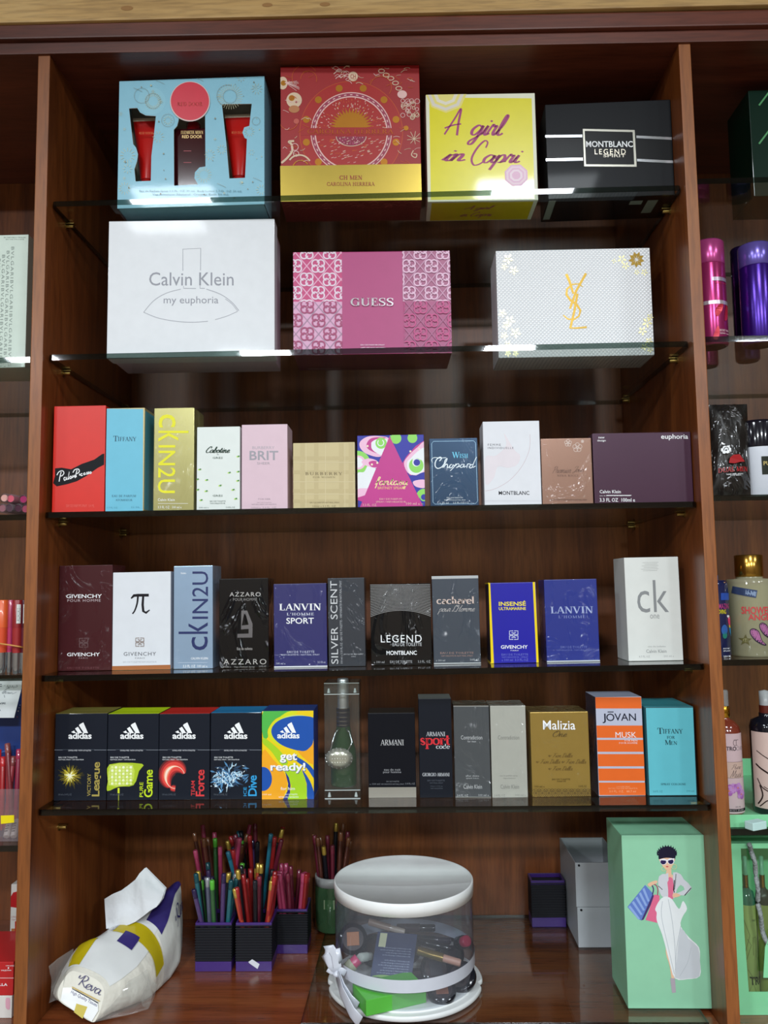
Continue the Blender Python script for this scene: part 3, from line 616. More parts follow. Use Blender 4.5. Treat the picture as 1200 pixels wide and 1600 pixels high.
# tubes and bottle packed inside
def local(C, u, v, depth): return C.P+C.X*(C.w/2+u)-C.n*depth+Vector((0, 0, v))
def tube_in(C, xc, yt, yb, wt, wb, label, cr):
    a = Art(C.to, C._pl, cr); u, vt = a.uv(xc, yt); _, vb = a.uv(xc, yb); k = abs(a.uv(100, 0)[0]-a.uv(0, 0)[0])/100
    p = local(C, u, 0, .026); z0 = C.z+max(vb, .0016)
    t = thing('cosmetic_tube', label, 'tube', (p.x, p.y, z0), C.root.rotation_euler.z, 'red tubes in the blue gift set')
    RED = M('#c3140f', .28, 0, .5); H = vt-vb; b = MB(); rows = []
    for i in range(11):
        q = i/10; hw = (wb+(wt-wb)*q)*k/2; hd = max(.0012, wb*k/2*(1-q**1.6)); rows.append([(hw*math.cos(j*math.pi/10), hd*math.sin(j*math.pi/10), .012+(H-.017)*q) for j in range(20)])
    b.grid(rows, RED, True, True); b.build('tube_body', t)
    b = MB(); b.box(-wt*k/2, wt*k/2, -.0012, .0012, H-.005, H, M('#c9bba6', .4)); b.build('crimp', t)
    b = MB(); b.lathe([(wb*k/2*.94, 0), (wb*k/2, .001), (wb*k/2, .011), (wb*k/2*.95, .0118)], M('#a01313', .25, 0, .6), 28); b.build('screw_cap', t)
    b = Art(lambda x, y: C.to(x, y), lambda x, y, o: (x-u, -wb*k/2-.0006-o, y-vb), cr); b.se('RED DOOR', xc-50, 505, xc+45, 522, M('#b0541f', .4, .3)); b.build('tube_lettering', t)
tube_in(GB, 275, 383, 868, 215, 100, 'red cosmetic tube in the left window of the blue gift set', cr)
tube_in(GB, 902, 358, 850, 215, 112, 'red cosmetic tube in the right window of the blue gift set', cr)
a = Art(GB.to, GB._pl, cr); u, vt = a.uv(584, 330); _, vb = a.uv(584, 900); p = local(GB, u, 0, .024); hw = .0262
t = thing('perfume_bottle', 'dark red glass bottle in the middle window of the blue gift set', 'bottle', (p.x, p.y, GB.z+.0016), GB.root.rotation_euler.z)
b = MB(); b.box(-hw, hw, -.013, .013, 0, .125, M('#3a0a10', .12, 0, 1), .003); b.build('bottle_body', t)
b = MB(); b.lathe([(.011, .1252), (.011, .137), (.010, .138)], M('#8f1018', .2, 0, .6), 24); b.build('bottle_cap', t)
b = Art(lambda x, y: GB.to(x, y), lambda x, y, o: (x-u, -.0132-o, y-.0016), cr); GLD = M('#d9b778', .35, .3)
b.se('Elizabeth Arden'.upper(), 512, 505, 662, 528, GLD); b.t('RED DOOR', 520, 535, 655, 556, GLD, .03)
for y in (640, 718): b.rect(530, y, 582, y+4, M('#a3404a', .4))
b.build('bottle_lettering', t)

# --- red gift box with gold band
cr = (420, 80, 4.8); REDB = M('#9e191b', .42, 0, .08); GLB = M('#c3a94e', .3, .85)
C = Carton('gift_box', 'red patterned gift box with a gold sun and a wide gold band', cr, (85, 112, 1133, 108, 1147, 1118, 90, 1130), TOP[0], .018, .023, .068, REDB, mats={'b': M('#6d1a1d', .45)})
p = C.print(); SAND = M('#d8bda0', .45); PINKW = M('#e3b9b4', .45); AMB = M('#b5761f', .35, .5); OCH = M('#c25a24', .4, .3)
random.seed(9)
p.disc(618, 612, 386, M('#a9201d', .38), n=64); p.ring(618, 612, 386, 3, OCH, n=64); p.ring(618, 612, 300, 9, PINKW, n=64); p.ring(618, 612, 285, 26, M('#9c3850', .4), n=64); p.ring(618, 612, 270, 9, PINKW, n=64)
p.cycle(True)
for k in range(40):
    q = 2*math.pi*k/40; x, y = 618+285*math.cos(q), 612+285*math.sin(q); p.stroke([(x-9*math.sin(q), y+9*math.cos(q)), (x+9*math.sin(q), y-9*math.cos(q))], 7, PINKW)
for k in range(120):
    q = random.uniform(math.pi, 2*math.pi); r = random.uniform(150, 255); x, y = 618+r*math.cos(q), 575+r*.85*math.sin(q)
    p.stroke([(x, y), (x+random.uniform(7, 16)*math.cos(q), y+random.uniform(7, 16)*math.sin(q))], 4, random.choice((SAND, PINKW, OCH)))
p.cycle(False); pts = []
for k in range(37):
    q = math.pi+math.pi*k/36; r = 165 if k % 2 else 118; pts.append((618+r*math.cos(q), 572+r*.9*math.sin(q)))
p.poly(pts, AMB)
p.poly([(505, 640)]+[(618+118*math.cos(math.pi*k/16), 640+75*math.sin(math.pi*k/16)) for k in range(16, -1, -1)], M('#8d2240', .4)); p.ring(618, 640, 112, 5, SAND, 72, 0, 180)
p.cycle(True)
for k in range(60):
    x = random.uniform(525, 715); y = random.uniform(642, 700); p.disc(x, y, random.uniform(2, 5), random.choice((SAND, PINKW, M('#c04a7c', .4))), n=6)
for k in range(70):
    q = random.uniform(.1, 3.04); r = random.uniform(130, 250); x, y = 618+r*math.cos(q), 640+r*.8*math.sin(q); p.stroke([(x-9, y+3), (x+9, y-3)], random.uniform(2, 5), random.choice((SAND, OCH, PINKW)))
for q in range(12):
    a_ = math.radians(15+30*q); p.disc(618+348*math.cos(a_), 598+330*math.sin(a_), 26, AMB, n=20)
p.cycle(False); p.rect(240, 577, 1000, 632, M('#a5201d', .38))
# doodles round the edge
p.disc(632, 190, 36, SAND); p.t('CH', 612, 174, 652, 206, REDB, .02); p.disc(190, 368, 58, SAND); p.disc(172, 352, 22, AMB); p.disc(206, 382, 8, REDB); p.disc(190, 435, 40, M('#b87848', .45), 28); p.disc(105, 240, 36, SAND, 48); p.disc(110, 240, 20, AMB)
for k in range(9): p.stroke([(120, 235), (215+random.uniform(-10, 20), 225+k*9)], 3, PINKW)
for k in range(16):
    x, y = random.uniform(460, 600), random.uniform(120, 215); p.stroke([(x-20, y+8), (x, y-8), (x+24, y+random.uniform(-10, 10))], random.uniform(3, 6), random.choice((SAND, PINKW)), 4)
chain = [(845, 150), (880, 180), (915, 205), (950, 240), (975, 280), (990, 320)]
for x, y in chain: p.ring(x, y, 22, 6, SAND, 14)
p.disc(1000, 325, 36, PINKW, 30)
p.cycle(True)
for k in range(26):
    x, y = random.uniform(1000, 1125), random.uniform(370, 500); p.ring(x, y, random.uniform(10, 20), 4, random.choice((PINKW, SAND)), n=10)
p.stroke([(95, 840), (140, 800), (175, 750), (170, 700), (150, 680), (190, 675)], 16, SAND, 6); p.ring(195, 720, 26, 5, PINKW); p.ring(205, 770, 20, 5, PINKW); p.ring(230, 870, 90, 12, SAND, a0=215, a1=330); p.ring(240, 880, 60, 8, AMB, a0=200, a1=330)
for k in range(9): p.stroke([(1090, 660), (1090+55*math.cos(k*.7), 650+50*math.sin(k*.7))], 4, SAND)
p.stroke([(1085, 745), (1070, 780), (1100, 800), (1110, 775), (1085, 770)], 7, SAND, 5)
for k in range(60):
    x, y = random.choice(((random.uniform(95, 330), random.uniform(120, 560)), (random.uniform(880, 1125), random.uniform(115, 300)), (random.uniform(95, 300), random.uniform(560, 850)), (random.uniform(940, 1130), random.uniform(560, 845)), (random.uniform(330, 900), random.uniform(118, 240))))
    p.stroke([(x-random.uniform(8, 30), y+random.uniform(-18, 18)), (x, y), (x+random.uniform(8, 30), y+random.uniform(-18, 18))], random.uniform(2, 4), random.choice((OCH, OCH, PINKW, SAND)), 4)
p.ring(270, 200, 95, 4, OCH, a0=150, a1=330); p.ring(300, 210, 60, 4, OCH, a0=180, a1=380); p.ring(840, 270, 80, 4, OCH, a0=190, a1=400); p.ring(150, 520, 70, 4, OCH, a0=20, a1=200); p.disc(1030, 578, 18, AMB); p.disc(207, 527, 20, M('#c0584a', .4))
p.cycle(False); le = C.art(); le.se('CAROLINA HERRERA', 290, 586, 935, 622, M('#c0602c', .3, .4), .16)
band = C.art('gold_band', 'plain gold band')
band.poly([(86, 862), (1141, 846), (1147, 1118), (90, 1130)], GLB); 
le2 = C.art(); le2.z += .0006; le2.se('CH MEN', 530, 934, 700, 966, M('#a3352a', .4)); le2.se('CAROLINA HERRERA', 436, 984, 794, 1012, M('#a3352a', .4), .14)
un = Art(lambda x, y: (x, y), C.under()); un.mb = C.mb
for k in range(60):
    x, y = random.uniform(.005, C.w-.005), random.uniform(.004, .024); un.stroke([(x-.005, y+.002), (x, y-.002), (x+.006, y+.001)], .0008, M('#a5554c', .5), 3)
C.done()

# --- yellow box
cr = (650, 120, 5.714); YEL = M('#e6dc00', .3, 0, .6); EDG = M('#e6e6cf', .4)
C = Carton('gift_box', 'bright yellow square gift box with pale edges and pink handwriting', cr, (90, 140, 1058, 165, 1092, 1100, 105, 1115), TOP[0], .031, .034, .064, EDG)
p = C.print(); p.poly([(118, 185), (1032, 192), (1060, 1090), (132, 1100)], YEL)
oc = lambda cx, cy, r, a0=0: [(cx+r*math.cos(math.radians(a0+45*k)), cy+r*.93*math.sin(math.radians(a0+45*k))) for k in range(8)]
PY = M('#e9dc7c', .4)
p.poly(oc(268, 150, 185, 0), PY); p.poly(oc(265, 150, 165, 0), M('#dfd8cc', .4)); p.poly(oc(265, 150, 135), PY); p.poly(oc(265, 150, 110), M('#e8e2d0', .4)); p.poly(oc(265, 150, 80), PY)
for r, m in ((110, M('#e8bcd6', .4)), (95, M('#f0d4e2', .4)), (75, M('#e8bcd6', .4)), (60, M('#f3dde8', .4)), (40, M('#e8bcd6', .4))): p.poly(oc(895, 880, r, 20), m)
le = C.art(); MG = M('#a32a70', .4)
le.sc('A', 245, 280, 415, 525, MG, .2); le.sc('girl', 450, 335, 840, 610, MG, .24, .35); le.sc('in', 222, 655, 445, 755, MG, .26, .35); le.sc('C', 485, 565, 650, 795, MG, .17, .2); le.sc('apri', 590, 660, 965, 835, MG, .25, .35)
un = Art(lambda x, y: (x, y), C.under()); un.mb = C.mb
un.poly([(.006, .004), (C.w-.006, .004), (C.w-.006, .062), (.006, .062)][::-1], M('#d8c000', .4))
def under_script(un, txt, x0, x1, y0, y1, mat, w):
    tr = script(txt, w, .35); xs = [q[0] for t in tr for q in t]; ys = [q[1] for t in tr for q in t]; a, b_, c, d = min(xs), max(xs), min(ys), max(ys)
    un.tris([tuple((x0+(q[0]-a)/(b_-a)*(x1-x0), y1-(q[1]-c)/(d-c)*(y1-y0)) for q in t)[::-1] for t in tr], mat)
under_script(un, 'A girl', .055, .10, .014, .032, MG, .2); under_script(un, 'in Capri', .05, .102, .034, .056, MG, .2)
C.done()

# --- black box with silver frame
cr = (830, 120, 4.444); BLK = M('#0a0c11', .42, 0, .06)
C = Carton('gift_box', 'black gift box with silver stripes and a silver framed nameplate', cr, (88, 165, 960, 185, 1000, 830, 118, 855), TOP[0], .033, .029, .075, BLK)
p = C.print(); p.poly([(105, 425), (970, 440), (985, 580), (110, 570)], M('#0b0b0d', .3))
CH = M('#d9dce0', .16, 1)
for a_, b_, c, d in ((97, 405, 355, 402), (102, 568, 358, 563), (730, 408, 976, 420), (735, 570, 985, 582)): C.art('silver_stripe').poly([(a_, b_), (c, d), (c, d+18), (a_, b_+18)], CH)
fr = C.art('nameplate', 'black nameplate in a silver frame'); fr.poly([(358, 362), (718, 370), (732, 625), (368, 622)], M('#8d8a80', .3, 1)); fr.poly([(371, 376), (704, 384), (716, 610), (380, 608)], M('#09090b', .3))
le = C.art(); le.z += .0005; le.t('MONTBLANC', 380, 448, 705, 490, WHI, .03); le.t('LEGEND', 440, 503, 655, 540, M('#b9b0a0', .3, .8), 0, 1.3); le.t('SPIRIT', 500, 540, 655, 560, M('#9a9488', .3, .8), .02)
un = Art(lambda x, y: (x, y), C.under()); un.mb = C.mb; LG = M('#8c9288', .5)
un.poly([(.002, .004), (.012, .004), (.012, .066), (.002, .066)][::-1], LG); un.poly([(C.w-.035, .014), (C.w-.02, .014), (C.w-.02, .055), (C.w-.035, .055)][::-1], LG); un.poly([(C.w-.06, .014), (C.w-.042, .014), (C.w-.042, .026), (C.w-.06, .026)][::-1], LG)
C.done()

# ================================================================== second shelf
cr = (150, 330, 4); WBX = M('#dfe2e6', .42, 0, .15)
C = Carton('gift_box', 'large plain white gift box with thin silver bottle outline', cr, (82, 65, 1112, 45, 1117, 902, 66, 918), TOP[1], .024, .029, .030, WBX)
le = C.art(); SG = M('#8f919b', .45); SG2 = M('#a3a5ae', .45)
le.t('Calvin Klein', 333, 382, 860, 465, SG); le.t('my euphoria', 423, 532, 765, 590, SG)
em = C.art('cap_outline', 'thin silver outline of the bottle cap')
em.stroke([(543, 372), (543, 237), (655, 232), (653, 370)], 4, SG2); em = C.art('body_outline', 'thin silver outline of the bottle body')
em.stroke([(547, 468), (547, 482), (625, 483)], 4, SG2); em.stroke([(650, 468), (650, 482), (680, 482)], 4, SG2)
em.stroke([(530, 487), (440, 512), (360, 560), (298, 632)], 3.4, SG2, 6); em.stroke([(298, 632), (390, 668), (500, 688), (600, 694), (700, 688)], 3.6, SG2, 6); em.stroke([(745, 678), (820, 655), (885, 626)], 3, SG2, 4); em.stroke([(690, 487), (780, 520), (850, 570), (893, 622)], 4, SG2, 6); em.stroke([(808, 548), (850, 580), (885, 625)], 3, SG2, 4)
un = Art(lambda x, y: (x, y), C.under()); un.mb = C.mb; tr = sans('my euphoria'); xs = [q[0] for t in tr for q in t]; mx = max(xs)
un.tris([tuple((.10+q[0]/mx*.06, .014-q[1]*.012) for q in t)[::-1] for t in tr], M('#b9bbc0', .5))
b = MB(); b.box(-C.w/2+.003, C.w/2-.003, C.d/2, C.d/2+.058, .0004, C.h-.003, M('#cdbcc8', .5), .001); b.build('box_base', C.root, 'pale mauve lower half of the box')
C.done('lid')

cr = (440, 370, 4.2857); PK = M('#b03a77', .4, 0, .2)
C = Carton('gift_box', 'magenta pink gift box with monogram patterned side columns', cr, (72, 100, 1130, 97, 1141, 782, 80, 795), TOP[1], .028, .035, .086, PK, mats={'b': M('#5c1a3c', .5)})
p = C.print()
p.rect(72, 95, 404, 436, M('#c43a76', .4)); p.rect(72, 435, 405, 800, M('#d9a3c4', .4)); p.rect(810, 95, 1145, 434, M('#a8587f', .4)); p.rect(820, 434, 1145, 800, M('#ab4b7c', .4))
def quattro(a, x, y, r, m, w):
    for k in range(4):
        q = math.radians(45+90*k); cx, cy = x+r*.52*math.cos(q), y+r*.52*math.sin(q); s = []
        for i in range(11):
            b_ = q+math.radians(-125+25*i); s.append((cx+r*.5*math.cos(b_), cy+r*.5*math.sin(b_)))
        s.append((x+r*.1*math.cos(q+.6), y+r*.1*math.sin(q+.6))); a.stroke(s, w, m)
def lattice(x0, y0, x1, y1, ox, oy, dx, dy, lc, gc, lw, w=10):
    a0 = p.uv(x0, (y0+y1)/2)[0]; a1 = p.uv(x1, (y0+y1)/2)[0]; b1 = p.uv((x0+x1)/2, y0)[1]; b0 = p.uv((x0+x1)/2, y1)[1]; old = p.clip; p.clip = (max(a0, -C.w/2), max(0, b0), min(a1, C.w/2), min(C.h, b1))
    for k in range(-14, 16):
        X0 = ox+(k+.5)*dx; p.stroke([(X0, oy-8*dy), (X0+8*dx, oy+8*dy)], lw*1.8, lc); p.stroke([(X0, oy-8*dy), (X0-8*dx, oy+8*dy)], lw*1.8, lc)
    p.cycle(True)
    for i in range(-5, 6):
        for j in range(-8, 9):
            x = ox+dx*(i+(.5 if j % 2 else 0)); y = oy+dy*j
            if x0-50 < x < x1+50 and y0-50 < y < y1+50: quattro(p, x, y, 48, gc, w)
    p.cycle(False); p.clip = old
PW = M('#e6cfe0', .4)
lattice(72, 97, 404, 435, 245, 196, 153, 90, M('#e6a8c6', .4), PW, 4); lattice(72, 436, 405, 800, 248, 560, 153, 91, M('#a8859f', .4), M('#a33468', .4), 3)
lattice(810, 97, 1145, 433, 1003, 198, 150, 90, M('#c98fb0', .4), M('#e3b7d2', .4), 4); lattice(822, 434, 1145, 800, 1005, 562, 150, 91, M('#b0608c', .4), M('#c03e7f', .4), 3)
le = C.art(); le.se('GUESS', 462, 412, 748, 466, M('#d3ccd0', .2, 1), .2); le.t('EAU DE PARFUM SPRAY', 530, 722, 690, 732, PW, .02, res=1); le.t('GIFT SET FOR WOMEN', 530, 741, 692, 751, PW, .02, res=1)
un = Art(lambda x, y: (x, y), C.under()); un.mb = C.mb
un.poly([(.014, .072), (.064, .072), (.064, .079), (.014, .079)][::-1], M('#7d6470', .5)); un.poly([(C.w-.05, .06), (C.w-.01, .06), (C.w-.01, .078), (C.w-.05, .078)][::-1], M('#6d3a55', .5))
C.done()

# silver white embossed box
cr = (750, 370, 3.4286)
mt = bpy.data.materials.new('embossed_pearl_card'); mt.use_nodes = True; N = mt.node_tree.nodes; L = mt.node_tree.links; pp = N['Principled BSDF']
tc = N.new('ShaderNodeTexCoord'); mp = N.new('ShaderNodeMapping'); mp.inputs['Scale'].default_value = (1, 0, 1); mp.inputs['Rotation'].default_value = (0, math.radians(45), 0)
mp.inputs['Scale'].default_value = (250, 250, 250); L.new(tc.outputs['Object'], mp.inputs[0]); sp = N.new('ShaderNodeSeparateXYZ'); L.new(mp.outputs[0], sp.inputs[0])
def sn(o):
    m_ = N.new('ShaderNodeMath'); m_.operation = 'MULTIPLY'; m_.inputs[1].default_value = math.pi; L.new(o, m_.inputs[0]); q = N.new('ShaderNodeMath'); q.operation = 'SINE'; L.new(m_.outputs[0], q.inputs[0]); q2 = N.new('ShaderNodeMath'); q2.operation = 'ABSOLUTE'; L.new(q.outputs[0], q2.inputs[0]); return q2.outputs[0]
ml = N.new('ShaderNodeMath'); ml.operation = 'MULTIPLY'; L.new(sn(sp.outputs['X']), ml.inputs[0]); L.new(sn(sp.outputs['Z']), ml.inputs[1])
bp = N.new('ShaderNodeBump'); bp.inputs['Strength'].default_value = .4; bp.inputs['Distance'].default_value = .0012; L.new(ml.outputs[0], bp.inputs['Height']); L.new(bp.outputs[0], pp.inputs['Normal'])
rp = N.new('ShaderNodeValToRGB'); rp.color_ramp.elements[0].color = lin('#d3d7dc'); rp.color_ramp.elements[0].position = .05; rp.color_ramp.elements[1].color = lin('#f4f5f6'); rp.color_ramp.elements[1].position = .5; L.new(ml.outputs[0], rp.inputs[0]); L.new(rp.outputs[0], pp.inputs['Base Color'])
pp.inputs['Roughness'].default_value = .35; pp.inputs['Metallic'].default_value = .08
C = Carton('gift_box', 'pearly white embossed gift box with a tall gold monogram', cr, (88, 72, 915, 62, 935, 635, 100, 652), TOP[1], .065, .067, .07, mt)
em = C.art('monogram', 'gold foil monogram'); GF = M('#a1823c', .25, 1); PG = M('#d8cf9a', .3, .8)
# Y, S and L interlaced
em.stroke([(462, 200), (480, 240), (500, 305)], [15, 11], GF); em.stroke([(568, 196), (515, 290), (482, 385)], [13, 11], GF)
em.stroke([(550, 268), (530, 252), (495, 255), (466, 280), (463, 310), (485, 340), (520, 365), (538, 395), (530, 425), (500, 445), (470, 440), (446, 420)], [5, 6, 8, 10, 12, 12, 12, 11, 9, 8, 7, 6], GF)
em.stroke([(522, 305), (505, 400), (484, 488)], [12, 12], GF); em.stroke([(480, 489), (520, 489), (572, 484)], [6, 11], GF)
fl = C.art('flower_motif', 'pale gold foil flowers in the corners'); random.seed(3)
def flower(a, x, y, r, n, m):
    for k in range(n):
        q = 2*math.pi*k/n+.2; d = (math.cos(q), math.sin(q)); e = (-d[1]*r*.22, d[0]*r*.22)
        a.poly([(x+d[0]*r*.12, y+d[1]*r*.12), (x+d[0]*r*.6+e[0], y+d[1]*r*.6+e[1]), (x+d[0]*r, y+d[1]*r), (x+d[0]*r*.6-e[0], y+d[1]*r*.6-e[1])], m)
flower(fl, 838, 122, 44, 9, GF); flower(fl, 760, 120, 26, 5, PG); flower(fl, 780, 155, 22, 5, PG); flower(fl, 840, 190, 16, 5, PG); flower(fl, 880, 190, 20, 5, PG); flower(fl, 718, 130, 14, 4, PG)
for x, y, r in ((120, 410, 24), (160, 450, 30), (140, 475, 24), (190, 515, 30), (130, 530, 22), (150, 575, 20), (150, 625, 18), (190, 625, 18), (895, 460, 30), (870, 505, 26), (910, 430, 20), (905, 560, 22), (880, 590, 20), (910, 605, 18), (150, 120, 30), (180, 180, 26), (130, 160, 20)): flower(fl, x, y, r, 5, PG)
C.done()
# ================================================================== third shelf
S3 = .012; z3 = TOP[2]
def fine(a, rows, mat, res=1, bold=0):
    for txt, x0, y0, x1, y1 in rows: a.t(txt, x0, y0, x1, y1, mat, bold, res=res)
A_ = (60, 580, 4)
C = Carton('perfume_carton', 'tall red carton with a torn black stripe and white signature', A_, (88, 218, 412, 215, 410, 882, 83, 882), z3, S3, S3, .06, M('#d7200f', .38, 0, .35))
p = C.print(); p.poly([(104, 607), (145, 603), (205, 613), (270, 580), (350, 552), (398, 518), (412, 515), (411, 584), (370, 605), (300, 655), (240, 688), (185, 705), (115, 720), (92, 700), (104, 655)], M('#17191d', .5))
le = C.art(); le.t('EAU DE PARFUM SPRAY  100 ML', 175, 832, 350, 850, M('#e0645a', .5), res=1)
S = M('#eceef0', .45)
for st in ([(130, 690), (136, 655), (143, 630)], [(116, 650), (128, 630), (150, 622), (160, 636), (150, 652), (138, 656)], [(168, 662), (160, 668), (163, 682), (172, 676), (174, 662), (178, 680)], [(184, 678), (190, 650), (194, 628), (188, 662), (192, 676)], [(202, 655), (196, 664), (202, 672), (208, 664), (202, 655)], [(213, 668), (215, 652), (220, 662), (226, 650), (229, 662), (234, 650), (238, 662)], [(230, 668), (236, 640), (242, 618)], [(216, 634), (228, 616), (250, 612), (256, 628), (240, 642)], [(258, 640), (258, 652)], [(275, 638), (265, 645), (268, 653), (278, 650)], [(292, 634), (284, 640), (287, 648), (295, 642), (297, 646)], [(306, 630), (302, 636), (308, 640), (302, 646)], [(316, 628), (311, 634), (317, 638), (311, 643)], [(326, 628), (321, 634), (326, 640), (331, 634), (326, 628)]): le.stroke(st, 5.5, S, 5)
C.done()
C = Carton('perfume_carton', 'tall sky blue carton with pale gold edges beside the red one', A_, (422, 228, 660, 232, 657, 880, 417, 882), z3, S3, S3, .055, M('#b9a978', .4, .3))
p = C.print(); p.poly([(424, 234), (655, 236), (652, 878), (419, 880)], M('#69bcd6', .4, 0, .2))
C.mb.box(C.w/2-.0003, C.w/2+.0003, -C.d/2+.003, C.d/2-.003, .003, C.h-.004, M('#4e9cb2', .4, 0, .2)); C.mb.box(-C.w/2+.002, C.w/2-.002, -C.d/2+.003, C.d/2-.003, C.h-.0002, C.h+.0003, M('#4e9cb2', .4))
le = C.art(); TI = M('#24546b', .5); le.se('T', 468, 404, 498, 438, TI); le.se('IFFANY', 497, 410, 612, 438, TI); le.se('EAU DE PARFUM', 460, 773, 610, 787, TI, .16); le.se('ATOMISEUR', 482, 799, 588, 812, TI, .16); fine(le, [('1.7 FL OZ', 430, 848, 494, 858), ('50 ML', 580, 846, 636, 856)], M('#3f8ba6', .5)); C.done()
GH = M('#b3ad72', .26, .55, 0, .6)
C = Carton('perfume_carton', 'slim metallic gold carton with big yellow letters running down it', A_, (725, 228, 970, 231, 970, 878, 716, 878), z3, S3, S3, .055, GH)
le = C.art(); YL = M('#e8e410', .5); le.t('c', 752, 270, 858, 352, YL, .01, rot=-90); le.t('k', 750, 372, 938, 440, YL, .01, rot=-90); le.t('IN2U', 748, 462, 856, 762, YL, .012, rot=-90); le.t('Calvin Klein', 747, 795, 852, 812, WHI); le.rect(748, 826, 935, 828, WHI); fine(le, [('3.3 FL OZ   100 ml e', 747, 842, 895, 858)], WHI)
C.done()
B_ = (300, 620, 4.615)
C = Carton('perfume_carton', 'white carton sprinkled with small green buds', B_, (35, 217, 345, 215, 345, 820, 32, 820), z3, S3, S3, .05, M('#dfe6e2', .42, 0, .2))
p = C.print(); GR = M('#5da84c', .45); DG = M('#1f5a35', .45); YG = M('#cfe27a', .45); random.seed(5)
for x, y in ((55, 524), (268, 547), (332, 430), (332, 540), (105, 600), (330, 605), (202, 640), (102, 680), (296, 670), (65, 745), (315, 735), (40, 670), (38, 595)):
    p.disc(x-4, y+2, 9, YG, 6, 8); p.disc(x+3, y, 9, GR, 6, 8); p.disc(x+7, y-2, 5, DG, 5, 7); p.stroke([(x+8, y), (x+18, y+random.uniform(-6, 8))], 2, YG)
le = C.art(); le.sc('Cabotine', 100, 357, 275, 405, M('#1c3a2c', .5), .26, .3); TK = M('#596b62', .5)
fine(le, [('de', 180, 410, 194, 420), ('GRES', 148, 433, 222, 447), ('GRES', 148, 706, 222, 720), ('EAU DE TOILETTE', 130, 748, 242, 758), ('VAPORISATEUR', 130, 764, 240, 773), ('100 ml e', 52, 794, 120, 804), ('3.4 FL.OZ', 245, 792, 310, 802)], TK); C.done()
PKB = M('#d9bcc8', .4, 0, .2)
C = Carton('perfume_carton', 'tall pale pink carton with grey capital lettering', B_, (353, 201, 683, 197, 690, 818, 357, 820), z3, S3, S3, .05, PKB)
le = C.art(); GD = M('#8e8b92', .4, .3); le.t('BURBERRY', 435, 357, 595, 377, M('#a79da5', .4, .3)); le.t('BRIT', 415, 390, 622, 456, GD, .03); le.t('SHEER', 470, 471, 562, 488, M('#a0959c', .4, .2)); fine(le, [('FOR HER', 478, 732, 566, 743), ('EAU DE TOILETTE', 470, 760, 572, 766), ('NATURAL SPRAY VAPORISATEUR', 430, 772, 610, 780), ('100ml e  3.3 FL. OZ.', 428, 793, 610, 805)], M('#a3939d', .4)); C.done()
TAN = M('#c9b98a', .45)
C = Carton('perfume_carton', 'low square beige carton with faint tartan lines', B_, (728, 332, 1178, 327, 1179, 808, 730, 812), z3, S3, S3, .05, TAN)
p = C.print(); T1 = M('#c1b081', .45); T2 = M('#d0c196', .45)
for x in (780, 880, 1060, 1130): p.rect(x, 335, x+32, 810, T1)
for y in (430, 530, 665, 740): p.rect(729, y, 1179, y+26, T1)
for x in (820, 960, 1100): p.rect(x, 335, x+5, 810, T2)
for y in (470, 610, 700): p.rect(729, y, 1179, y+5, T2)
le = C.art(); BR = M('#7a6a46', .5); le.se('BURBERRY', 818, 543, 1085, 565, BR, .15, .06, .22); le.se('FOR WOMEN', 872, 574, 1032, 586, M('#94845c', .5), .15, .06, .12); fine(le, [('EAU DE PARFUM NATURAL SPRAY', 850, 757, 1065, 768), ('100ml e 3.3 FL. OZ.', 870, 782, 1040, 796)], BR); C.done()
F_ = (545, 620, 5.4545); BL2 = M('#1a23a0', .38, 0, .3)
C = Carton('perfume_carton', 'square carton with a magenta triangle on blue, green and pink swirls', F_, (68, 330, 642, 322, 650, 943, 78, 953), z3, S3, S3, .05, BL2)
p = C.print(); LGR = M('#8cd65c', .4); LPK = M('#eebcd8', .4); WHI2 = M('#e8ecf0', .4); MAG = M('#c22c8a', .38, 0, .3)
p.poly([(345, 365), (260, 335), (160, 340), (95, 385), (100, 440), (160, 490), (280, 505)], LPK, 5); p.poly([(320, 350), (240, 345), (180, 360), (150, 410), (170, 450), (240, 480), (200, 430), (200, 380)], MAG, 5); p.poly([(330, 370), (250, 360), (200, 385), (195, 440), (240, 480), (290, 490)], WHI2, 5); p.disc(275, 395, 48, LGR); p.ring(272, 392, 26, 8, WHI2, a0=-60, a1=230)
p.disc(402, 355, 46, LGR); p.poly([(350, 330), (390, 330), (380, 390)], LGR); p.disc(542, 352, 42, LGR); p.poly([(505, 322), (580, 322), (570, 350), (512, 350)], LGR)
p.disc(75, 565, 108, LGR, 105); p.disc(80, 560, 62, LPK, 60); p.disc(78, 560, 45, WHI2); p.poly([(70, 660), (130, 640), (170, 580), (235, 620), (205, 680), (150, 830), (72, 850)], WHI2, 4); p.poly([(110, 550), (170, 525), (245, 550), (240, 605), (180, 598), (125, 575)], LPK, 5); p.poly([(170, 560), (210, 545), (250, 560), (235, 600), (190, 595)], MAG, 5); p.poly([(72, 790), (140, 780), (190, 790), (140, 840), (72, 860)], LPK, 4); p.poly([(72, 860), (150, 835), (130, 900), (75, 880)], MAG)
p.poly([(648, 370), (570, 420), (490, 510), (455, 570), (520, 670), (650, 650)], MAG); p.poly([(648, 395), (585, 430), (510, 500), (470, 570), (520, 660), (648, 640)], LPK, 4); p.poly([(648, 445), (600, 455), (530, 520), (495, 570), (530, 665), (648, 620)], WHI2, 4); p.disc(575, 585, 62, LGR, 64); p.disc(575, 560, 34, WHI2); p.disc(580, 560, 28, BL2); p.ring(580, 555, 36, 10, WHI2, a0=200, a1=330)
p.poly([(530, 700), (648, 640), (650, 720), (560, 740)], BL2, 3); p.poly([(550, 720), (650, 708), (650, 775), (570, 765)], LPK, 4); p.disc(640, 850, 66, LGR); p.disc(648, 870, 46, BL2); p.ring(640, 855, 30, 10, LGR)
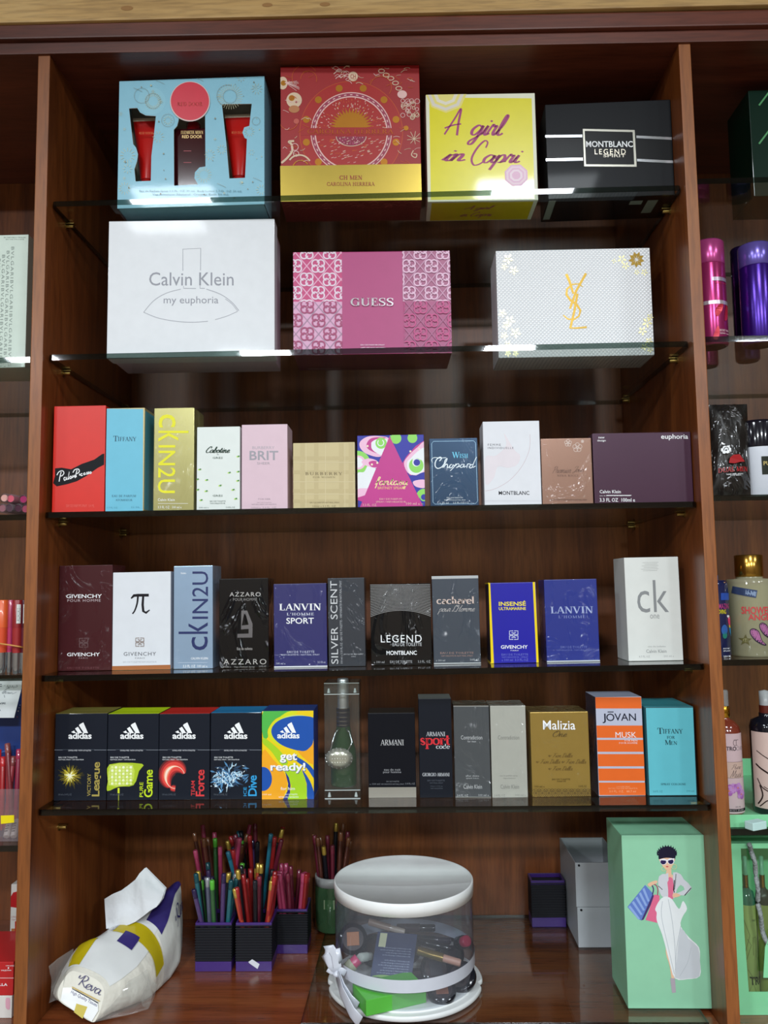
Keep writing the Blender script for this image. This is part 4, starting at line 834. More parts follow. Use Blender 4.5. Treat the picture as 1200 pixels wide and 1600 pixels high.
for x, y in ((160, 420), (525, 465), (197, 577), (243, 563), (600, 445)): p.disc(x, y, 9, M('#f0e6c8', .4))
p.poly([(348, 335), (640, 948), (90, 952)], MAG)
le = C.art(); YW = M('#f2e2a0', .45); le.sc('fantasy', 220, 680, 505, 785, YW, .2, .12, .4, .02); le.t('BRITNEY SPEARS', 247, 766, 482, 788, M('#ecc27e', .45)); fine(le, [('EAU DE PARFUM', 262, 864, 452, 879), ('SPRAY / VAPORISATEUR', 232, 888, 486, 903), ('3.3 FL. OZ.', 118, 912, 240, 932), ('100 ml e', 490, 898, 604, 922)], M('#e6bfae', .45)); C.done()
C = Carton('perfume_carton', 'dark steel blue carton with thin silver border and silver script', F_, (688, 358, 1103, 347, 1110, 938, 697, 942), z3, S3, S3, .055, M('#25405c', .3, .45, 0, .6))
le = C.art(); SL = M('#c9d3d8', .3, .6); CY = M('#6cc4e2', .35, .2)
bd = [(722, 380), (1062, 375), (1080, 392), (1098, 890), (1080, 910), (735, 915), (718, 898), (706, 398)]; le.stroke(bd, 3, M('#9cc0d8', .35, .4), closed=True)
le.se('W', 880, 470, 945, 522, CY, .15); le.se('ISH', 944, 485, 1015, 521, CY, .15)
for st, w in (([(772, 548), (790, 525), (775, 515), (745, 540), (735, 585), (755, 610), (790, 600), (810, 575)], 8), ([(712, 560), (706, 535), (730, 518), (780, 522), (830, 518)], 5), ([(800, 605), (830, 550), (838, 525), (820, 545), (808, 600), (828, 575), (842, 580), (840, 605), (865, 590)], 7), ([(880, 575), (862, 585), (860, 605), (880, 600), (890, 580), (900, 590)], 7), ([(915, 570), (895, 600), (865, 630)], 6), ([(905, 590), (930, 570), (940, 585), (915, 605), (950, 590)], 6), ([(985, 575), (958, 580), (950, 600), (968, 600), (985, 578), (980, 600), (1000, 590)], 6), ([(1005, 605), (1012, 575), (1028, 572), (1040, 580)], 6), ([(1060, 575), (1035, 585), (1030, 605), (1050, 600), (1070, 550), (1088, 515), (1072, 548), (1055, 600), (1080, 590)], 6), ([(1088, 512), (1082, 530)], 5)): le.stroke(st, w, SL, 5)
fine(le, [('EAU DE PARFUM', 835, 855, 970, 866), ('VAPORISATEUR NATURAL SPRAY', 812, 875, 996, 885), ('e 75 ml', 775, 897, 850, 912), ('2.5 FL.OZ.U.S.', 888, 895, 1025, 910)], SL); C.done()
D_ = (740, 620, 3.158)
C = Carton('perfume_carton', 'tall white carton with faint blush shapes and a fine arc', D_, (47, 122, 330, 118, 337, 536, 55, 540), z3, S3, S3, .05, M('#dee0e6', .42, 0, .2))
p = C.print(); p.poly([(150, 180), (200, 260), (230, 290), (215, 335), (170, 350), (120, 345), (100, 400), (60, 430), (58, 300), (110, 290), (160, 240)], M('#e0d8de', .42), 5); p.stroke([(278, 185), (275, 260), (240, 340), (180, 410), (110, 452), (58, 465)], 2, M('#cbb8be', .42), 6); p.rect(56, 512, 336, 515, M('#cfd0d6', .4))
le = C.art(); BK = M('#23242b', .5); le.t('FEMME', 70, 232, 134, 242, M('#60606a', .5), 0, 1.4); le.t('INDIVIDUELLE', 70, 248, 197, 257, M('#60606a', .5), 0, 1.3); le.t('MONTBLANC', 124, 465, 275, 484, BK, .015); C.done()
CO = M('#93705f', .3, .45, 0, .6)
C = Carton('perfume_carton', 'rose copper cellophane-wrapped carton with small white blossoms', D_, (335, 208, 585, 202, 592, 530, 341, 534), z3, S3, S3, .05, CO)
p = C.print(); BW = M('#cdbbb2', .4)
for x, y, r in ((466, 228, 18), (512, 250, 24), (537, 220, 7)):
    for k in range(5): q = math.radians(72*k-90); p.ring(x+r*.55*math.cos(q), y+r*.55*math.sin(q), r*.42, 2.4, BW, n=14)
    p.ring(x, y, r*.22, 2, BW, n=10)
le = C.art(); CB = M('#563a30', .4, .2); le.sc('Premier', 388, 343, 482, 378, CB, .12, .4); le.sc('Jour', 486, 343, 545, 378, CB, .12, .4); le.se('NINA RICCI', 412, 384, 516, 394, CB, .14, .05, .2); fine(le, [('EAU DE PARFUM VAPORISATEUR NATURAL SPRAY', 380, 505, 560, 512)], CB); C.done()
C = Carton('perfume_carton', 'wide plum purple carton with white lower case lettering', D_, (596, 183, 1071, 170, 1087, 522, 598, 530), z3, S3, S3, .05, M('#3f1c35', .32, .25, .3))
le = C.art(); le.t('euphoria', 925, 184, 1058, 215, WHI, .02); fine(le, [('new', 616, 198, 646, 206), ('design', 610, 211, 652, 223), ('Calvin Klein', 622, 460, 726, 476), ('eau de parfum spray vaporisateur', 622, 486, 776, 491), ('3.3 FL OZ  100ml e', 622, 500, 796, 518)], WHI, 2, .015); le.rect(655, 485, 778, 488, WHI); C.done()

# ================================================================== fourth shelf
z4 = (TOP[3]+.0002,)+TILT4
A_ = (50, 850, 4)
C = Carton('perfume_carton', 'cellophane-wrapped maroon carton with white capitals at the left end', A_, (172, 132, 495, 134, 497, 797, 160, 797), z4, .055, .055, .055, M('#43171c', .34, 0, 0, .3))
def fourg(a, x0, y0, x1, y1, m, w):
    cx, cy = (x0+x1)/2, (y0+y1)/2
    for sx in (-1, 1):
        for sy in (-1, 1):
            X = lambda t: cx+sx*t*(x1-x0)/2; Y = lambda t: cy+sy*t*(y1-y0)/2
            a.stroke([(X(.12), Y(.12)), (X(.12), Y(.55)), (X(.5), Y(.55))], w, m); a.stroke([(X(.12), Y(.12)), (X(.94), Y(.12))], w, m); a.stroke([(X(.94), Y(.1)), (X(.94), Y(.94)), (X(.1), Y(.94))], w, m)
le = C.art(); le.t('GIVENCHY', 217, 314, 440, 338, WHI, .025); le.t('POUR HOMME', 224, 345, 432, 361, M('#c2b2b6', .45), 0, 1.2); le.t('GIVENCHY', 220, 679, 425, 701, WHI, .025); le.t('PARIS', 293, 709, 350, 717, M('#b09a9e', .45), 0, 1.3); fine(le, [('EAU DE TOILETTE', 220, 768, 420, 780)], M('#6b3a40', .45))
em = C.art('emblem', 'dark square emblem'); fourg(em, 296, 588, 352, 646, M('#5f4446', .4), 6); C.done()
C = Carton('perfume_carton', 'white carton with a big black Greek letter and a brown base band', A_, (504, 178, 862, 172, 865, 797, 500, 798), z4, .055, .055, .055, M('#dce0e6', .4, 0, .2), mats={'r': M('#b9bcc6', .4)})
p = C.print(); p.poly([(500, 762), (866, 756), (866, 800), (499, 802)], M('#a5622f', .45))
le = C.art(); IK = M('#1d1a1f', .5)
le.stroke([(622, 340), (640, 322), (665, 320), (733, 320)], [8, 17, 17, 17], IK); le.stroke([(665, 325), (660, 370), (645, 415), (630, 436)], [12, 13, 12, 8], IK, 5); le.stroke([(698, 325), (694, 380), (698, 420), (715, 430), (738, 412)], [13, 15, 15, 14, 6], IK, 0)
le.t('GIVENCHY', 574, 675, 776, 698, M('#55565c', .5), 0, 1.15); fine(le, [('PARIS', 645, 709, 706, 717)], M('#8a8b90', .5)); fine(le, [('EAU DE TOILETTE VAPORISATEUR', 570, 732, 780, 742)], M('#b9bcc2', .5))
em = C.art('emblem', 'grey square emblem'); fourg(em, 648, 586, 702, 641, M('#85736a', .5), 5); C.done()
C = Carton('perfume_carton', 'slim silver blue carton with large navy letters running upward', A_, (893, 135, 1135, 137, 1130, 795, 884, 795), z4, .055, .055, .055, M('#a3bedb', .28, .5, 0, .5))
le = C.art(); NV = M('#1e2a60', .4); le.t('IN2U', 1004, 172, 1104, 468, NV, .002, rot=90); le.t('k', 918, 490, 1100, 562, NV, .002, rot=90); le.t('c', 998, 580, 1100, 664, NV, .002, rot=90); fine(le, [('him', 935, 175, 966, 188), ('CALVIN KLEIN', 993, 708, 1100, 722), ('3.3 FL OZ  100 ml e', 944, 755, 1096, 772)], WHI, 1, .02); le.rect(915, 740, 1096, 743, M('#b9c8da', .4)); C.done()
B_ = (330, 850, 4.615); BC = M('#07080b', .3, 0, 0, .85)
C = Carton('perfume_carton', 'cellophane-wrapped black carton with a silver angular letter emblem', B_, (70, 250, 431, 246, 416, 912, 58, 914), z4, .055, .055, .05, BC)
le = C.art(); SV = M('#c6c4c2', .35, .5); le.t('AZZARO', 136, 348, 360, 378, SV, 0, 1.2); le.t('POUR HOMME', 160, 390, 334, 410, M('#8f8d8c', .35, .4), 0, 1.1); le.t('Eau de toilette', 187, 745, 298, 764, SV); le.t('AZZARO', 88, 830, 398, 868, SV, 0, 1.3); fine(le, [('100 ml e', 85, 878, 142, 891), ('Vaporisateur Spray', 165, 880, 314, 894), ('3.4 FL.OZ', 345, 876, 396, 889)], M('#9b9895', .4))
em = C.art('emblem', 'brushed silver letter emblem'); ES = M('#8d8c90', .3, .85)
em.poly([(220, 480), (262, 480), (300, 575), (298, 610), (217, 616)], ES); em.poly([(240, 500), (250, 500), (272, 582), (222, 588)], BC); em.poly([(218, 590), (300, 578), (300, 600), (217, 616)], ES); em.poly([(272, 610), (300, 606), (298, 675), (190, 675), (192, 648), (272, 646)], ES); C.done()
C = Carton('perfume_carton', 'deep violet blue carton with white serif capitals and a white base band', B_, (456, 288, 836, 282, 838, 896, 454, 900), z4, .05, .05, .05, M('#2a2a66', .34, 0, 0, .5))
p = C.print(); p.poly([(454, 882), (839, 878), (839, 899), (454, 902)], M('#e3e6ea', .4))
le = C.art(); le.se('LANVIN', 494, 428, 794, 480, WHI, .19); le.se("L'HOMME", 548, 495, 742, 515, M('#ccd0e0', .4), .2, .07, .2); le.t('SPORT', 544, 532, 742, 575, WHI, .02); fine(le, [('EAU DE TOILETTE', 548, 770, 745, 786), ('VAPORISATEUR - NATURAL SPRAY', 508, 793, 782, 804), ('100 ml e', 470, 853, 535, 868), ('3.3 fl.oz', 768, 845, 824, 860)], M('#c6cade', .4)); C.done()
C = Carton('perfume_carton', 'tall charcoal carton with silver letters running up its left side', B_, (848, 246, 1117, 242, 1115, 886, 848, 890), z4, .05, .05, .05, M('#353a42', .32, .2, 0, .6))
le = C.art(); le.t('SILVER  SCENT', 864, 266, 914, 864, M('#d3d6da', .35, .3), 0, 1.0, rot=90); fine(le, [('JACQUES BOGART', 955, 790, 1098, 802), ('PARIS', 1012, 808, 1042, 815)], M('#b9bcc2', .4)); le.t('100 ml e 3.33 FL.OZ - EAU DE TOILETTE - VAPORISATEUR NATURAL SPRAY', 930, 264, 946, 862, M('#a9adb3', .4), .01, rot=90, res=1); C.done()
C_ = (560, 850, 4.138)
C = Carton('perfume_carton', 'cellophane-wrapped black carton with fanned silver lines across its top', C_, (75, 258, 470, 255, 478, 785, 84, 785), z4, .055, .055, .05, M('#0a0b0d', .28, 0, 0, 1))
p = C.print(); LN = M('#b4b7ba', .3, .7)
for k in range(20):
    y = 264+k*8.6; b_ = -.0016*(k-6)*16; pts = []
    for i in range(13): x = 80+i*390/12; q = (i-6)/6; pts.append((x, y+(k/19)*40*(q*q-.55)+(k*1.2)))
    p.stroke(pts, 3.2, LN)
le = C.art(); le.t('LEGEND', 146, 588, 410, 636, WHI, -.004, 1.15); le.t('EAU DE TOILETTE', 222, 638, 410, 660, M('#c9ccd0', .4)); le.t('MONTBLANC', 182, 690, 378, 717, WHI, .03); fine(le, [('e 100 ml', 100, 755, 168, 770), ('EAU DE TOILETTE', 205, 753, 348, 770), ('3.3 FL. OZ', 385, 753, 465, 769)], M('#a5a7ab', .4)); C.done()
C = Carton('perfume_carton', 'tall grey carton with silver end bands and soft lower case lettering', C_, (474, 207, 777, 204, 793, 782, 488, 784), z4, .055, .055, .05, M('#49525e', .3, .35, 0, .7))
p = C.print(); SB = M('#c9d0d4', .3, .6); p.poly([(474, 207), (777, 204), (778, 222), (475, 226)], SB); p.poly([(488, 768), (792, 766), (793, 783), (488, 785)], SB)
le = C.art(); CP = M('#d3bfb6', .4, .2); le.se('cacharel', 507, 337, 750, 388, CP, .21, .07, .03); le.sc("pour L'Homme", 512, 395, 755, 455, M('#c6c2c0', .4, .2), .13, .4); fine(le, [('EAU DE TOILETTE', 530, 698, 745, 710), ('VAPORISATEUR NATURAL SPRAY', 535, 718, 742, 728)], M('#a5867c', .4)); fine(le, [('e 100 ml', 502, 746, 560, 758), ('3.4 FL.OZ', 722, 742, 780, 755)], M('#c3c9cc', .4)); C.done()
YE = M('#f0d200', .36, 0, .3)
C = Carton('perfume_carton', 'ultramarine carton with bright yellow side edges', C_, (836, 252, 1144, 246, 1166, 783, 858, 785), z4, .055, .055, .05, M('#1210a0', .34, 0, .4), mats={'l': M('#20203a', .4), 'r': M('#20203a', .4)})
p = C.print(); p.poly([(836, 252), (855, 251), (877, 786), (857, 786)], YE); p.poly([(1130, 246), (1145, 246), (1167, 785), (1152, 786)], YE)
C.mb.box(-C.w/2-.0004, -C.w/2+.001, -C.d/2, C.d/2, C.h-.0015, C.h+.0003, YE); C.mb.box(-C.w/2-.0004, -C.w/2+.001, -C.d/2, C.d/2, 0, .0015, YE)
le = C.art(); YT = M('#f0dc3a', .4); le.t('INSENSÉ', 910, 366, 1085, 400, YT, .04); le.t('ULTRAMARINE', 910, 408, 1085, 427, YT, .035); le.t('GIVENCHY', 922, 654, 1095, 677, WHI, .03); fine(le, [('PARIS', 985, 685, 1036, 692)], WHI); fine(le, [('EAU DE TOILETTE', 926, 708, 1098, 721), ('VAPORISATEUR - SPRAY', 926, 727, 1098, 736), ('e 100 ml  3.3 FL.OZ', 926, 742, 1098, 757)], M('#6f78c8', .4))
em = C.art('emblem', 'pale square emblem'); fourg(em, 976, 560, 1034, 619, M('#c3c8e6', .4), 5); C.done()
D_ = (740, 850, 3.158)
C = Carton('perfume_carton', 'royal blue carton with pale serif capitals and a silver base band', D_, (348, 176, 608, 172, 624, 583, 362, 586), z4, .058, .058, .05, M('#1f2f86', .32, 0, 0, .6))
p = C.print(); p.poly([(362, 576), (625, 573), (625, 584), (362, 587)], M('#c9d2d8', .35, .3))
le = C.art(); LB = M('#a9b6dc', .4); le.se('LANVIN', 382, 307, 590, 343, LB, .17); le.se("L'HOMME", 420, 352, 552, 366, M('#7f8cc0', .4), .16, .06, .22); fine(le, [('EAU DE TOILETTE', 430, 503, 560, 514), ('VAPORISATEUR - NATURAL SPRAY', 408, 520, 585, 527), ('100 ml', 372, 566, 405, 573), ('3.3 FL.OZ', 568, 566, 616, 573)], M('#6672b4', .4)); C.done()
CKW = M('#d9dcd8', .45, 0, .1)
C = Carton('perfume_carton', 'tall white carton with thin grey lower case letters, alone at the right end', D_, (738, 68, 1004, 62, 1036, 583, 766, 588), z4, .05, .05, .06, CKW)
le = C.art(); G1 = M('#85888a', .5); le.t('ck', 808, 178, 962, 338, G1, -.012); le.t('one', 872, 348, 918, 368, M('#9a9c9c', .5)); fine(le, [('eau de toilette', 860, 501, 948, 509), ('4.7 FL OZ', 816, 550, 870, 560), ('200 ml e', 938, 548, 988, 558)], M('#a5a7a6', .5)); le.t('Calvin Klein', 852, 520, 952, 537, M('#8b8e8e', .5), res=2)
for i in range(6): le.stroke([(836-i*2+12*(i % 2), 92+i*8), (915-6*(i % 2), 90+i*8)], 1.6, M('#b4b7b4', .5))
C.done()

# ================================================================== fifth shelf
z5 = TOP[4]
A_ = (60, 1060, 4.138); B_ = (310, 1060, 4.138); NVY = M('#171c27', .42, 0, .15)
def stripes3(a, x0, y0, x1, y1, m):
    """three slanted bars growing to the right"""
    w, h = x1-x0, y1-y0; P = lambda u, v: (x0+u*w, y1-v*h)
    a.poly([P(0, .12), P(.13, .02), P(.27, .02), P(.17, .26)], m); a.poly([P(.23, .44), P(.38, .02), P(.63, .02), P(.43, .58)][:1]+[P(.40, .60), P(.65, .02), P(.40, .02)], m); a.poly([P(.50, .82), P(.72, 1), P(1, .02), P(.76, .02), P(.46, .72)], m)
def sport_box(crop, c8, top, label, word1, word2, col, dx, art):
    C = Carton('perfume_carton', label, crop, c8, z5, .044, .044, .06, NVY, mats={'t': M(top, .4)})
    p = C.print(); art(p); p.rect(c8[6]-5+dx*0, 461, c8[6]+60, 464, M('#7e8590', .4)); p.rect(c8[6]+60, 458, c8[4]-70, 463, M('#3a414d', .4)); p.rect(c8[4]-75, 461, c8[4]+4, 464, M('#7e8590', .4))
    le = C.art(); x = dx; le.t('adidas', 195+x, 350, 345+x, 391, WHI, .05, .95); fine(le, [('DEVELOPED WITH ATHLETES', 195+x, 461, 342+x, 470)], M('#c9ccd2', .4), 1, .02); fine(le, [('EAU DE TOILETTE', 132+x, 505, 252+x, 516), ('NATURAL SPRAY - VAPORISATEUR', 130+x, 521, 294+x, 529)], M('#d3d6da', .4), 1, .02); fine(le, [('100 ml e 3.4 FL.OZ', 130+x, 744, 215+x, 756)], M('#5f6672', .4))
    (ax0, ay0, ax1, ay1), (bx0, by0, bx1, by1) = word1[1:], word2[1:]
    m = M(col, .4); le.t(word1[0], ax0, ay0, ax1, ay1, m, .01, rot=90); le.t(word2[0], bx0, by0, bx1, by1, m, .035, .92, rot=90)
    em = C.art('emblem', 'white emblem of three slanted bars'); stripes3(em, 213+x, 284, 322+x, 355, WHI); C.done(); return C
def burst(p):
    random.seed(11)
    for n, r0, r1, w, m in ((60, 10, 85, 6, M('#4d4510', .5)), (50, 8, 68, 7, M('#8a7a16', .5)), (40, 4, 55, 7, M('#c9b72c', .5)), (26, 2, 40, 7, M('#efe98a', .5)), (10, 0, 30, 8, M('#fbfae0', .5))):
        p.cycle(True)
        for k in range(n):
            q = random.uniform(0, 2*math.pi); r = r1*random.uniform(.6, 1.1); p.stroke([(205+r0*math.cos(q), 630+r0*math.sin(q)), (205+r*math.cos(q), 630+r*math.sin(q))], [w, 1.5], m)
        p.cycle(False)
def net(p):
    NG = M('#a9c21c', .5); NL = M('#dcea8a', .5); NW = M('#f1f6d2', .5)
    p.poly([(460, 556), (670, 552), (650, 600), (615, 690), (520, 700), (445, 728), (450, 660)], NG, 3); p.poly([(470, 565), (610, 562), (600, 680), (460, 690)], M('#c3d64a', .5), 3)
    for i in range(6):
        for j in range(6): p.disc(478+i*24, 575+j*21, 9, NW if (i+j) % 2 else NL, n=8)
    for i in range(7): p.stroke([(466+i*24, 560), (456+i*24, 690)], 2, NL); p.stroke([(456, 563+i*21), (612, 563+i*20)], 2, NL)
    p.rect(513, 708, 525, 742, M('#d3e020', .5)); p.rect(516, 748, 522, 790, M('#8a9420', .5))
def cresc(p):
    random.seed(2)
    for col, w in (('#5c1216', 110), ('#a81e22', 86), ('#e04038', 60), ('#f08a6a', 34), ('#f8ddc8', 16)):
        n = 26; pts = []; ws = []
        for i in range(n):
            q = math.radians(-20-250*i/(n-1)); pts.append((885+62*math.cos(q), 640+72*math.sin(q))); t = i/(n-1); f = math.sin(math.pi*min(1, t*1.1+.02))**.6 if t < .9 else .4
            ws.append(max(3, w*f*(1 if w > 50 else math.exp(-((t-.55)/.26)**2))))
        p.stroke(pts, ws, M(col, .5))
def splash(p):
    random.seed(21)
    for col, s in (('#1d3d5c', 26), ('#4f86b4', 20), ('#a9cfe6', 15), ('#e9f4fa', 8)):
        p.cycle(True)
        for k in range(46):
            x = random.gauss(195, 60); y = 640+random.gauss(0, 34)-(x-195)*.25
            if 78 < x < 325: q = random.uniform(0, 3.14); r = s*random.uniform(.7, 1.6); p.poly([(x+r*math.cos(q), y+r*math.sin(q)), (x-s*.3*math.sin(q), y+s*.3*math.cos(q)), (x-r*math.cos(q), y-r*math.sin(q)), (x+s*.3*math.sin(q), y-s*.3*math.cos(q))], M(col, .45))
        p.cycle(False)
    p.stroke([(190, 680), (182, 735)], [8, 2], M('#cfe4f0', .45)); p.stroke([(150, 690), (150, 720)], [12, 3], M('#4f86b4', .45))
sport_box(A_, (118, 226, 441, 226, 437, 792, 98, 790), '#847a3a', 'navy carton with an olive top and a yellow starburst', ('VICTORY', 317, 615, 340, 760), ('League', 348, 540, 405, 762), '#a5944a', 0, burst)
sport_box(A_, (448, 228, 780, 227, 773, 790, 441, 793), '#c3dd16', 'navy carton with a lime top and a green net of squares', ('PURE', 655, 670, 678, 766), ('Game', 684, 590, 740, 768), '#c3dc1c', 335, net)
sport_box(A_, (786, 228, 1112, 226, 1106, 788, 776, 790), '#cc2a24', 'navy carton with a red top and a glowing red crescent', ('TEAM', 988, 662, 1012, 758), ('Force', 1018, 590, 1074, 762), '#d8363a', 672, cresc)
sport_box(B_, (83, 222, 417, 219, 407, 787, 77, 787), '#1c7fb8', 'navy carton with a blue top and an icy water splash', ('ICE', 292, 702, 312, 760), ('Dive', 322, 626, 378, 760), '#2a9ad6', -28, splash)
YBX = M('#f0d010', .36, 0, .25)
C = Carton('perfume_carton', 'carton with blue, yellow and green curves and bold white words', B_, (421, 210, 751, 210, 747, 783, 411, 785), z5, .043, .043, .06, YBX, mats={'t': M('#143a80', .4), 'r': M('#173c8a', .4)})
p = C.print(); NB = M('#0f4fa8', .38); LM = M('#a6d21e', .38); GN = M('#4fb64a', .38); OG = M('#f2a71a', .38)
p.poly([(420, 210), (600, 210), (500, 262), (450, 330), (450, 380), (418, 380)], GN, 3); p.poly([(600, 208), (752, 208), (752, 240), (640, 225), (520, 275)], YBX); p.poly([(610, 210), (560, 225), (480, 290), (452, 345), (470, 400), (540, 440), (500, 345), (530, 275), (640, 222)], M('#d6de1c', .38), 4)
p.disc(640, 330, 152, M('#c9e070', .38), 95); p.poly([(752, 262), (690, 243), (600, 246), (520, 272), (475, 320), (480, 375), (530, 425), (600, 455), (680, 470), (730, 440), (745, 390), (752, 330)], NB, 5)
p.poly([(420, 385), (450, 400), (520, 460), (580, 540), (540, 560), (470, 470), (418, 420)], LM, 4); p.poly([(752, 390), (735, 430), (690, 470), (640, 470), (752, 560)], OG, 3)
p.poly([(414, 470), (480, 520), (540, 590), (575, 660), (560, 740), (530, 786), (412, 786)], OG, 3); p.disc(418, 650, 58, NB, 78); p.poly([(560, 600), (600, 690), (590, 740), (570, 786), (690, 786), (700, 700), (670, 600), (620, 550)], LM, 3); p.poly([(560, 600), (585, 640), (596, 690), (592, 740), (575, 786), (545, 786), (575, 730), (580, 680)], M('#1f2f86', .38)); p.poly([(620, 500), (700, 545), (750, 600), (750, 650), (700, 580), (640, 540)], NB, 3); p.poly([(670, 590), (720, 660), (748, 740), (748, 786), (705, 786), (700, 680)], NB, 3); p.poly([(700, 590), (750, 660), (750, 700), (720, 640)], YBX)
le = C.art(); le.t('adidas', 510, 350, 654, 388, WHI, .05, .95); em = C.art('emblem', 'white emblem of three slanted bars'); stripes3(em, 527, 283, 632, 353, WHI)
GS = M('#5a6478', .45)
for w_, b_ in (('get', (527, 482, 637, 545)), ('ready!', (466, 545, 692, 612))): le.t(w_, b_[0]+4, b_[1]+4, b_[2]+4, b_[3]+4, GS, .05); le.t(w_, *b_, WHI, .05)
le.t('for him', 532, 702, 624, 722, M('#f0f0e0', .4), .02); fine(le, [('EAU DE TOILETTE', 560, 745, 640, 755), ('NATURAL SPRAY VAPORISATEUR', 520, 762, 648, 772), ('100 ml', 415, 745, 470, 755)], WHI); C.done()
# clear display case with a green bottle
C = Carton('display_case', 'tall clear acrylic case holding a small green bottle', B_, (820, 30, 1042, 28, 1047, 778, 818, 780), z5, .043, .043, .05, ACRYL, mesh=False)
w2, d2, h = C.w/2, C.d/2, C.h
for nm, x0, x1, y0, y1, z0, zz in (('front_wall', -w2, w2, -d2, -d2+.0015, .012, h), ('back_wall', -w2, w2, d2-.0015, d2, .012, h), ('side_wall', -w2, -w2+.0015, -d2+.0015, d2-.0015, .012, h), ('side_wall', w2-.0015, w2, -d2+.0015, d2-.0015, .012, h), ('top', -w2-.0005, w2+.0005, -d2-.0005, d2+.0005, h-.016, h), ('base', -w2-.0005, w2+.0005, -d2-.0005, d2+.0005, 0, .012)):
    b = MB(); b.box(x0, x1, y0, y1, z0, zz, ACRYL, .0006); 
    if nm in ('top', 'base'):
        FR = M('#b9c0bf', .2, 0, .5)
        for e in (z0+.0004, zz-.0004): b.box(-w2, w2, -d2-.0006, -d2+.0006, e-.0005, e+.0005, FR)
        for sx in (-1, 1): b.lathe([(.0025, z0+.002), (.0012, z0+.008)], FR, 10, T3(sx*(w2-.006), -d2+.004, 0))
    b.build(nm, C.root)
rt = thing('perfume_bottle', 'small green bottle with silver cap and pendant inside the clear case', 'bottle', (C.root.location.x, C.root.location.y, C.z+.0125), C.root.rotation_euler.z)
GBT = M('#0f3d1c', .1, 0, 1); SLV = M('#c9cdd0', .15, 1)
b = MB(); b.lathe([(.0, 0), (.017, 0), (.0185, .002), (.0185, .04), (.017, .052), (.012, .068), (.0095, .085), (.0095, .096)], GBT, 28, sy=.85); b.build('bottle_body', rt)
b = MB(); b.lathe([(.0098, .082), (.0098, .108)], M('#1b1d2e', .25, .3), 24); 
for z in (.084, .0895, .095, .1015, .107): b.lathe([(.0102, z), (.0102, z+.0012)], SLV, 24)
b.build('collar_band', rt)
b = MB(); b.lathe([(.0082, .108), (.0082, .146), (.0075, .149), (0, .1495)], M('#d5d9dc', .3, .85), 20); b.build('bottle_cap', rt)
b = MB(); b.lathe([(0, -.004), (.010, -.0035), (.0175, 0), (.010, .0035), (0, .004)], M('#cdc9ba', .2, .6), 26, T3(-.005, -.0195, .041, 90, 0, 0)@Matrix.Diagonal((1.12, .82, 1, 1)))
for k in range(18): q = 2*math.pi*k/18; b.lathe([(0, -.0015), (.0017, 0), (0, .0015)], SLV, 8, T3(-.005+.0185*math.cos(q), -.0195, .041+.0135*math.sin(q)))
for i in range(6):
    for j in range(3): b.lathe([(0, -.0012), (.0013, 0), (0, .0012)], M('#e9e6da', .2, .5), 8, T3(-.014+.0036*i, -.0236, .036+.005*j))
pend = b.build('pendant', rt)
b = MB(); 
for sx, tx in ((-1, -.0145), (1, .0135)): b.tube([(-.005+sx*.012, -.0185, .05), (tx, -.0165, .062), (tx*.7, -.012, .075), (tx*.3, -.0105, .0805)], .0011, SLV, 6)
b.build('chain', pend)
C.done = None
for o in (): pass

R5 = (560, 1060, 4.444); z5b = z5
DKB = M('#0e1119', .34, 0, .2)
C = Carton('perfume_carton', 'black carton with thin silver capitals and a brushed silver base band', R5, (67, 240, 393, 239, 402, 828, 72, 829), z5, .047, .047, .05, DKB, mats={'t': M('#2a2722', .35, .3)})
p = C.print(); BS = M('#b5b1a8', .34, .5); p.poly([(70, 757), (401, 755), (403, 827), (71, 829)], BS)
for k in range(7): p.rect(71, 760+k*10, 402, 763+k*10, M('#9a968c', .4, .5))
le = C.art(); le.se('ARMANI', 153, 424, 315, 466, M('#c9cacc', .4), .13, .05, 0); le.se('eau de nuit'.replace('u', 'o').replace('n', 'h'), 178, 625, 292, 641, M('#97999e', .45), .15) if 0 else None; fine(le, [('eau de nuit', 178, 625, 292, 641), ('pour homme', 172, 642, 297, 662)], M('#97999e', .45), 2); fine(le, [('EAU DE TOILETTE', 195, 711, 282, 720), ('e 100 ml', 78, 727, 148, 739), ('VAPORISATEUR NATURAL SPRAY', 156, 730, 318, 738), ('3.4 FL.OZ', 326, 724, 392, 737)], M('#7d8087', .45)); C.done()
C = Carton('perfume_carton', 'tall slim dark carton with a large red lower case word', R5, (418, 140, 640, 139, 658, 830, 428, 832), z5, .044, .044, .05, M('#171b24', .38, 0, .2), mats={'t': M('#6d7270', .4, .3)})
le = C.art(); le.se('ARMANI', 470, 370, 602, 402, M('#c9cdd3', .4), .14, .05, 0); RD = M('#d62a35', .4); le.se('sport', 430, 396, 636, 490, RD, .2, .07, 0); le.se('code', 538, 454, 636, 488, M('#c9cdd3', .4), .17, .06, .02); le.se('GIORGIO ARMANI', 445, 655, 632, 680, M('#c9cdd3', .4), .17, .06, .02); fine(le, [('EAU DE TOILETTE', 480, 704, 600, 714), ('NATURAL SPRAY', 496, 722, 588, 730), ('50ml 1.7 fl.oz', 500, 745, 584, 752), ('VAPORISATEUR', 500, 760, 586, 768)], M('#545b68', .45)); C.done()
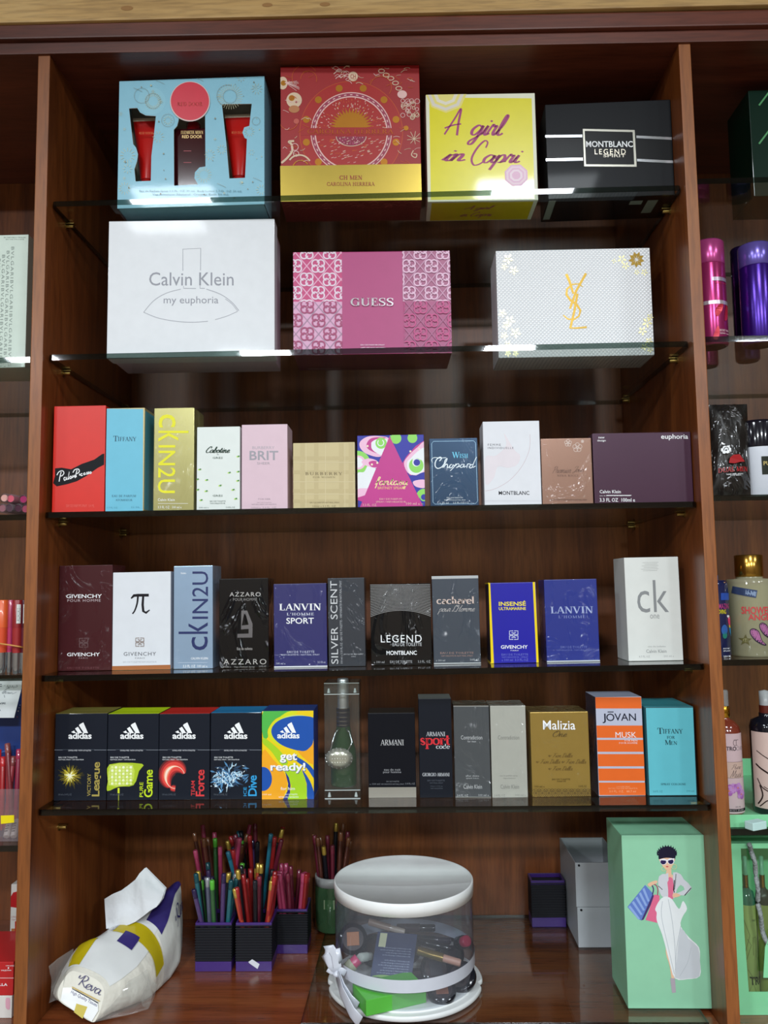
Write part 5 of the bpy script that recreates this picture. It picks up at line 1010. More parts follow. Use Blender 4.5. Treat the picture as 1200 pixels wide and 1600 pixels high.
for nm, c8, col, ink, top in (('dark grey cellophane-wrapped carton with fine white lettering', (657, 190, 903, 188, 922, 830, 673, 832), '#4a4e51', '#b9bcbe', '#5d5d52'), ('pale greige cellophane-wrapped carton with faint grey lettering', (912, 190, 1162, 188, 1178, 833, 930, 837), '#a7a89f', '#7f807a', '#84847a')):
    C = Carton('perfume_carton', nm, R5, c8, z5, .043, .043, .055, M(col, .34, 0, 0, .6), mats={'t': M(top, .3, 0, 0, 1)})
    p = C.print(); EB = M('#9fa09c' if col == '#4a4e51' else '#c3c4bc', .3, .3); p.rect(c8[0], c8[1], c8[2], c8[1]+6, EB); p.rect(c8[6], c8[5]-8, c8[4], c8[5]-3, EB)
    m = M(ink, .4); x = 0 if c8[0] == 657 else 257; le = C.art(); le.t('Contradiction', 712+x, 396, 860+x, 424, m)
    if not x: le.t('for men', 758, 430, 816, 444, m)
    fine(le, [('after shave' if not x else 'eau de parfum spray', 745+x-(20 if x else 0), 670, 838+x+(10 if x else 0), 682), ('splash lotion' if not x else 'vaporisateur', 748+x, 688, 836+x, 700)], m); le.t('Calvin Klein', 730+x, 737, 858+x, 766, m); fine(le, [('3.4 FL OZ', 686+x, 805, 762+x, 820), ('100 ml e', 834+x, 803, 905+x, 817)], m); C.done()
R6 = (800, 1060, 3.75); GDB = M('#a98c46', .3, .5, 0, .3)
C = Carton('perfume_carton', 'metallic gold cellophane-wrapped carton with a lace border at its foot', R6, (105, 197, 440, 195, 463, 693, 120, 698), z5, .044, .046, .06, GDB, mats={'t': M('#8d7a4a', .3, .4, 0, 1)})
p = C.print(); LC = M('#5f4a1e', .45); 
for k in range(9):
    x = 140+k*38; p.ring(x, 672, 24, 3, LC, n=20); p.ring(x, 672, 15, 3, LC, n=16); p.ring(x, 672, 7, 3, LC, n=10); p.ring(x+19, 655, 9, 2.4, LC, n=10)
    for q in range(6): p.stroke([(x, 672), (x+24*math.cos(q*1.05), 672+24*math.sin(q*1.05))], 2, LC)
le = C.art(); le.t('Malizia', 181, 246, 370, 300, WHI, .012); le.sc('One', 238, 306, 322, 342, M('#5a4520', .45), .16, .3); SB2 = M('#6b5222', .45)
for x0, y0, x1 in ((212, 437, 355), (140, 473, 282), (290, 473, 435), (212, 513, 355)): le.sc("my Fine Dollia", x0, y0, x1, y0+24, SB2, .14, .4) if 0 else le.sc('Fior Della', x0+25, y0, x1, y0+26, SB2, .15, .35); 
for x0, y0 in ((212, 437), (140, 473), (290, 473), (212, 513)): le.stroke([(x0, y0+18), (x0+8, y0+12), (x0+6, y0+22), (x0+18, y0+12)], 2.4, SB2, 4)
fine(le, [('EAU DE TOILETTE', 235, 586, 340, 595), ('PARFUM', 264, 599, 314, 606), ('100 ml e', 134, 627, 190, 639), ('3.4 FL.OZ', 390, 625, 436, 637)], M('#4a3a18', .45)); C.done()
LAV = M('#b4b9cc', .45)
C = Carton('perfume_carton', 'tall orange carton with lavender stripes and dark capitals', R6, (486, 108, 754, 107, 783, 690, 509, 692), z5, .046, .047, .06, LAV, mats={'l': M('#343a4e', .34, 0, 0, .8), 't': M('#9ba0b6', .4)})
p = C.print(); ORG = M('#e2641a', .42, 0, .15)
def band(y0, y1):
    X0 = lambda y: 489+(y-108)*24/582; X1 = lambda y: 754+(y-108)*28/582
    p.poly([(X0(y0)-1, y0), (X1(y0)+2, y0), (X1(y1)+2, y1), (X0(y1)-1, y1)], ORG)
for y0, y1 in ((110, 176), (276, 348), (360, 430), (443, 515), (528, 600), (610, 684)): band(y0, y1)
le = C.art(); DK = M('#1c2030', .45); le.t('J', 530, 206, 549, 262, DK, .01); le.t('O', 552, 206, 600, 250, DK, .01); le.rect(560, 194, 595, 199, DK); le.t('VAN', 600, 205, 726, 248, DK, .01); LV = M('#e3dfe4', .45); le.t('MUSK', 606, 314, 728, 347, LV); fine(le, [('FOR MEN', 660, 359, 734, 369), ('POUR HOMME', 628, 374, 735, 383)], LV); fine(le, [('COLOGNE SPRAY', 610, 630, 690, 638), ('EAU DE COLOGNE VAPORISATEUR', 565, 640, 735, 648), ('3.0 FL. OZ.   88.7 ml', 570, 655, 725, 668)], M('#efa87a', .45)); C.done()
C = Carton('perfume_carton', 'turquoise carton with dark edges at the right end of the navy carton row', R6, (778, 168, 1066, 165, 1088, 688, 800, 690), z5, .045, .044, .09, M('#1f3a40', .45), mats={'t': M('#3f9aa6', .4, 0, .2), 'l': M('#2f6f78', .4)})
p = C.print(); p.poly([(784, 173), (1060, 171), (1081, 683), (806, 685)], M('#5cb8c6', .42, 0, .2))
le = C.art(); TD = M('#123740', .5); le.se('T', 852, 290, 884, 325, TD); le.se('IFFANY', 884, 296, 1000, 324, TD); le.se('FOR', 908, 337, 954, 354, TD); le.se('M', 896, 360, 930, 389, TD); le.se('EN', 930, 367, 967, 389, TD); le.se('SPRAY COLOGNE', 872, 613, 1018, 626, TD, .17); fine(le, [('3.4 FL OZ', 826, 656, 882, 668), ('100 ml', 1024, 654, 1066, 665)], M('#2f7d8a', .5)); C.done()

# ================================================================== bottom board
# --- mint box with the walking lady
m_ = (780, 1270, 3.3333); MINT = M('#8cc7a4', .42, 0, .15)
C = Carton('gift_box', 'tall mint green box printed with a lady carrying shopping bags', m_, (638, 122, 1083, 112, 1123, 1022, 672, 1020), ZB, .042, .041, .088, MINT)
le = C.art('illustration', 'printed lady in sunglasses, white jacket and long white skirt')
SK = M('#e3b899', .5); HR = M('#1c1a30', .5); WJ = M('#c9cbd2', .5); WS = M('#dfe4e6', .5); WG = M('#c3c9cf', .5); PKT = M('#d96a8c', .5); BLB = M('#5b78c0', .5); BL3 = M('#88a4da', .5); PKB2 = M('#d9658a', .5); PUR = M('#3c2a66', .5)
le.poly([(760, 375), (800, 420), (795, 440), (740, 560), (722, 552), (668, 490)], BLB)
for k in range(4): a_, b_ = (742-k*22, 395+k*30), (788-k*0, 425)
for k in range(5): t0 = k/5; le.poly([(668+t0*92+4, 490-t0*115), (668+t0*92+14, 490-t0*115-8), (722+t0*62+12, 552-t0*116), (722+t0*62+2, 556-t0*116)], BL3)
le.poly([(800, 420), (808, 440), (752, 556), (740, 560)], PUR); le.poly([(808, 425), (835, 430), (832, 575), (762, 558)], PKB2); le.stroke([(775, 380), (790, 372), (803, 395), (798, 425)], 6, PUR, 4); le.stroke([(800, 370), (818, 378), (826, 400), (824, 430)], 5, M('#a33a62', .5), 4)
le.poly([(772, 372), (795, 358), (820, 352), (822, 366), (800, 374), (785, 386)], SK, 3)
le.poly([(885, 580), (870, 640), (868, 730), (888, 800), (905, 925), (915, 925), (912, 840), (930, 760), (940, 640)], SK, 3)
le.poly([(890, 860), (915, 862), (920, 935), (900, 938)], M('#a9a0aa', .5))
le.poly([(872, 290), (895, 285), (897, 320), (920, 335), (905, 370), (870, 350)], SK, 2)
le.poly([(870, 345), (908, 345), (908, 445), (872, 440)], PKT, 2)
le.poly([(832, 330), (868, 318), (875, 360), (880, 435), (855, 440), (838, 420), (828, 380)], WJ, 2); le.poly([(868, 318), (880, 312), (882, 350), (876, 362)], WJ); le.poly([(905, 310), (945, 320), (960, 345), (1003, 390), (965, 430), (925, 432), (920, 420), (965, 400), (945, 375), (925, 400), (915, 440), (905, 440), (908, 380)], WJ, 2)
le.stroke([(912, 350), (908, 400), (912, 415)], 5, INK); le.stroke([(920, 318), (918, 360), (912, 400)], 3, INK); le.stroke([(828, 380), (850, 400)], 3, INK); le.stroke([(1000, 390), (965, 430)], 4, INK)
le.poly([(905, 420), (925, 418), (945, 430), (920, 440), (903, 438)], SK, 2)
le.poly([(820, 520), (812, 500), (835, 455), (865, 435), (900, 450), (935, 500), (950, 470), (960, 460), (978, 500), (955, 540), (945, 590), (990, 650), (1040, 700), (1045, 770), (1045, 850), (980, 866), (915, 862), (885, 770), (850, 640), (820, 560)], WS, 3)
le.poly([(945, 600), (985, 655), (1035, 700), (1045, 770), (1042, 850), (985, 862), (915, 858), (925, 760)], WG, 2)
for st in ([(850, 460), (845, 540), (880, 700), (912, 840)], [(880, 450), (900, 560), (915, 700), (918, 820)], [(945, 590), (925, 700), (918, 800)], [(1000, 700), (980, 780), (940, 850)]): le.stroke(st, 3, M('#b3bac0', .5), 5)
le.poly([(836, 232), (842, 262), (868, 296), (892, 290), (908, 262), (912, 228)], SK, 4)
le.poly([(830, 240), (832, 200), (850, 180), (880, 174), (908, 185), (918, 210), (915, 242), (900, 236), (870, 234), (845, 238)], HR, 2)
for k in range(12): q = math.pi+math.pi*k/11; x, y = 873+43*math.cos(q), 215+38*math.sin(q); le.poly([(x-8, y+6), (x+10*math.cos(q), y-12), (x+8, y+8)], HR)
WF = M('#e6e6ee', .5); le.disc(855, 254, 18, WF, 16); le.disc(893, 252, 18, WF, 16); le.disc(854, 255, 15, M('#2a2050', .3), 13); le.disc(893, 253, 14, M('#2a2050', .3), 13); le.stroke([(836, 243), (875, 246), (912, 238)], 5, WF)
le.poly([(866, 279), (874, 276), (883, 279), (874, 284)], M('#c23a4a', .5)); le.ring(910, 280, 13, 2.4, M('#d6cf9a', .4)); le.ring(856, 292, 11, 2.4, M('#d6cf9a', .4))
C.done()
# --- two open light grey boxes, stacked
g_ = (780, 1270, 3.3333); GRB = M('#a9adb2', .5)
def tray(name, label, c8, z, dep, hh=None):
    C = Carton(name, label, g_, c8, z, .228, .228, dep, GRB, mesh=False)
    if hh: C.h = hh
    w, d, h, t = C.w/2, C.d/2, C.h, .0018
    for nm, bx in (('front_panel', (-w, w, -d, -d+t, 0, h)), ('back_panel', (-w, w, d-t, d, 0, h)), ('side_panel', (-w, -w+t, -d+t, d-t, 0, h)), ('side_panel', (w-t, w, -d+t, d-t, 0, h)), ('bottom_panel', (-w+t, w-t, -d+t, d-t, 0, t))):
        b = MB(); b.box(*bx, GRB, .0004); b.build(nm, C.root)
    b = MB(); b.lathe([(.0018, 0), (.0018, .0008)], INK, 10, T3(-w+.006, -d-.0008, h-.004, -90)); b.build('snap_hole', C.root)
    return C
C = tray('open_box', 'lower of two light grey open boxes stacked behind the mint box', (409, 490, 660, 494, 662, 708, 414, 705), ZB, .13)
tray('open_box', 'upper of two light grey open boxes stacked behind the mint box', (400, 257, 650, 262, 652, 474, 402, 468), C.z+C.h+.0004, .13)
# --- pencil pots
PU = M('#3b1f6e', .4, 0, .2); PK2 = M('#1e1f24', .5)
def pot(label, x0, x1, ytop, ybot, yd, z, dep=None, rimc=PU):
    a = at(x0, ybot, yd); b_ = at(x1, ybot, yd); w = (b_.x-a.x)/2; h = at((x0+x1)/2, ytop, yd).z-z; d = dep or w
    t = thing('pencil_pot', label, 'pencil pot', ((a.x+b_.x)/2, yd+d, z+.0002), 0, 'ribbed square pencil pots')
    th = .0022
    def sq(z0, z1, ox, mat, name):
        b = MB()
        for bx in ((-w-ox, w+ox, -d-ox, -d+th), (-w-ox, w+ox, d-th, d+ox), (-w-ox, -w+th, -d+th, d-th), (w-th, w+ox, -d+th, d-th)): b.box(*bx, z0, z1, mat, .0004)
        return b
    k = h*.82; sq(k+.007, h, .0006, rimc, '').build('rim', t)
    b = sq(h*.20, h-.0075, 0, PK2, ''); n = 14
    for i in range(n):
        zz = h*.215+(h*.93-h*.22)*i/(n-1)
        for bx in ((-w-.0012, w+.0012, -d-.0012, -d), (-w-.0012, -w, -d, d), (w, w+.0012, -d, d)): b.box(*bx, zz, zz+(h*.7)/n*.55, PK2, .0005)
    b.build('ribbed_wall', t)
    b = sq(0, h*.2, .0006, rimc, ''); b.box(-w, w, -d, d, 0, .002, rimc); b.build('base', t)
    return t, w, d, h
P1 = pot('ribbed black pot with purple rim, leftmost, full of teal and purple pencils', 305.6, 361, 1442, 1513, .163, ZW)
P2 = pot('ribbed black pot with a white paper scrap on its purple base', 369, 424, 1442, 1513, .163, ZW)
P3 = pot('dark ribbed pot of pink pencils, behind and right of the front two', 431, 480, 1421, 1487, .222, ZW)
P4 = pot('empty purple rimmed pot standing alone beside the grey boxes', 832, 884, 1376, 1444, .318-.012, ZB, .018)
b = MB(); b.add([(-.006, -P2[2]-.0018, .012), (.006, -P2[2]-.0018, .004), (.009, -P2[2]-.0016, .011), (-.002, -P2[2]-.0018, .018), (-.008, -P2[2]-.0016, .014)], [[4, 0, 1, 2, 3]], M('#d5d8e0', .6)); b.build('paper_scrap', P2[0])
random.seed(17)
_pm = {}
def pencil(x, y, z, tx, ty, L, col, cap, label, group, r=.0036):
    """cosmetic pencil leaning by tx, ty (run per metre)"""
    key = (col, cap, round(L, 3))
    if key not in _pm:
        b = MB(); b.lathe([(.001, 0), (r, .008), (r, L-.014)], M(col, .3, 0, .4), 8); c = MB(); c.lathe([(r*.98, L-.0139), (r*1.06, L-.013), (r*1.06, L-.001), (r*.8, L)], M(cap, .25, .5 if cap in ('#c9a84a', '#b9bcc4') else 0, .4), 8)
        bb = b.build('cosmetic_pencil'); cc = c.build('end_cap'); _pm[key] = (bb.data, cc.data); o, e = bb, cc; e.parent = o
    else:
        o = bpy.data.objects.new('cosmetic_pencil', _pm[key][0]); e = bpy.data.objects.new('end_cap', _pm[key][1]); COL.objects.link(o); COL.objects.link(e); e.parent = o
    dv = Vector((tx, ty, 1)).normalized(); o.rotation_mode = 'QUATERNION'; o.rotation_quaternion = Vector((0, 0, 1)).rotation_difference(dv); o.location = (x, y, z)
    tag(o, label, 'pencil', group); return o
def fill(pt, n, cols, potname, group, Lr, lean, spread=.75):
    t, w, d, h = pt; X, Y, Z = t.location; k = int(math.ceil(math.sqrt(n)))
    for i in range(n):
        u = ((i % k)+.5)/k*2-1; v = ((i//k)+.5)/math.ceil(n/k)*2-1; u += random.uniform(-.1, .1); v += random.uniform(-.1, .1)
        col, cap, word = cols[i % len(cols)]; L = random.uniform(*Lr); L = round(L*100)/100
        bx, by = X+u*w*.62, Y+v*d*.62; tx = u*lean+random.uniform(-.12, .12); ty = v*lean*.6+random.uniform(-.08, .08)
        lim = (w-.006); 
        if abs(bx-X+tx*h) > lim: tx = (math.copysign(lim, bx-X+tx*h)-(bx-X))/h
        lim = (d-.006)
        if abs(by-Y+ty*h) > lim: ty = (math.copysign(lim, by-Y+ty*h)-(by-Y))/h
        pencil(bx, by, Z+.0025, tx, ty, L, col, cap, '%s cosmetic pencil standing in %s' % (word, potname), group+', '+word)
TEAL = ('#1f5f68', '#16474f', 'dark teal'); VIO = ('#4a3566', '#2f2248', 'dusky violet'); BKP = ('#1b1b22', '#c9a84a', 'gold-tipped black'); GRN = ('#2c5a30', '#58b23a', 'green-capped'); SLP = ('#5c5f74', '#b9bcc4', 'slate blue'); REDP = ('#8e1f20', '#a3262a', 'dark red'); ORP = ('#b0452a', '#c9a84a', 'gold-tipped orange red'); BKR = ('#15151a', '#22222a', 'plain black'); PNK = ('#a83a5e', '#b9486c', 'rose pink'); MAR = ('#6a2033', '#7d2b40', 'maroon'); BRN = ('#5a3026', '#7a4a30', 'brown')
fill(P1, 20, [TEAL, VIO, GRN, VIO, TEAL, BKP, SLP, VIO], 'the leftmost ribbed pot', 'pencils in the leftmost pot', (.118, .140), .32)
fill(P2, 20, [REDP, ORP, BKR, REDP, ORP, BKP, REDP, MAR], 'the ribbed pot with the paper scrap', 'pencils in the pot with the paper scrap', (.118, .140), .32)
fill(P3, 18, [PNK, PNK, MAR, PNK, REDP], 'the dark pot behind the front two', 'pencils in the dark pot behind', (.105, .125), .40)
# second row of pots at the back
P5 = pot('ribbed pot of dark pink and brown pencils, at the back behind the leftmost pot', 314, 364, 1424, 1478, .262, ZW)
P6 = pot('ribbed pot of crimson and blue pencils, at the back behind the paper scrap pot', 372, 422, 1424, 1478, .262, ZW)
BLU = ('#2f7f96', '#276a80', 'light blue')
fill(P5, 16, [PNK, BRN, MAR, PNK, BRN, GRN], 'the back pot behind the leftmost one', 'pencils in the back left pot', (.145, .17), .45)
fill(P6, 18, [REDP, BLU, BKR, MAR, REDP, VIO, ORP], 'the back pot behind the paper scrap one', 'pencils in the back middle pot', (.145, .175), .45)
# jar of brushes with a white rim
jl = at(490, 1459, .282); jr = at(545, 1459, .282); jw = (jr.x-jl.x)/2; jh = at(515, 1374, .282).z-ZB
t = thing('plastic_jar', 'greenish clear jar with a white screw rim, full of brown pencils', 'jar', (jl.x+jw, .282+jw*.9, ZB+.0003))
b = MB(); b.lathe([(jw*.9, 0), (jw, .003), (jw, jh*.8), (jw*.93, jh*.85)], clear('jar_green', (.35, .55, .38), .05, .02, .45, (.12, .28, .13)), 32, caps=False); b.lathe([(jw*.9, 0), (jw*.9, .001)], M('#2f5a3a', .3), 32); b.build('jar_body', t)
b = MB(); b.lathe([(jw*.9, jh*.83), (jw*.99, jh*.83), (jw*.99, jh), (jw*.9, jh), (jw*.9, jh*.83)], M('#b3b6b6', .4), 32, caps=False); b.build('screw_rim', t)
b = Art(lambda x, y: (x, y), lambda u, v, o: ((jw+.0004)*math.sin(u/jw), -(jw+.0004)*math.cos(u/jw), v)); b.rect(-.012, jh*.45, .006, jh*.62, M('#9fb08c', .5)); b.build('paper_label', t)
for i in range(13):
    q = 2*math.pi*i/13; rr = jw*.45*(1 if i % 3 else .4); L = round(random.uniform(.135, .165)*100)/100
    c_, k_, wd = [BRN, MAR, BRN, BKP, MAR, BRN][i % 6]; s_ = (jw*.82-rr)/jh*.9
    pencil(t.location.x+rr*math.cos(q), t.location.y+rr*math.sin(q), ZB+.003, s_*math.cos(q), s_*math.sin(q), L, c_, k_, '%s cosmetic pencil standing in the green jar' % wd, 'pencils in the green jar, '+wd)
# ================================================================== round clear box
cy = .117; cl = on(513, 1540, ZB); cxm = (at(513, 1540, cy).x+at(754, 1540, cy).x)/2; RB = (at(754, 1540, cy).x-at(513, 1540, cy).x)/2
RC = (at(739.5, 1450, cy).x-at(524, 1450, cy).x)/2; cxm = (at(739.5, 1450, cy).x+at(524, 1450, cy).x)/2
ztop = at(631, 1371.5, cy).z
root = thing('cake_box', 'round clear box with a white lid, scalloped white base and ribbon', 'box', (cxm, cy, ZB+.0003))
H = ztop-ZB; WP = M('#dfe2e2', .4, 0, .2)
n = 240; prof = []
for k in range(n):
    q = 2*math.pi*k/n; dip = sum(math.exp(-(((math.degrees(q)-a_+180) % 360-180)/3.2)**2) for a_ in (-9, -171, 50, 130))*.055; prof.append(RB*(1-dip))
b = MB()
def rimp(z, k): return [(r*k*math.cos(2*math.pi*i/n), r*k*math.sin(2*math.pi*i/n), z) for i, r in enumerate(prof)]
b.grid([rimp(0, .985), rimp(.0015, 1), rimp(.0055, 1), rimp(.007, .985)], WP, True, True)
b.add(rimp(.007, .985), [list(range(n))], WP); b.add(rimp(0, .985), [list(range(n))[::-1]], WP)
b.lathe([(RC*1.0, .007), (RC*1.0, .0085), (RC*.94, .009), (0, .009)], M('#e3e6e6', .45), 64); b.build('base_board', root)
b = MB(); b.lathe([(RC, .009), (RC, H-.006)], PVC_HAZE, 96, caps=False); b.build('clear_wall', root)
LH = at(631, 1412.5, cy-RC).z-at(631, 1433.7, cy-RC).z
b = MB(); b.lathe([(RC*1.006, H-LH), (RC*1.012, H-LH), (RC*1.012, H-.001), (RC*1.004, H), (RC*.985, H), (RC*.975, H-.0035), (0, H-.0035)], M('#f0f2f2', .3, 0, .7), 96, caps=False); b.build('lid', root)
# ribbon dips toward the front
SAT = M('#c9cdd8', .3, 0, .5)
def zr(q): return .036-.006*math.sin(q)*0
yr0 = at(631, 1532, cy-RC-.001).z-ZB; yr1 = at(631, 1552.5, cy-RC-.001).z-ZB
b = MB(); rows = []
for zz in (yr1, yr1+.001, (yr0+yr1)/2, yr0-.001, yr0): rows.append([((RC+.0012)*math.cos(2*math.pi*i/96), (RC+.0012)*math.sin(2*math.pi*i/96), zz) for i in range(96)])
b.grid(rows, SAT, True, True); rib = b.build('ribbon', root)
bx = at(527, 1524, cy-.045); q = math.atan2(-.06, -.09); kx, ky, kz = (RC+.004)*math.cos(q), (RC+.004)*math.sin(q), (yr0+yr1)/2
def P(px, py, dy=0): p = at(px, py, cy+ky+dy); return (p.x-cxm, p.y-cy, p.z-ZB)
b = MB()
def band_(pts, w): b.tube([Vector(p) for p in pts], 1, SAT, 10, flat=(w, .0008))
K = lambda x, y: P(480+x/4, 1310+y/4, -.006)
KT = lambda x, y, d: P(480+x/4, 1310+y/4, -.008+d)
band_([K(180, 840), K(150, 790), K(115, 730), K(120, 695), K(150, 690), K(175, 730), K(188, 800), K(186, 842)], .006)
band_([K(190, 840), K(215, 830), K(240, 845)], .005); band_([K(186, 838), K(205, 760), K(190, 690)], .0035); band_([K(185, 850), K(150, 838), K(125, 822)], .003)
b.build('bow_loop', rib)
b = MB(); b.lathe([(0, -.005), (.0055, -.002), (.006, .001), (0, .005)], SAT, 12, T3(*K(185, 848))); b.build('bow_knot', rib)
for pts in ([KT(190, 850, 0), KT(215, 930, -.012), KT(260, 1010, -.02), KT(310, 1060, -.026)], [KT(188, 855, 0), KT(215, 960, -.02), KT(280, 1090, -.042), KT(330, 1150, -.05)]):
    b = MB(); b.tube([Vector(p) for p in pts], 1, SAT, 10, flat=(.009, .0008)); b.build('ribbon_tail', rib)
# --- what lies inside
K6 = (480, 1310, 4)
def pc(x, y, Y): return at(480+x/4, 1310+y/4, Y)
zf = ZB+.0096
FLG = 'cosmetics in the round clear box'
def compact(x, y, Y, tilt, rz, label, pan='#a5683f', r=.021):
    p = pc(x, y, Y); t = thing('powder_compact', label, 'compact', (p.x, p.y, p.z), 0, FLG); t.rotation_euler = (math.radians(tilt), 0, math.radians(rz))
    b = MB(); b.lathe([(r*.96, -.004), (r, -.003), (r, .003), (r*.93, .005), (0, .005)], M('#15161d', .2, 0, .6), 36); cs = b.build('case', t)
    b = MB(); b.lathe([(r*.72, .0051), (r*.72, .0055)], M('#3a3236', .15, 0, .6), 28); b.box(-r*.42, r*.42, -r*.42, r*.42, .0055, .0062, M(pan, .5), .0004); b.build('powder_pan', cs)
# green card box flat on the base
p0, p1 = pc(322, 985, .055), pc(690, 1060, .04)
t = thing('card_box', 'bright green card box lying flat in front on the round base', 'box', (on(604, 1574, zf).x+.0, on(604, 1574, zf).y+.021, zf), -9, FLG)
GC = M('#52b13c', .42, 0, .2); b = MB(); b.box(-.045, .042, -.021, .03, 0, .020, GC, .0008); b.build('carton', t)
b = Art(lambda x, y: (x, y), lambda u, v, o: (u, -.021-o, v)); b.rect(.012, .004, .038, .015, M('#c9cfae', .5))
for k in range(4): b.rect(.013, .0055+k*.0025, .036-.004*(k % 2), .0065+k*.0025, M('#5f7a4a', .5))
b.build('printed_panel', t)
# navy booklet leaning on it
a = [pc(440, 580, .115), pc(690, 600, .115), pc(650, 885, .075), pc(395, 865, .075)]
t = thing('printed_booklet', 'dark blue booklet with white text leaning upside down', 'booklet', tuple((a[2]+a[3])/2), 0, FLG)
o = (a[2]+a[3])/2; X = (a[2]-a[3]).normalized(); Yv = ((a[0]+a[1])/2-o); hh = Yv.length; Yv.normalize(); Nn = X.cross(Yv).normalized(); ww = ((a[1]-a[0]).length+(a[2]-a[3]).length)/4
mtx = Matrix(((X.x, Yv.x, Nn.x, 0), (X.y, Yv.y, Nn.y, 0), (X.z, Yv.z, Nn.z, 0), (0, 0, 0, 1)))
b = MB(); b.box(-ww, ww, 0, hh, -.0035, 0, M('#1f2f58', .4, 0, .2), .0004, xf=mtx); cv = b.build('cover', t)
bk = Art(lambda x, y: (x, y), lambda u, v, o_: tuple(mtx @ Vector((u, v, o_)))); LT = M('#a9b4cc', .5)
for k in range(11):
    if k != 6: bk.fit(sans('use the soft sponge to blend evenly on skin', 0, 1, 0, 1), -ww*.72+.004*(k % 3), hh*(.12+.055*k), ww*.8, hh*(.12+.055*k)-.0022, LT)
bk.rect(-ww*.85, hh*.66, -ww*.5, hh*.97, M('#c3c7a4', .5)); bk.poly([(-ww*.9, .0005), (ww*.4, .0005), (ww*.1, hh*.05), (-ww*.5, hh*.06)], M('#7aa25a', .5), 4); bk.build('printed_text', cv)
compact(285, 630, .115, 62, 8, 'black square-panned compact tilted at the left inside the round box')
compact(840, 955, .052, 28, 5, 'black compact with a tan pan lying low at the front of the round box', '#8a5a48', .02)
compact(960, 870, .085, 40, -30, 'plain black compact lying at the right inside the round box', '#241f26', .022)
compact(800, 820, .11, 50, 12, 'glossy black compact behind the ribbon inside the round box', '#2c2a33', .022)
def stick(x0, y0, Y0, x1, y1, Y1, r, name, label, body, cap, cat):
    a, c = pc(x0, y0, Y0), pc(x1, y1, Y1); d = c-a; L = d.length; t = thing(name, label, cat, tuple(a), 0, FLG); m = Vector((0, 0, 1)).rotation_difference(d.normalized()).to_matrix().to_4x4()
    b = MB(); b.lathe([(r*.9, 0), (r, .001), (r, L*.6)], body, 20, m); b.build('tube_body', t)
    b = MB(); b.lathe([(r*.85, L*.601), (r*.85, L*.97), (r*.7, L)], cap, 20, m); b.build('cap', t)
compact(700, 905, .095, 35, 40, 'black compact lying just right of the blue booklet in the round box', '#1e1c22', .021)
compact(420, 700, .15, 70, -10, 'dark brown compact standing behind the blue booklet', '#3a2620', .022)
compact(890, 720, .16, 55, 20, 'black compact under the mascara tubes at the back right of the heap', '#2a2026', .022)
compact(620, 690, .165, 60, 0, 'black compact at the back middle of the heap behind the booklet', '#2f2a2a', .022)
CL = M('#8d847c', .25, 0, .5); BKG = M('#17171c', .2, 0, .6)
stick(385, 520, .15, 610, 585, .14, .005, 'lip_gloss', 'pale beige lip gloss lying across the top of the heap', M('#a08a7c', .3, 0, .4), M('#b0a49a', .3, 0, .4), 'lip gloss')
stick(690, 700, .10, 960, 780, .085, .006, 'lipstick', 'gold and black lipstick pointing right behind the ribbon', M('#8a7440', .25, .7), M('#b98d7c', .4), 'lipstick')
stick(640, 620, .16, 900, 640, .16, .005, 'mascara_tube', 'long black tube with a gold ring lying at the back', BKG, M('#2a2430', .2, 0, .6), 'mascara')
stick(690, 640, .14, 900, 690, .13, .005, 'mascara_tube', 'black mascara tube lying above the gold and black lipstick', BKG, BKG, 'mascara')
stick(560, 560, .17, 800, 560, .17, .006, 'mascara_tube', 'dark plum tube lying at the very back of the round box', M('#3a2630', .25, 0, .5), BKG, 'mascara')
stick(240, 830, .08, 320, 750, .085, .009, 'nail_polish', 'small bottle with a pink cap at the left inside the round box', M('#b7b99a', .2, 0, .6), M('#cf4f78', .25, 0, .5), 'nail polish')
stick(330, 745, .10, 400, 735, .12, .006, 'lip_gloss', 'white capped tube behind the pink capped bottle', M('#c9d2ca', .3), M('#dfe2de', .3), 'lip gloss')
stick(945, 655, .14, 1000, 640, .12, .009, 'nail_polish', 'bottle with a crimson round cap against the right wall of the round box', BKG, M('#9c2446', .25, 0, .5), 'nail polish')

# ================================================================== tissue pack
t0 = on(150, 1588, ZW)
pk = thing('tissue_pack', 'torn open pack of white tissues in clear plastic with purple and yellow bands', 'tissue pack', (t0.x, t0.y, ZW+.0004))
PLW = M('#d3d4ce', .45, 0, .35, 0, .05, .5, 40); CRM = M('#d9d6ca', .75, 0, 0, 0, .06, .9, 55); YLB = M('#b8a512', .4, 0, .3); PUB = M('#33286e', .4, 0, .3)
k4 = (50, 1330, 4.615)
def kp(x, y, Y): p = at(k4[0]+x/k4[2], k4[1]+y/k4[2], Y); return Vector((p.x-t0.x, p.y-t0.y, p.z-ZW-.0004))
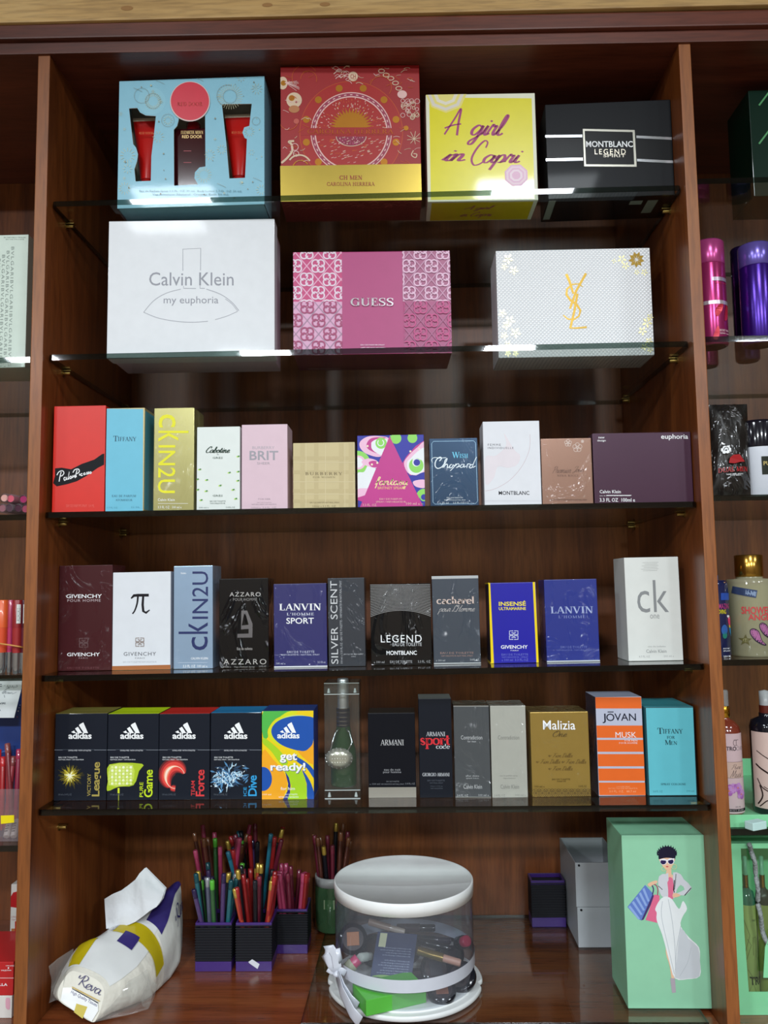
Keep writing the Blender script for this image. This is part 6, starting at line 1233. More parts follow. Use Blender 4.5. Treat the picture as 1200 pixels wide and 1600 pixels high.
# cross sections from the near end to the far end, each a closed outline (left bottom, left top, crown, right top, right bottom)
secs = [
 (.012, [(430, 1232), (300, 1150), (200, 1080), (190, 1000), (260, 880), (330, 870), (470, 930), (520, 1010), (500, 1120), (470, 1200)]),
 (.030, [(520, 1180), (300, 1130), (170, 1060), (165, 980), (270, 800), (400, 770), (560, 850), (640, 940), (640, 1060), (590, 1140)]),
 (.055, [(650, 1120), (400, 1080), (200, 960), (260, 800), (340, 690), (480, 650), (640, 740), (760, 850), (790, 980), (760, 1080)]),
 (.080, [(800, 1080), (550, 1040), (330, 900), (370, 730), (440, 650), (560, 590), (720, 640), (840, 750), (880, 880), (870, 1000)]),
 (.105, [(880, 1020), (650, 980), (450, 830), (480, 680), (540, 580), (640, 530), (780, 540), (880, 640), (930, 780), (930, 930)]),
 (.135, [(960, 960), (760, 920), (580, 780), (580, 620), (620, 520), (720, 470), (850, 430), (960, 470), (1010, 620), (1000, 840)]),
 (.165, [(1050, 830), (880, 820), (700, 700), (690, 560), (720, 470), (800, 400), (920, 330), (1010, 300), (1060, 420), (1070, 640)]),
 (.185, [(1060, 770), (900, 760), (760, 650), (760, 540), (790, 450), (860, 390), (960, 290), (1060, 225), (1080, 380), (1085, 580)])]
secs3 = []
for Y, pts in secs:
    q = catmull([(p[0], p[1]) for p in pts], 4, True); n_ = len(q)
    bot = max(p[1] for p in q)
    secs3.append([kp(x, y, Y+.028*max(0, min(1, (bot-y)/400))) for x, y in q])
# densify along
rows = []
for i in range(len(secs3)-1):
    for s in range(4):
        f = s/4; rows.append([a.lerp(c, f) for a, c in zip(secs3[i], secs3[i+1])])
rows.append(secs3[-1])
random.seed(8)
for r in rows:
    for j, v in enumerate(r):
        if v.z < .0006: v.z = .0006
nr = len(rows); ns = len(rows[0])
def mf(i, k):
    return PLW
b = MB(); b.grid(rows[:18], CRM, True, True); b.add([tuple(v) for v in rows[0]], [list(range(ns))[::-1]], CRM); b.build('tissue_stack', pk)
b = MB(); b.grid(rows[17:], PLW, True, True); b.add([tuple(v) for v in rows[-1]], [list(range(ns))], PLW); b.build('plastic_sleeve', pk)
# printed sleeve panels lie just over the bundle
def skin(pts, mat, name, off=.0025, label=None, Ys=None):
    pass
ctr = [sum(r, Vector())/len(r) for r in rows]
def surf(i, j, off):
    i = max(0, min(nr-1, i)); i0 = int(i); f = i-i0; i1 = min(nr-1, i0+1); j0 = int(math.floor(j)) % ns; g = j-math.floor(j); j1 = (j0+1) % ns
    p = rows[i0][j0].lerp(rows[i1][j0], f).lerp(rows[i0][j1].lerp(rows[i1][j1], f), g); c = ctr[i0].lerp(ctr[i1], f); d = (p-c); d.normalize(); return p+d*off
def patch(i0, i1, j0, j1, mat, name, off=.002, ni=10, nj=10):
    b = MB(); b.grid([[tuple(surf(i0+(i1-i0)*a/ni, j0+(j1-j0)*c/nj, off)) for c in range(nj+1)] for a in range(ni+1)], mat, True); return b.build(name, pk)
WPL = M('#dcdedd', .38, 0, .4)
patch(1.2, 19, 14.2, 27.5, WPL, 'printed_sleeve', .0012, 18, 16)
patch(1.5, 9, 16.3, 19.5, YLB, 'yellow_band', .0024)
patch(12.2, 16.2, 20.5, 33, YLB, 'yellow_band', .0026, 8, 16)
patch(9.5, 13, 22.4, 25, PUB, 'purple_band', .0032)
patch(17.5, 28, 24.5, 29, PUB, 'purple_band', .0016, 14, 8)
ap = Art(lambda x, y: (x, -y), lambda u, v, o: tuple(kp(u, -v, .012+.028*max(0, min(1, (1232+v)/400))-.0012-o*2)))
ap.poly([(430, 1228), (300, 1148), (205, 1075), (225, 985), (290, 985), (475, 1100), (478, 1150)], WPL, 0); ap.poly([(320, 1098), (400, 1122), (365, 1208), (302, 1160)], YLB)
ap.poly([(290, 975), (490, 1078), (486, 1086), (286, 985)], M('#b79c52', .5)); ap.poly([(290, 988), (478, 1092), (476, 1098), (288, 994)], INK)
tr = script('Reva', .15, .15); xs = [q[0] for t_ in tr for q in t_]; ys = [q[1] for t_ in tr for q in t_]; ca, sa = math.cos(math.radians(-26)), math.sin(math.radians(-26))
sx, sy = 195/(max(xs)-min(xs)), 110/(max(ys)-min(ys))
ap.tris([tuple((318+(q[0]-min(xs))*sx*ca-(q[1]-min(ys))*sy*sa*.6, -968+(q[0]-min(xs))*sx*sa*1.0+(q[1]-min(ys))*sy*ca*.85+10) for q in t_) for t_ in tr], M('#28245e', .5))
tr = sans('High Quality Tissues', .01); xs = [q[0] for t_ in tr for q in t_]; ap.tris([tuple((277+q[0]/max(xs)*195*ca*1.08-q[1]*30*sa, -1022+q[0]/max(xs)*195*sa*1.16+q[1]*30) for q in t_) for t_ in tr], M('#3a376a', .5))
ap.build('printed_lettering', pk)
a2 = Art(lambda x, y: (x, y), lambda u, v, o: tuple(surf(u, v, .0032)))
tr = script('R', .14, .1); a2.tris([tuple((13.2+q[1]*.9-q[0]*.2, 16.6+q[0]*1.3) for q in t_) for t_ in tr], M('#28245e', .5))
tr = sans('High Quality'); xs = [q[0] for t_ in tr for q in t_]; a2.tris([tuple((12.2+q[0]/max(xs)*2.6, 20.6-q[1]*.8) for q in t_) for t_ in tr], M('#3a376a', .5))
tr = script('Reva', .16, .15); xs = [q[0] for t_ in tr for q in t_]; a2.tris([tuple((21.5+(q[0]-min(xs))/(max(xs)-min(xs))*5.5, 32.6-q[1]*1.1) for q in t_) for t_ in tr], M('#28245e', .5)); a2.build('printed_mark', pk)
# the sheet pulled out of the opening
tb = [(535, 560), (580, 560), (640, 545), (700, 530), (745, 510), (800, 470), (850, 430), (900, 400), (935, 350)]; tt = [(522, 345), (575, 312), (640, 285), (695, 245), (745, 205), (775, 160), (815, 120), (880, 185), (962, 268)]
rows2 = []
for i in range(11):
    f = i/10; rows2.append([kp(a[0]+(c[0]-a[0])*f, a[1]+(c[1]-a[1])*f, .128+.004*math.sin(j*1.9+f*2)+.02*f+.0015*math.sin(f*9+j)) for j, (a, c) in enumerate(zip(tb, tt))])
b = MB(); b.grid(rows2, CRM, True); b.grid([[v+Vector((.001, .006*(1-.7*i/10)+.001, 0)) for v in r][::-1] for i, r in enumerate(rows2)], CRM, True); TSM = M('#d6d9dc', .8, 0, 0, 0, .03, .6, 60)
b.mats = [TSM]; b.build('tissue_sheet', pk)
FLP = clear('crinkled_plastic', (.86, .87, .87), .09, .12, .16, (.62, .63, .6))
for pts, Y in (([[(120, 830), (190, 770), (300, 700)], [(140, 930), (200, 860), (290, 770)], [(135, 1030), (190, 960), (250, 860)], [(122, 1095), (170, 1075), (205, 1075)]], .03), ([[(830, 850), (760, 900), (700, 930)], [(850, 960), (760, 1000), (640, 1030)], [(870, 1040), (760, 1090), (560, 1120)], [(835, 1140), (700, 1180), (450, 1232)]], .016), ([[(905, 960), (870, 930), (840, 860)], [(880, 1060), (850, 1030), (830, 960)], [(840, 1135), (800, 1120), (780, 1060)]], .03)):
    b = MB(); rr = [[kp(x, y, Y+.006*math.sin(i*2.3+j*1.7)) for j, (x, y) in enumerate(r)] for i, r in enumerate(pts)]
    for r in rr:
        for v in r: v.z = max(v.z, .0008)
    fine_rows = []
    for i in range(len(rr)-1):
        for s in range(4): fine_rows.append([a.lerp(c, s/4)+Vector((0, .0012*math.sin(3*s+5*j), 0)) for j, (a, c) in enumerate(zip(rr[i], rr[i+1]))])
    fine_rows.append(rr[-1])
    b.grid(fine_rows, FLP, True); b.build('plastic_flap', pk)
# ================================================================== left bay
def wpt(px, py, y): return at(px, py, y)
def sbox(name, label, px0, py0, px1, py1, y, dep, z, mat, cat='box', x0=None, x1=None, h=None, mats=None):
    """box in a side bay from its front face in the photograph; x0 / x1 override an edge hidden by the frame"""
    a = at(px0, py1, y); c = at(px1, py0, y); xa = a.x if x0 is None else x0; xb = c.x if x1 is None else x1; hh = h or c.z-z
    class B: pass
    B = B(); B.w, B.d, B.h = xb-xa, dep, hh; B.root = thing(name, label, cat, ((xa+xb)/2, y+dep/2, z+.0002)); B.mb = MB(); B.mb.box(-B.w/2, B.w/2, -dep/2, dep/2, 0, hh, mat, .0008, mats=mats)
    def to(px, py): p = at(px, py, y); return (p.x-(xa+xb)/2, p.z-z)
    B.pl = lambda u, v, o: (u, -dep/2-o, v); B.to = to
    B.art = lambda crop: Art(to, B.pl, crop, .0003)
    return B
k = (0, 350, 6.4)
B = sbox('gift_box', 'pale mint white box with rows of grey capitals running down it', 0, 367, 44.5, 580, .055, .08, LZ[0], M('#d3e2d6', .42, 0, .2), x0=-.19)
B.h = at(22, 367, .055).z-LZ[0]; B.mb = MB(); B.mb.box(-B.w/2, B.w/2, -.04, .04, 0, B.h, M('#d3e2d6', .42, 0, .2), .0008)
a = B.art(k); GT = M('#8a9690', .5); a.clip = (-B.w/2, .001, B.w/2, B.h)
for i in range(6): a.t('BVLGARIBVLGARIBVLGARIBVLGARI', 112-i*46-18, 230+i*40, 142-i*46-18, 1560+i*40, GT, -.005, 1.25, rot=-90, res=2)
fine(a, [('EAU PARFUMEE AU THE BLANC', 40, 130, 260, 142), ('EAU DE COLOGNE', 60, 150, 240, 160)], GT); B.mb.build('carton', B.root); a.build('lettering', B.root)
# stacked gloss tubes, lying with their round ends to the front
def gloss(px, py, y, r, L, col, label, dx=0):
    p = at(px, py, y); z = max(p.z, LZ[1]+r+.0003); t = thing('lip_gloss_tube', label, 'lip gloss', (p.x, y, z), 0, 'gloss tubes stacked in the left bay'); m = T3(0, 0, 0, -90, 0, 0)
    b = MB(); b.lathe([(r*.72, .0015), (r*.72, L)], M(col, .25, 0, .6), 20, m); b.build('coloured_core', t)
    b = MB(); b.lathe([(r*.75, -.0005), (r, .0015), (r, L)], clear('tube_shell', (.92, .85, .88), .06, .02, .12, (.8, .7, .75)) if 'tube_shell' not in bpy.data.materials else bpy.data.materials['tube_shell'], 24, m, caps=False); b.build('clear_shell', t)
for px, py, col, lb in ((6, 778, '#d9a59c', 'peach gloss tube at the left of the upper layer'), (16, 779, '#d0566c', 'coral pink gloss tube in the upper layer'), (36, 780, '#a81d62', 'bright magenta gloss tube in the upper layer beside the wood upright'), (3, 794, '#8f5c66', 'dusty rose gloss tube at the left of the lower layer'), (14, 794, '#4f3844', 'dark mauve gloss tube in the middle of the lower layer'), (28, 794, '#472436', 'deep plum gloss tube in the lower layer'), (39, 795, '#a4425e', 'rose gloss tube at the right end of the lower layer')):
    gloss(px, py, .02, .0068, .09, col, lb)
# upright lip crayons held with a rubber band
def crayon(px0, px1, col, capc, y, label, lean=0, tag_=None):
    a = at(px0, 1046, y); c = at(px1, 1046, y); r = (c.x-a.x)/2; h = at(px0, 938, y).z-LZ[2]
    t = thing('lip_crayon', label, 'lip crayon', ((a.x+c.x)/2, y+r, LZ[2]+.0003), 0, 'lip crayons in the left bay'); t.rotation_euler = (0, math.radians(lean), 0)
    b = MB(); b.lathe([(r*.86, h*.28), (r*.95, h*.62)], M(col, .32, 0, .4), 28); b.build('barrel', t)
    b = MB(); b.lathe([(r*.96, h*.621), (r*1.0, h*.99), (r*.9, h)], M(capc, .32, 0, .4), 28); b.build('cap', t)
    b = MB(); b.lathe([(r*.7, 0), (r*.75, .003), (r*.86, h*.10), (r*.86, h*.279)], M('#c9ccd0', .18, .9), 28); b.build('silver_foot', t)
    if tag_:
        b = MB(); b.grid([[((r+.0006)*math.sin(q), -(r+.0006)*math.cos(q), z) for q in (-.35+.14*i+tag_ for i in range(6))] for z in (h*.68, h*.94)], M('#d9dcd8', .5)); 
        plab = b.build('price_label', t)
        b = Art(lambda x, y_: (x, y_), lambda u, v, o: ((r+.0008)*math.sin(u), -(r+.0008)*math.cos(u), v))
        for i in range(9): b.rect(tag_-.25, h*(.72+.02*i), tag_+.25*(1 if i % 3 else .5), h*(.728+.02*i), M('#6c7470', .5))
        b.build('barcode', plab)
    return t
crayon(-12, 6, '#d8502e', '#e0602f', .022, 'orange red lip crayon at the left edge of the bundle')
crayon(7, 17, '#b93a66', '#b03a5e', .030, 'thin slice of a pink lip crayon between the orange and red ones')
crayon(14, 30, '#9e2c2e', '#8e2227', .013, 'brick red lip crayon with a barcode label in the front of the bundle', tag_=.55)
crayon(28, 40, '#5f1d2e', '#4a1626', .017, 'dark wine lip crayon with a white label at the right of the bundle', tag_=.4)
b = MB(); rb = [at(x, y_, yy) for x, y_, yy in ((-14, 1002, .02), (2, 1006, .012), (16, 1008, .0095), (28, 1010, .0105), (38, 1012, .016))]; b.tube([tuple(p) for p in catmull([(q.x, q.z) for q in rb], 4) and [(q.x, q.y, q.z) for q in rb]], .0011, M('#c98f4a', .5), 8); tag(b.build('rubber_band'), 'tan rubber band round the bundle of lip crayons', 'rubber band')
# handwritten price sheet and blue carton behind it
B = sbox('carton_box', 'dark blue carton standing behind the white handwritten sheet', 0, 1062, 38, 1300, .09, .06, LZ[3], M('#1c3a80', .42, 0, .2), x0=-.17, h=.19)
B.mb.build('carton', B.root); a = Art(B.to, B.pl, (0, 1040, 5.333), .0003)
for x, y_, r in ((152, 380, 5), (160, 352, 3), (145, 428, 4), (168, 330, 3)): a.disc(x, y_, r, WHI if y_ < 400 else M('#c0485a', .4), n=8)
a.poly([(-60, 740), (60, 705), (60, 712), (-60, 748)], M('#4f76b8', .4)); a.build('printed_dots', B.root)
y = .045; pts = [at(px, py, y) for px, py in ((-70, 1062), (34.5, 1060), (33.5, 1076), (22, 1121.5), (-70, 1122))]
t = thing('price_sheet', 'white sheet with handwritten Arabic and scribbles under the left shelf', 'paper sheet', tuple((pts[2]+pts[4])/2))
o = t.location; b = MB(); n = len(pts); vs = [tuple(p-o) for p in pts]+[tuple(p-o+Vector((0, .0004, 0))) for p in pts]; PAP = M('#d0d6d8', .55)
b.add(vs, [[4, 3, 2, 1, 0], [5, 6, 7, 8, 9]]+[[i, (i+1) % n, n+(i+1) % n, n+i] for i in range(n)], PAP); b.build('sheet', t)
a = Art(lambda px, py: ((at(px, py, y)-o).x, (at(px, py, y)-o).z), lambda u, v, off: (u, -off, v), (0, 1040, 20)); PEN = M('#5a626c', .5)
a.stroke([(535, 600), (520, 625), (545, 650), (510, 672), (400, 672)], 12, PEN, 4); a.stroke([(400, 672), (395, 610), (388, 660)], 11, PEN); a.stroke([(390, 672), (320, 665), (318, 610)], 11, PEN, 3); a.stroke([(310, 665), (250, 665), (232, 612), (245, 670), (180, 668)], 11, PEN, 3); a.stroke([(310, 700), (220, 720), (110, 810), (60, 850)], 13, PEN, 4); a.disc(430, 705, 9, PEN); a.disc(280, 690, 9, PEN); a.disc(262, 690, 9, PEN); a.stroke([(160, 610), (130, 640)], 9, PEN)
a.t('=', -30, 575, 60, 660, PEN); a.sc('bre', 60, 790, 400, 880, PEN, .14); a.stroke([(380, 890), (520, 830)], 8, PEN); a.stroke([(130, 920), (150, 1000)], 14, PEN); a.sc('en', -20, 1150, 190, 1210, PEN, .2); a.stroke([(-20, 1330), (20, 1420)], 12, PEN); a.build('handwriting', t)
# clear tray with red pencils
x1 = at(31, 1300, .02).x; x0 = -.20
t = thing('pencil_tray', 'clear plastic tray with a yellow sticker holding red pencils', 'tray', ((x0+x1)/2, .055, LZ[3]+.0002)); w = (x1-x0)/2; h = at(20, 1233, .02).z-LZ[3]
CT = clear('tray_plastic', (.93, .9, .91), .06, .02, .10, (.6, .5, .52))
for nm, bx in (('front_wall', (-w, w, -.036, -.0345, 0, h)), ('back_wall', (-w, w, .0345, .036, 0, h*1.2)), ('side_wall', (-w, -w+.0015, -.0344, .0344, 0, h)), ('side_wall', (w-.0015, w, -.0344, .0344, 0, h)), ('tray_floor', (-w+.0016, w-.0016, -.0344, .0344, 0, .0015))):
    b = MB(); b.box(*bx, CT, .0003); b.build(nm, t)
a = Art(lambda px, py: (at(px, py, .018).x-t.location.x, at(px, py, .018).z-LZ[3]), lambda u, v, o_: (u, -.0363-o_, v), (0, 1040, 5.333)); a.poly([(5, 1252), (116, 1248), (116, 1310), (5, 1322)], M('#e6d200', .45)); a.build('yellow_sticker', t)
def spen(x0p, y0p, Y0, x1p, y1p, Y1, col, cap, r, label):
    a_, c_ = at(x0p, y0p, Y0), at(x1p, y1p, Y1); a_.z = max(a_.z, LZ[3]+.006); d = c_-a_
    pencil(a_.x, a_.y, a_.z, d.x/d.z, d.y/d.z, round(d.length, 2), col, cap, label, 'pencils in the clear tray', r)
for i, (a0, a1, col, cap, wd) in enumerate(((2, 5, '#9c1f22', '#b3262a', 'red'), (14, 13, '#8f2a30', '#7a3030', 'dull red'), (20, 12, '#7a2a30', '#8a4a48', 'brown red'), (8, 22, '#94303a', '#7c3a3a', 'rusty red'), (24, 30, '#8c2440', '#a82c50', 'crimson'), (-6, -2, '#9c1f22', '#c42a2a', 'bright red'))):
    spen(a0, 1305, .05, a1, 1178-(i % 3)*6, .075, col, cap, .004, wd+' cosmetic pencil leaning in the clear tray, '+['behind the sticker', 'second from the sticker', 'crossing behind the red one', 'with a worn round end', 'beside the wood upright', 'at the picture edge'][i])
for i, (px, lb) in enumerate(((10, 'left one of two white capped tubes lying in the clear tray'), (21, 'right one of two white capped tubes lying in the clear tray'))):
    a_, c_ = at(px, 1311, .026), at(px+6, 1281, .045); a_.z += .003; d = c_-a_; L = d.length
    t2 = thing('lip_balm', lb, 'lip balm', tuple(a_), 0, 'white tubes in the clear tray'); m = Vector((0, 0, 1)).rotation_difference(d.normalized()).to_matrix().to_4x4()
    b = MB(); b.lathe([(.0035, 0), (.0044, .001), (.0044, L*.95), (.003, L)], M('#b9b7b0', .4), 18, m); b.build('tube_body', t2)
    b = MB(); 
    for q in range(4): b.box(-.002, .002, -.0048, -.0044, L*(.2+.15*q), L*(.27+.15*q), M('#5f615e', .5), xf=m)
    b.build('tube_lettering', t2)
# red and white boxes at the bottom
RDC = M('#b5141a', .42, 0, .2); WC = M('#d6d2cc', .45)
zl = ZW
B = sbox('carton_box', 'white carton with a pink picture under the red one, bottom of the left bay', 0, 1556, 19, 1584, .03, .10, zl, WC, x0=-.17); 
B.mb.build('carton', B.root); a = B.art((0, 1500, 7.5)); a.poly([(70, 450), (100, 445), (118, 460), (115, 575), (75, 570), (66, 520)], M('#d9a3b4', .45), 3); a.build('printed_picture', B.root); zt = B.root.location.z+B.h
B = sbox('carton_box', 'bright red carton with white lettering lying on the white one', 0, 1503, 21.5, 1551, .03, .10, zt, RDC, x0=-.17)
B.mb.build('carton', B.root); a = B.art((0, 1500, 7.5)); a.rect(-120, 207, 160, 217, M('#d8a0a0', .4)); a.t('BELLA', -70, 274, 88, 304, WHI, .03); fine(a, [('LONG LASTING', 70, 62, 165, 74), ('COLLECTION', 12, 114, 132, 130)], WHI, 1, .02); a.disc(100, 94, 9, WHI, n=8); a.build('lettering', B.root)
B = sbox('carton_box', 'small red and white carton standing behind at the foot of the left bay', 15, 1393, 34, 1477, .20, .03, ZW+.0, WC, h=.115)
B.mb.build('carton', B.root); a = B.art((0, 1300, 5.333)); a.clip = (-B.w/2, 0, B.w/2, B.h); a.poly([(90, 540), (110, 505), (200, 480), (200, 640), (90, 625)], RDC, 0); a.rect(125, 745, 200, 850, RDC); a.rect(95, 805, 125, 835, M('#b06a3a', .4)); a.rect(98, 838, 118, 860, INK); fine(a, [('LONG', 95, 700, 135, 715), ('STAY', 98, 725, 132, 738)], M('#b5646a', .4)); a.build('lettering', B.root)

# ================================================================== right bay
def spray(px0, px1, ytop, y, z, col, capc, label, band=True, h=None, group='spray cans in the right bay'):
    a_ = at(px0, 560, y); c_ = at(px1, 560, y); r = (c_.x-a_.x)/2; hh = h or at((px0+px1)/2, ytop, y).z-z
    t = thing('spray_can', label, 'spray can', ((a_.x+c_.x)/2, y+r, z+.0003), 0, group)
    b = MB(); b.lathe([(r*.86, 0), (r*.97, .002), (r, .005), (r, hh*.765), (r*.98, hh*.775)], M(col, .22, .6), 40); b.lathe([(0, .0003), (r*.7, .0003), (r*.86, 0)], M('#8a8b86', .35, .8), 40); b.build('can_body', t)
    b = MB(); b.lathe([(r*.97, hh*.776), (r*1.0, hh*.785), (r*1.0, hh*.985), (r*.93, hh), (0, hh)], M(capc, .24, .45), 40); b.build('cap', t)
    if band:
        b = Art(lambda x, y_: (x, y_), lambda u, v, o: ((r+.0003+o)*math.sin(u), -(r+.0003+o)*math.cos(u), v)); SBN = M('#c9b9c2', .3, .5)
        def wrap(u0, u1, v0, v1, m):
            for i in range(12): b.rect(u0+(u1-u0)*i/12, v0, u0+(u1-u0)*(i+1)/12, v1, m)
        wrap(-1.4, 1.4, hh*.37, hh*.405, SBN); wrap(-.2, 1.0, hh*.59, hh*.625, M('#b0a0ae', .3, .5)); RS = M('#c42a3e', .3, .3)
        b.z += .0003; b.poly([(-.1, hh*.30), (.15, hh*.36), (.45, hh*.365), (.3, hh*.30), (0, hh*.25)], RS, 4); b.poly([(.5, hh*.22), (.7, hh*.36), (.95, hh*.34), (.8, hh*.24)], RS, 4); b.poly([(-.3, hh*.06), (0, hh*.16), (.1, hh*.10), (-.1, hh*.03)], RS, 4)
        b.fit(sans('body spray'), .0, hh*.575, .9, hh*.56, RS); b.fit(sans('SECRET WISH', .02), .1, hh*.13, .85, hh*.11, M('#d8b0b8', .4)); b.fit(sans('200 ml', .02), .1, hh*.10, .85, hh*.085, M('#d8b0b8', .4)); b.build('can_print', t)
    return t
spray(1099, 1149, 371, .035, RZ[0], '#b0336f', '#c04a8c', 'metallic pink spray can with a silver band and red hearts, front of the right bay')
spray(1094, 1128, 395, .15, RZ[0], '#8a2a58', '#a83a78', 'metallic pink spray can hidden behind the front pink one', False, .17)
t = spray(1174, 1226, 375, .030, RZ[0], '#3a1680', '#6a5ab0', 'glossy violet spray can with a lilac cap at the right picture edge', False)
spray(1158, 1195, 398, .12, RZ[0], '#281252', '#241446', 'dark purple spray can behind the violet one', False, .18)
# dark green box on the top of the right bay (resting on a shelf at the top)
shelf(W_IN+TR+.0015, W_IN+.918, .002, D_IN-.0015, EYE+.560, EYE+.568, 'glass shelf of the right bay under the dark green box')
B = sbox('gift_box', 'very dark green box with light green chevrons at the top right picture edge', 1180, 85, 1290, 330, .06, .08, EYE+.568, M('#06251a', .3, 0, .4), h=.165)
B.mb.build('carton', B.root); a = B.art((1050, 60, 5.333)); CG = M('#4f9a5e', .4)
for y0 in (560, 880): a.stroke([(725, y0), (800, y0-100), (900, y0-230)], 14, CG); a.stroke([(900, y0-230), (1000, y0-100)], 14, CG)
a.build('chevron_print', B.root)
# black sachet with a peaked red motif, leaning
y = .02; k7 = (1120, 590, 7.275)
c4 = [at(1107, 636, .035), at(1167, 628, .035), at(1174, 786, y), at(1112, 786, y)]; o = (c4[2]+c4[3])/2; o.z = RZ[1]+.0004
t = thing('sachet', 'black marbled foil sachet with a red hat shape and white badge', 'sachet', tuple(o))
X = (c4[2]-c4[3]); X.z = 0; ww = X.length/2; X.normalize(); up = ((c4[0]+c4[1])/2-o); hh = up.length; up.normalize(); nn = up.cross(X).normalized(); nn = nn if nn.y < 0 else -nn
rows = []
for i in range(17):
    f = i/16; th = .011*math.sin(math.pi*min(1, max(0, f)))**.5; rows.append([tuple(X*(ww*(2*j/12-1))+up*(hh*f)+nn*(th*math.sin(math.pi*j/12)**.6+.0012*math.sin(j*2.1+i)*math.sin(math.pi*j/12))) for j in range(13)])
rb = [[tuple(Vector(v)-nn*(2*max(0, (Vector(v)-X*Vector(v).dot(X)-up*Vector(v).dot(up)).dot(nn)))) for v in r][::-1] for r in rows]
SM = M('#1d1a18', .28, 0, 0, .8, .8); b = MB(); b.grid(rows, SM, True); b.grid(rb, SM, True); b.build('foil_pouch', t)
a = Art(lambda px, py: ((lambda p: ((p-o).dot(X), (p-o).dot(up)))(at(px, py, .012))), lambda u, v, off: tuple(X*u+up*v+nn*(.0135*max(.05, math.sin(math.pi*max(.02, min(.98, v/hh))))**.5*math.sin(math.pi*max(.02, min(.98, (u/ww+1)/2)))**.6+.0012+off*2)), k7)
RH = M('#a5161d', .4); a.poly([(115, 965), (125, 905), (160, 875), (235, 872), (305, 955), (240, 960), (180, 975)], RH)
for q in range(6): a.disc(80+34*math.cos(q*1.05), 808+30*math.sin(q*1.05), 20, WHI, n=12)
a.disc(80, 808, 38, WHI); a.ring(80, 805, 24, 8, INK, a0=150, a1=390); a.disc(80, 815, 10, INK, n=8)
a.se('DUAL MEN', 10, 1012, 345, 1070, RH, .2, .09); fine(a, [('PERFUMED SPRAY', 100, 1090, 290, 1103), ('FOR MEN', 140, 1106, 260, 1116)], WHI, 1, .02); a.build('printed_motif', t)
# bottles by lathe
def bottle(name, label, px0, px1, y, z, parts, cat='bottle', ref=900, group=None):
    a_ = at(px0, ref, y); c_ = at(px1, ref, y); r = (c_.x-a_.x)/2
    t = thing(name, label, cat, ((a_.x+c_.x)/2, y+r, z+.0003), 0, group)
    for nm, prof, mat in parts(r): b = MB(); b.lathe(prof, mat, 40); b.build(nm, t)
    return t, r
def hz(px, py, y, z): return at(px, py, y).z-z
WB = M('#d3d8e2', .3, 0, .5); h1 = hz(1185, 657, .03, RZ[1]); h2 = hz(1185, 698, .03, RZ[1])
t, r = bottle('deodorant_bottle', 'white round bottle with a black cap and dark square label', 1169.5, 1232, .02, RZ[1], lambda r: [('bottle_body', [(r*.9, 0), (r, .004), (r, h2-.001)], WB), ('cap', [(r*.99, h2), (r*1.0, h1-.004), (r*.95, h1), (0, h1)], M('#14121c', .15, 0, .8))], ref=750)
b = Art(lambda x, y_: (x, y_), lambda u, v, o: ((r+.0004+o)*math.sin(u), -(r+.0004+o)*math.cos(u), v))
for i in range(8): b.rect(-.28+.1*i, h2*.42, -.28+.1*(i+1), h2*.78, M('#23281f', .4))
b.z += .0004; b.fit(sans('PURE', .02), -.2, h2*.68, .4, h2*.60, M('#b9a45a', .4)); b.build('label', t)
B = sbox('display_card', 'narrow white card standing beside the black sachet', 1106, 700, 1122, 787, .10, .004, RZ[1], M('#cfd4d6', .45), 'card', h=.09); B.mb.build('card', B.root)
# gold capped mist bottles
GC2 = M('#b58a3c', .2, .95); y = .03; zz = RZ[2]
hB = hz(1190, 905, y, zz); hc = hz(1190, 866, y, zz); hn = hz(1190, 900, y, zz)
SHM = clear('pale_mist', (.72, .70, .50), .06, .02, .5, (.52, .50, .33))
t, r = bottle('body_mist_bottle', 'pale shimmering mist bottle with gold cap, red lettering and pink wings', 1153, 1228, y, zz, lambda r: [('bottle_body', [(r*.93, 0), (r, .003), (r, hB-.004), (r*.96, hB), (r*.55, hB+.001), (r*.55, hn)], SHM), ('cap', [(r*.56, hn-.001), (r*.58, hn+.0005), (r*.58, hc-.001), (r*.54, hc), (0, hc)], GC2), ('liquid', [(0, .001), (r*.94, .0012), (r*.955, hB*.93), (0, hB*.93)], M('#8d8862', .5))], ref=980)
b = Art(lambda px, py: (r*math.asin(max(-1, min(1, (at(px, py, y).x-t.location.x)/r))), at(px, py, y).z-zz), lambda u, v, o: ((r+.0003+o)*math.sin(u/r), -(r+.0003+o)*math.cos(u/r), v), (1110, 850, 7.278), sub=.0035); RW = M('#c93a40', .4)
b.t('SHOWER', 385, 715, 700, 800, RW, .04); b.t('ANGEL', 445, 800, 720, 870, RW, .04); DKO = M('#2a2334', .4); WNG = M('#b06a9c', .35, .2)
for s_ in (0, 95): b.poly([(462+s_, 985-s_*.7), (490+s_, 962-s_*.7), (530+s_, 975-s_*.7), (560+s_, 1010-s_*.7), (590+s_, 1100-s_*.7), (640+s_*.6, 1150-s_*.7), (600+s_, 1155-s_*.7), (520+s_, 1110-s_*.7), (470+s_, 1040-s_*.7)], DKO, 3); b.poly([(470+s_, 990-s_*.7), (492+s_, 972-s_*.7), (528+s_, 985-s_*.7), (555+s_, 1020-s_*.7), (582+s_, 1100-s_*.7), (620+s_*.6, 1140-s_*.7), (596+s_, 1140-s_*.7), (525+s_, 1098-s_*.7), (478+s_, 1035-s_*.7)], WNG, 3)
st = []
for q in range(10): rr = 62 if q % 2 == 0 else 26; st.append((425+rr*math.sin(q*math.pi/5), 1100-rr*1.1*math.cos(q*math.pi/5)))
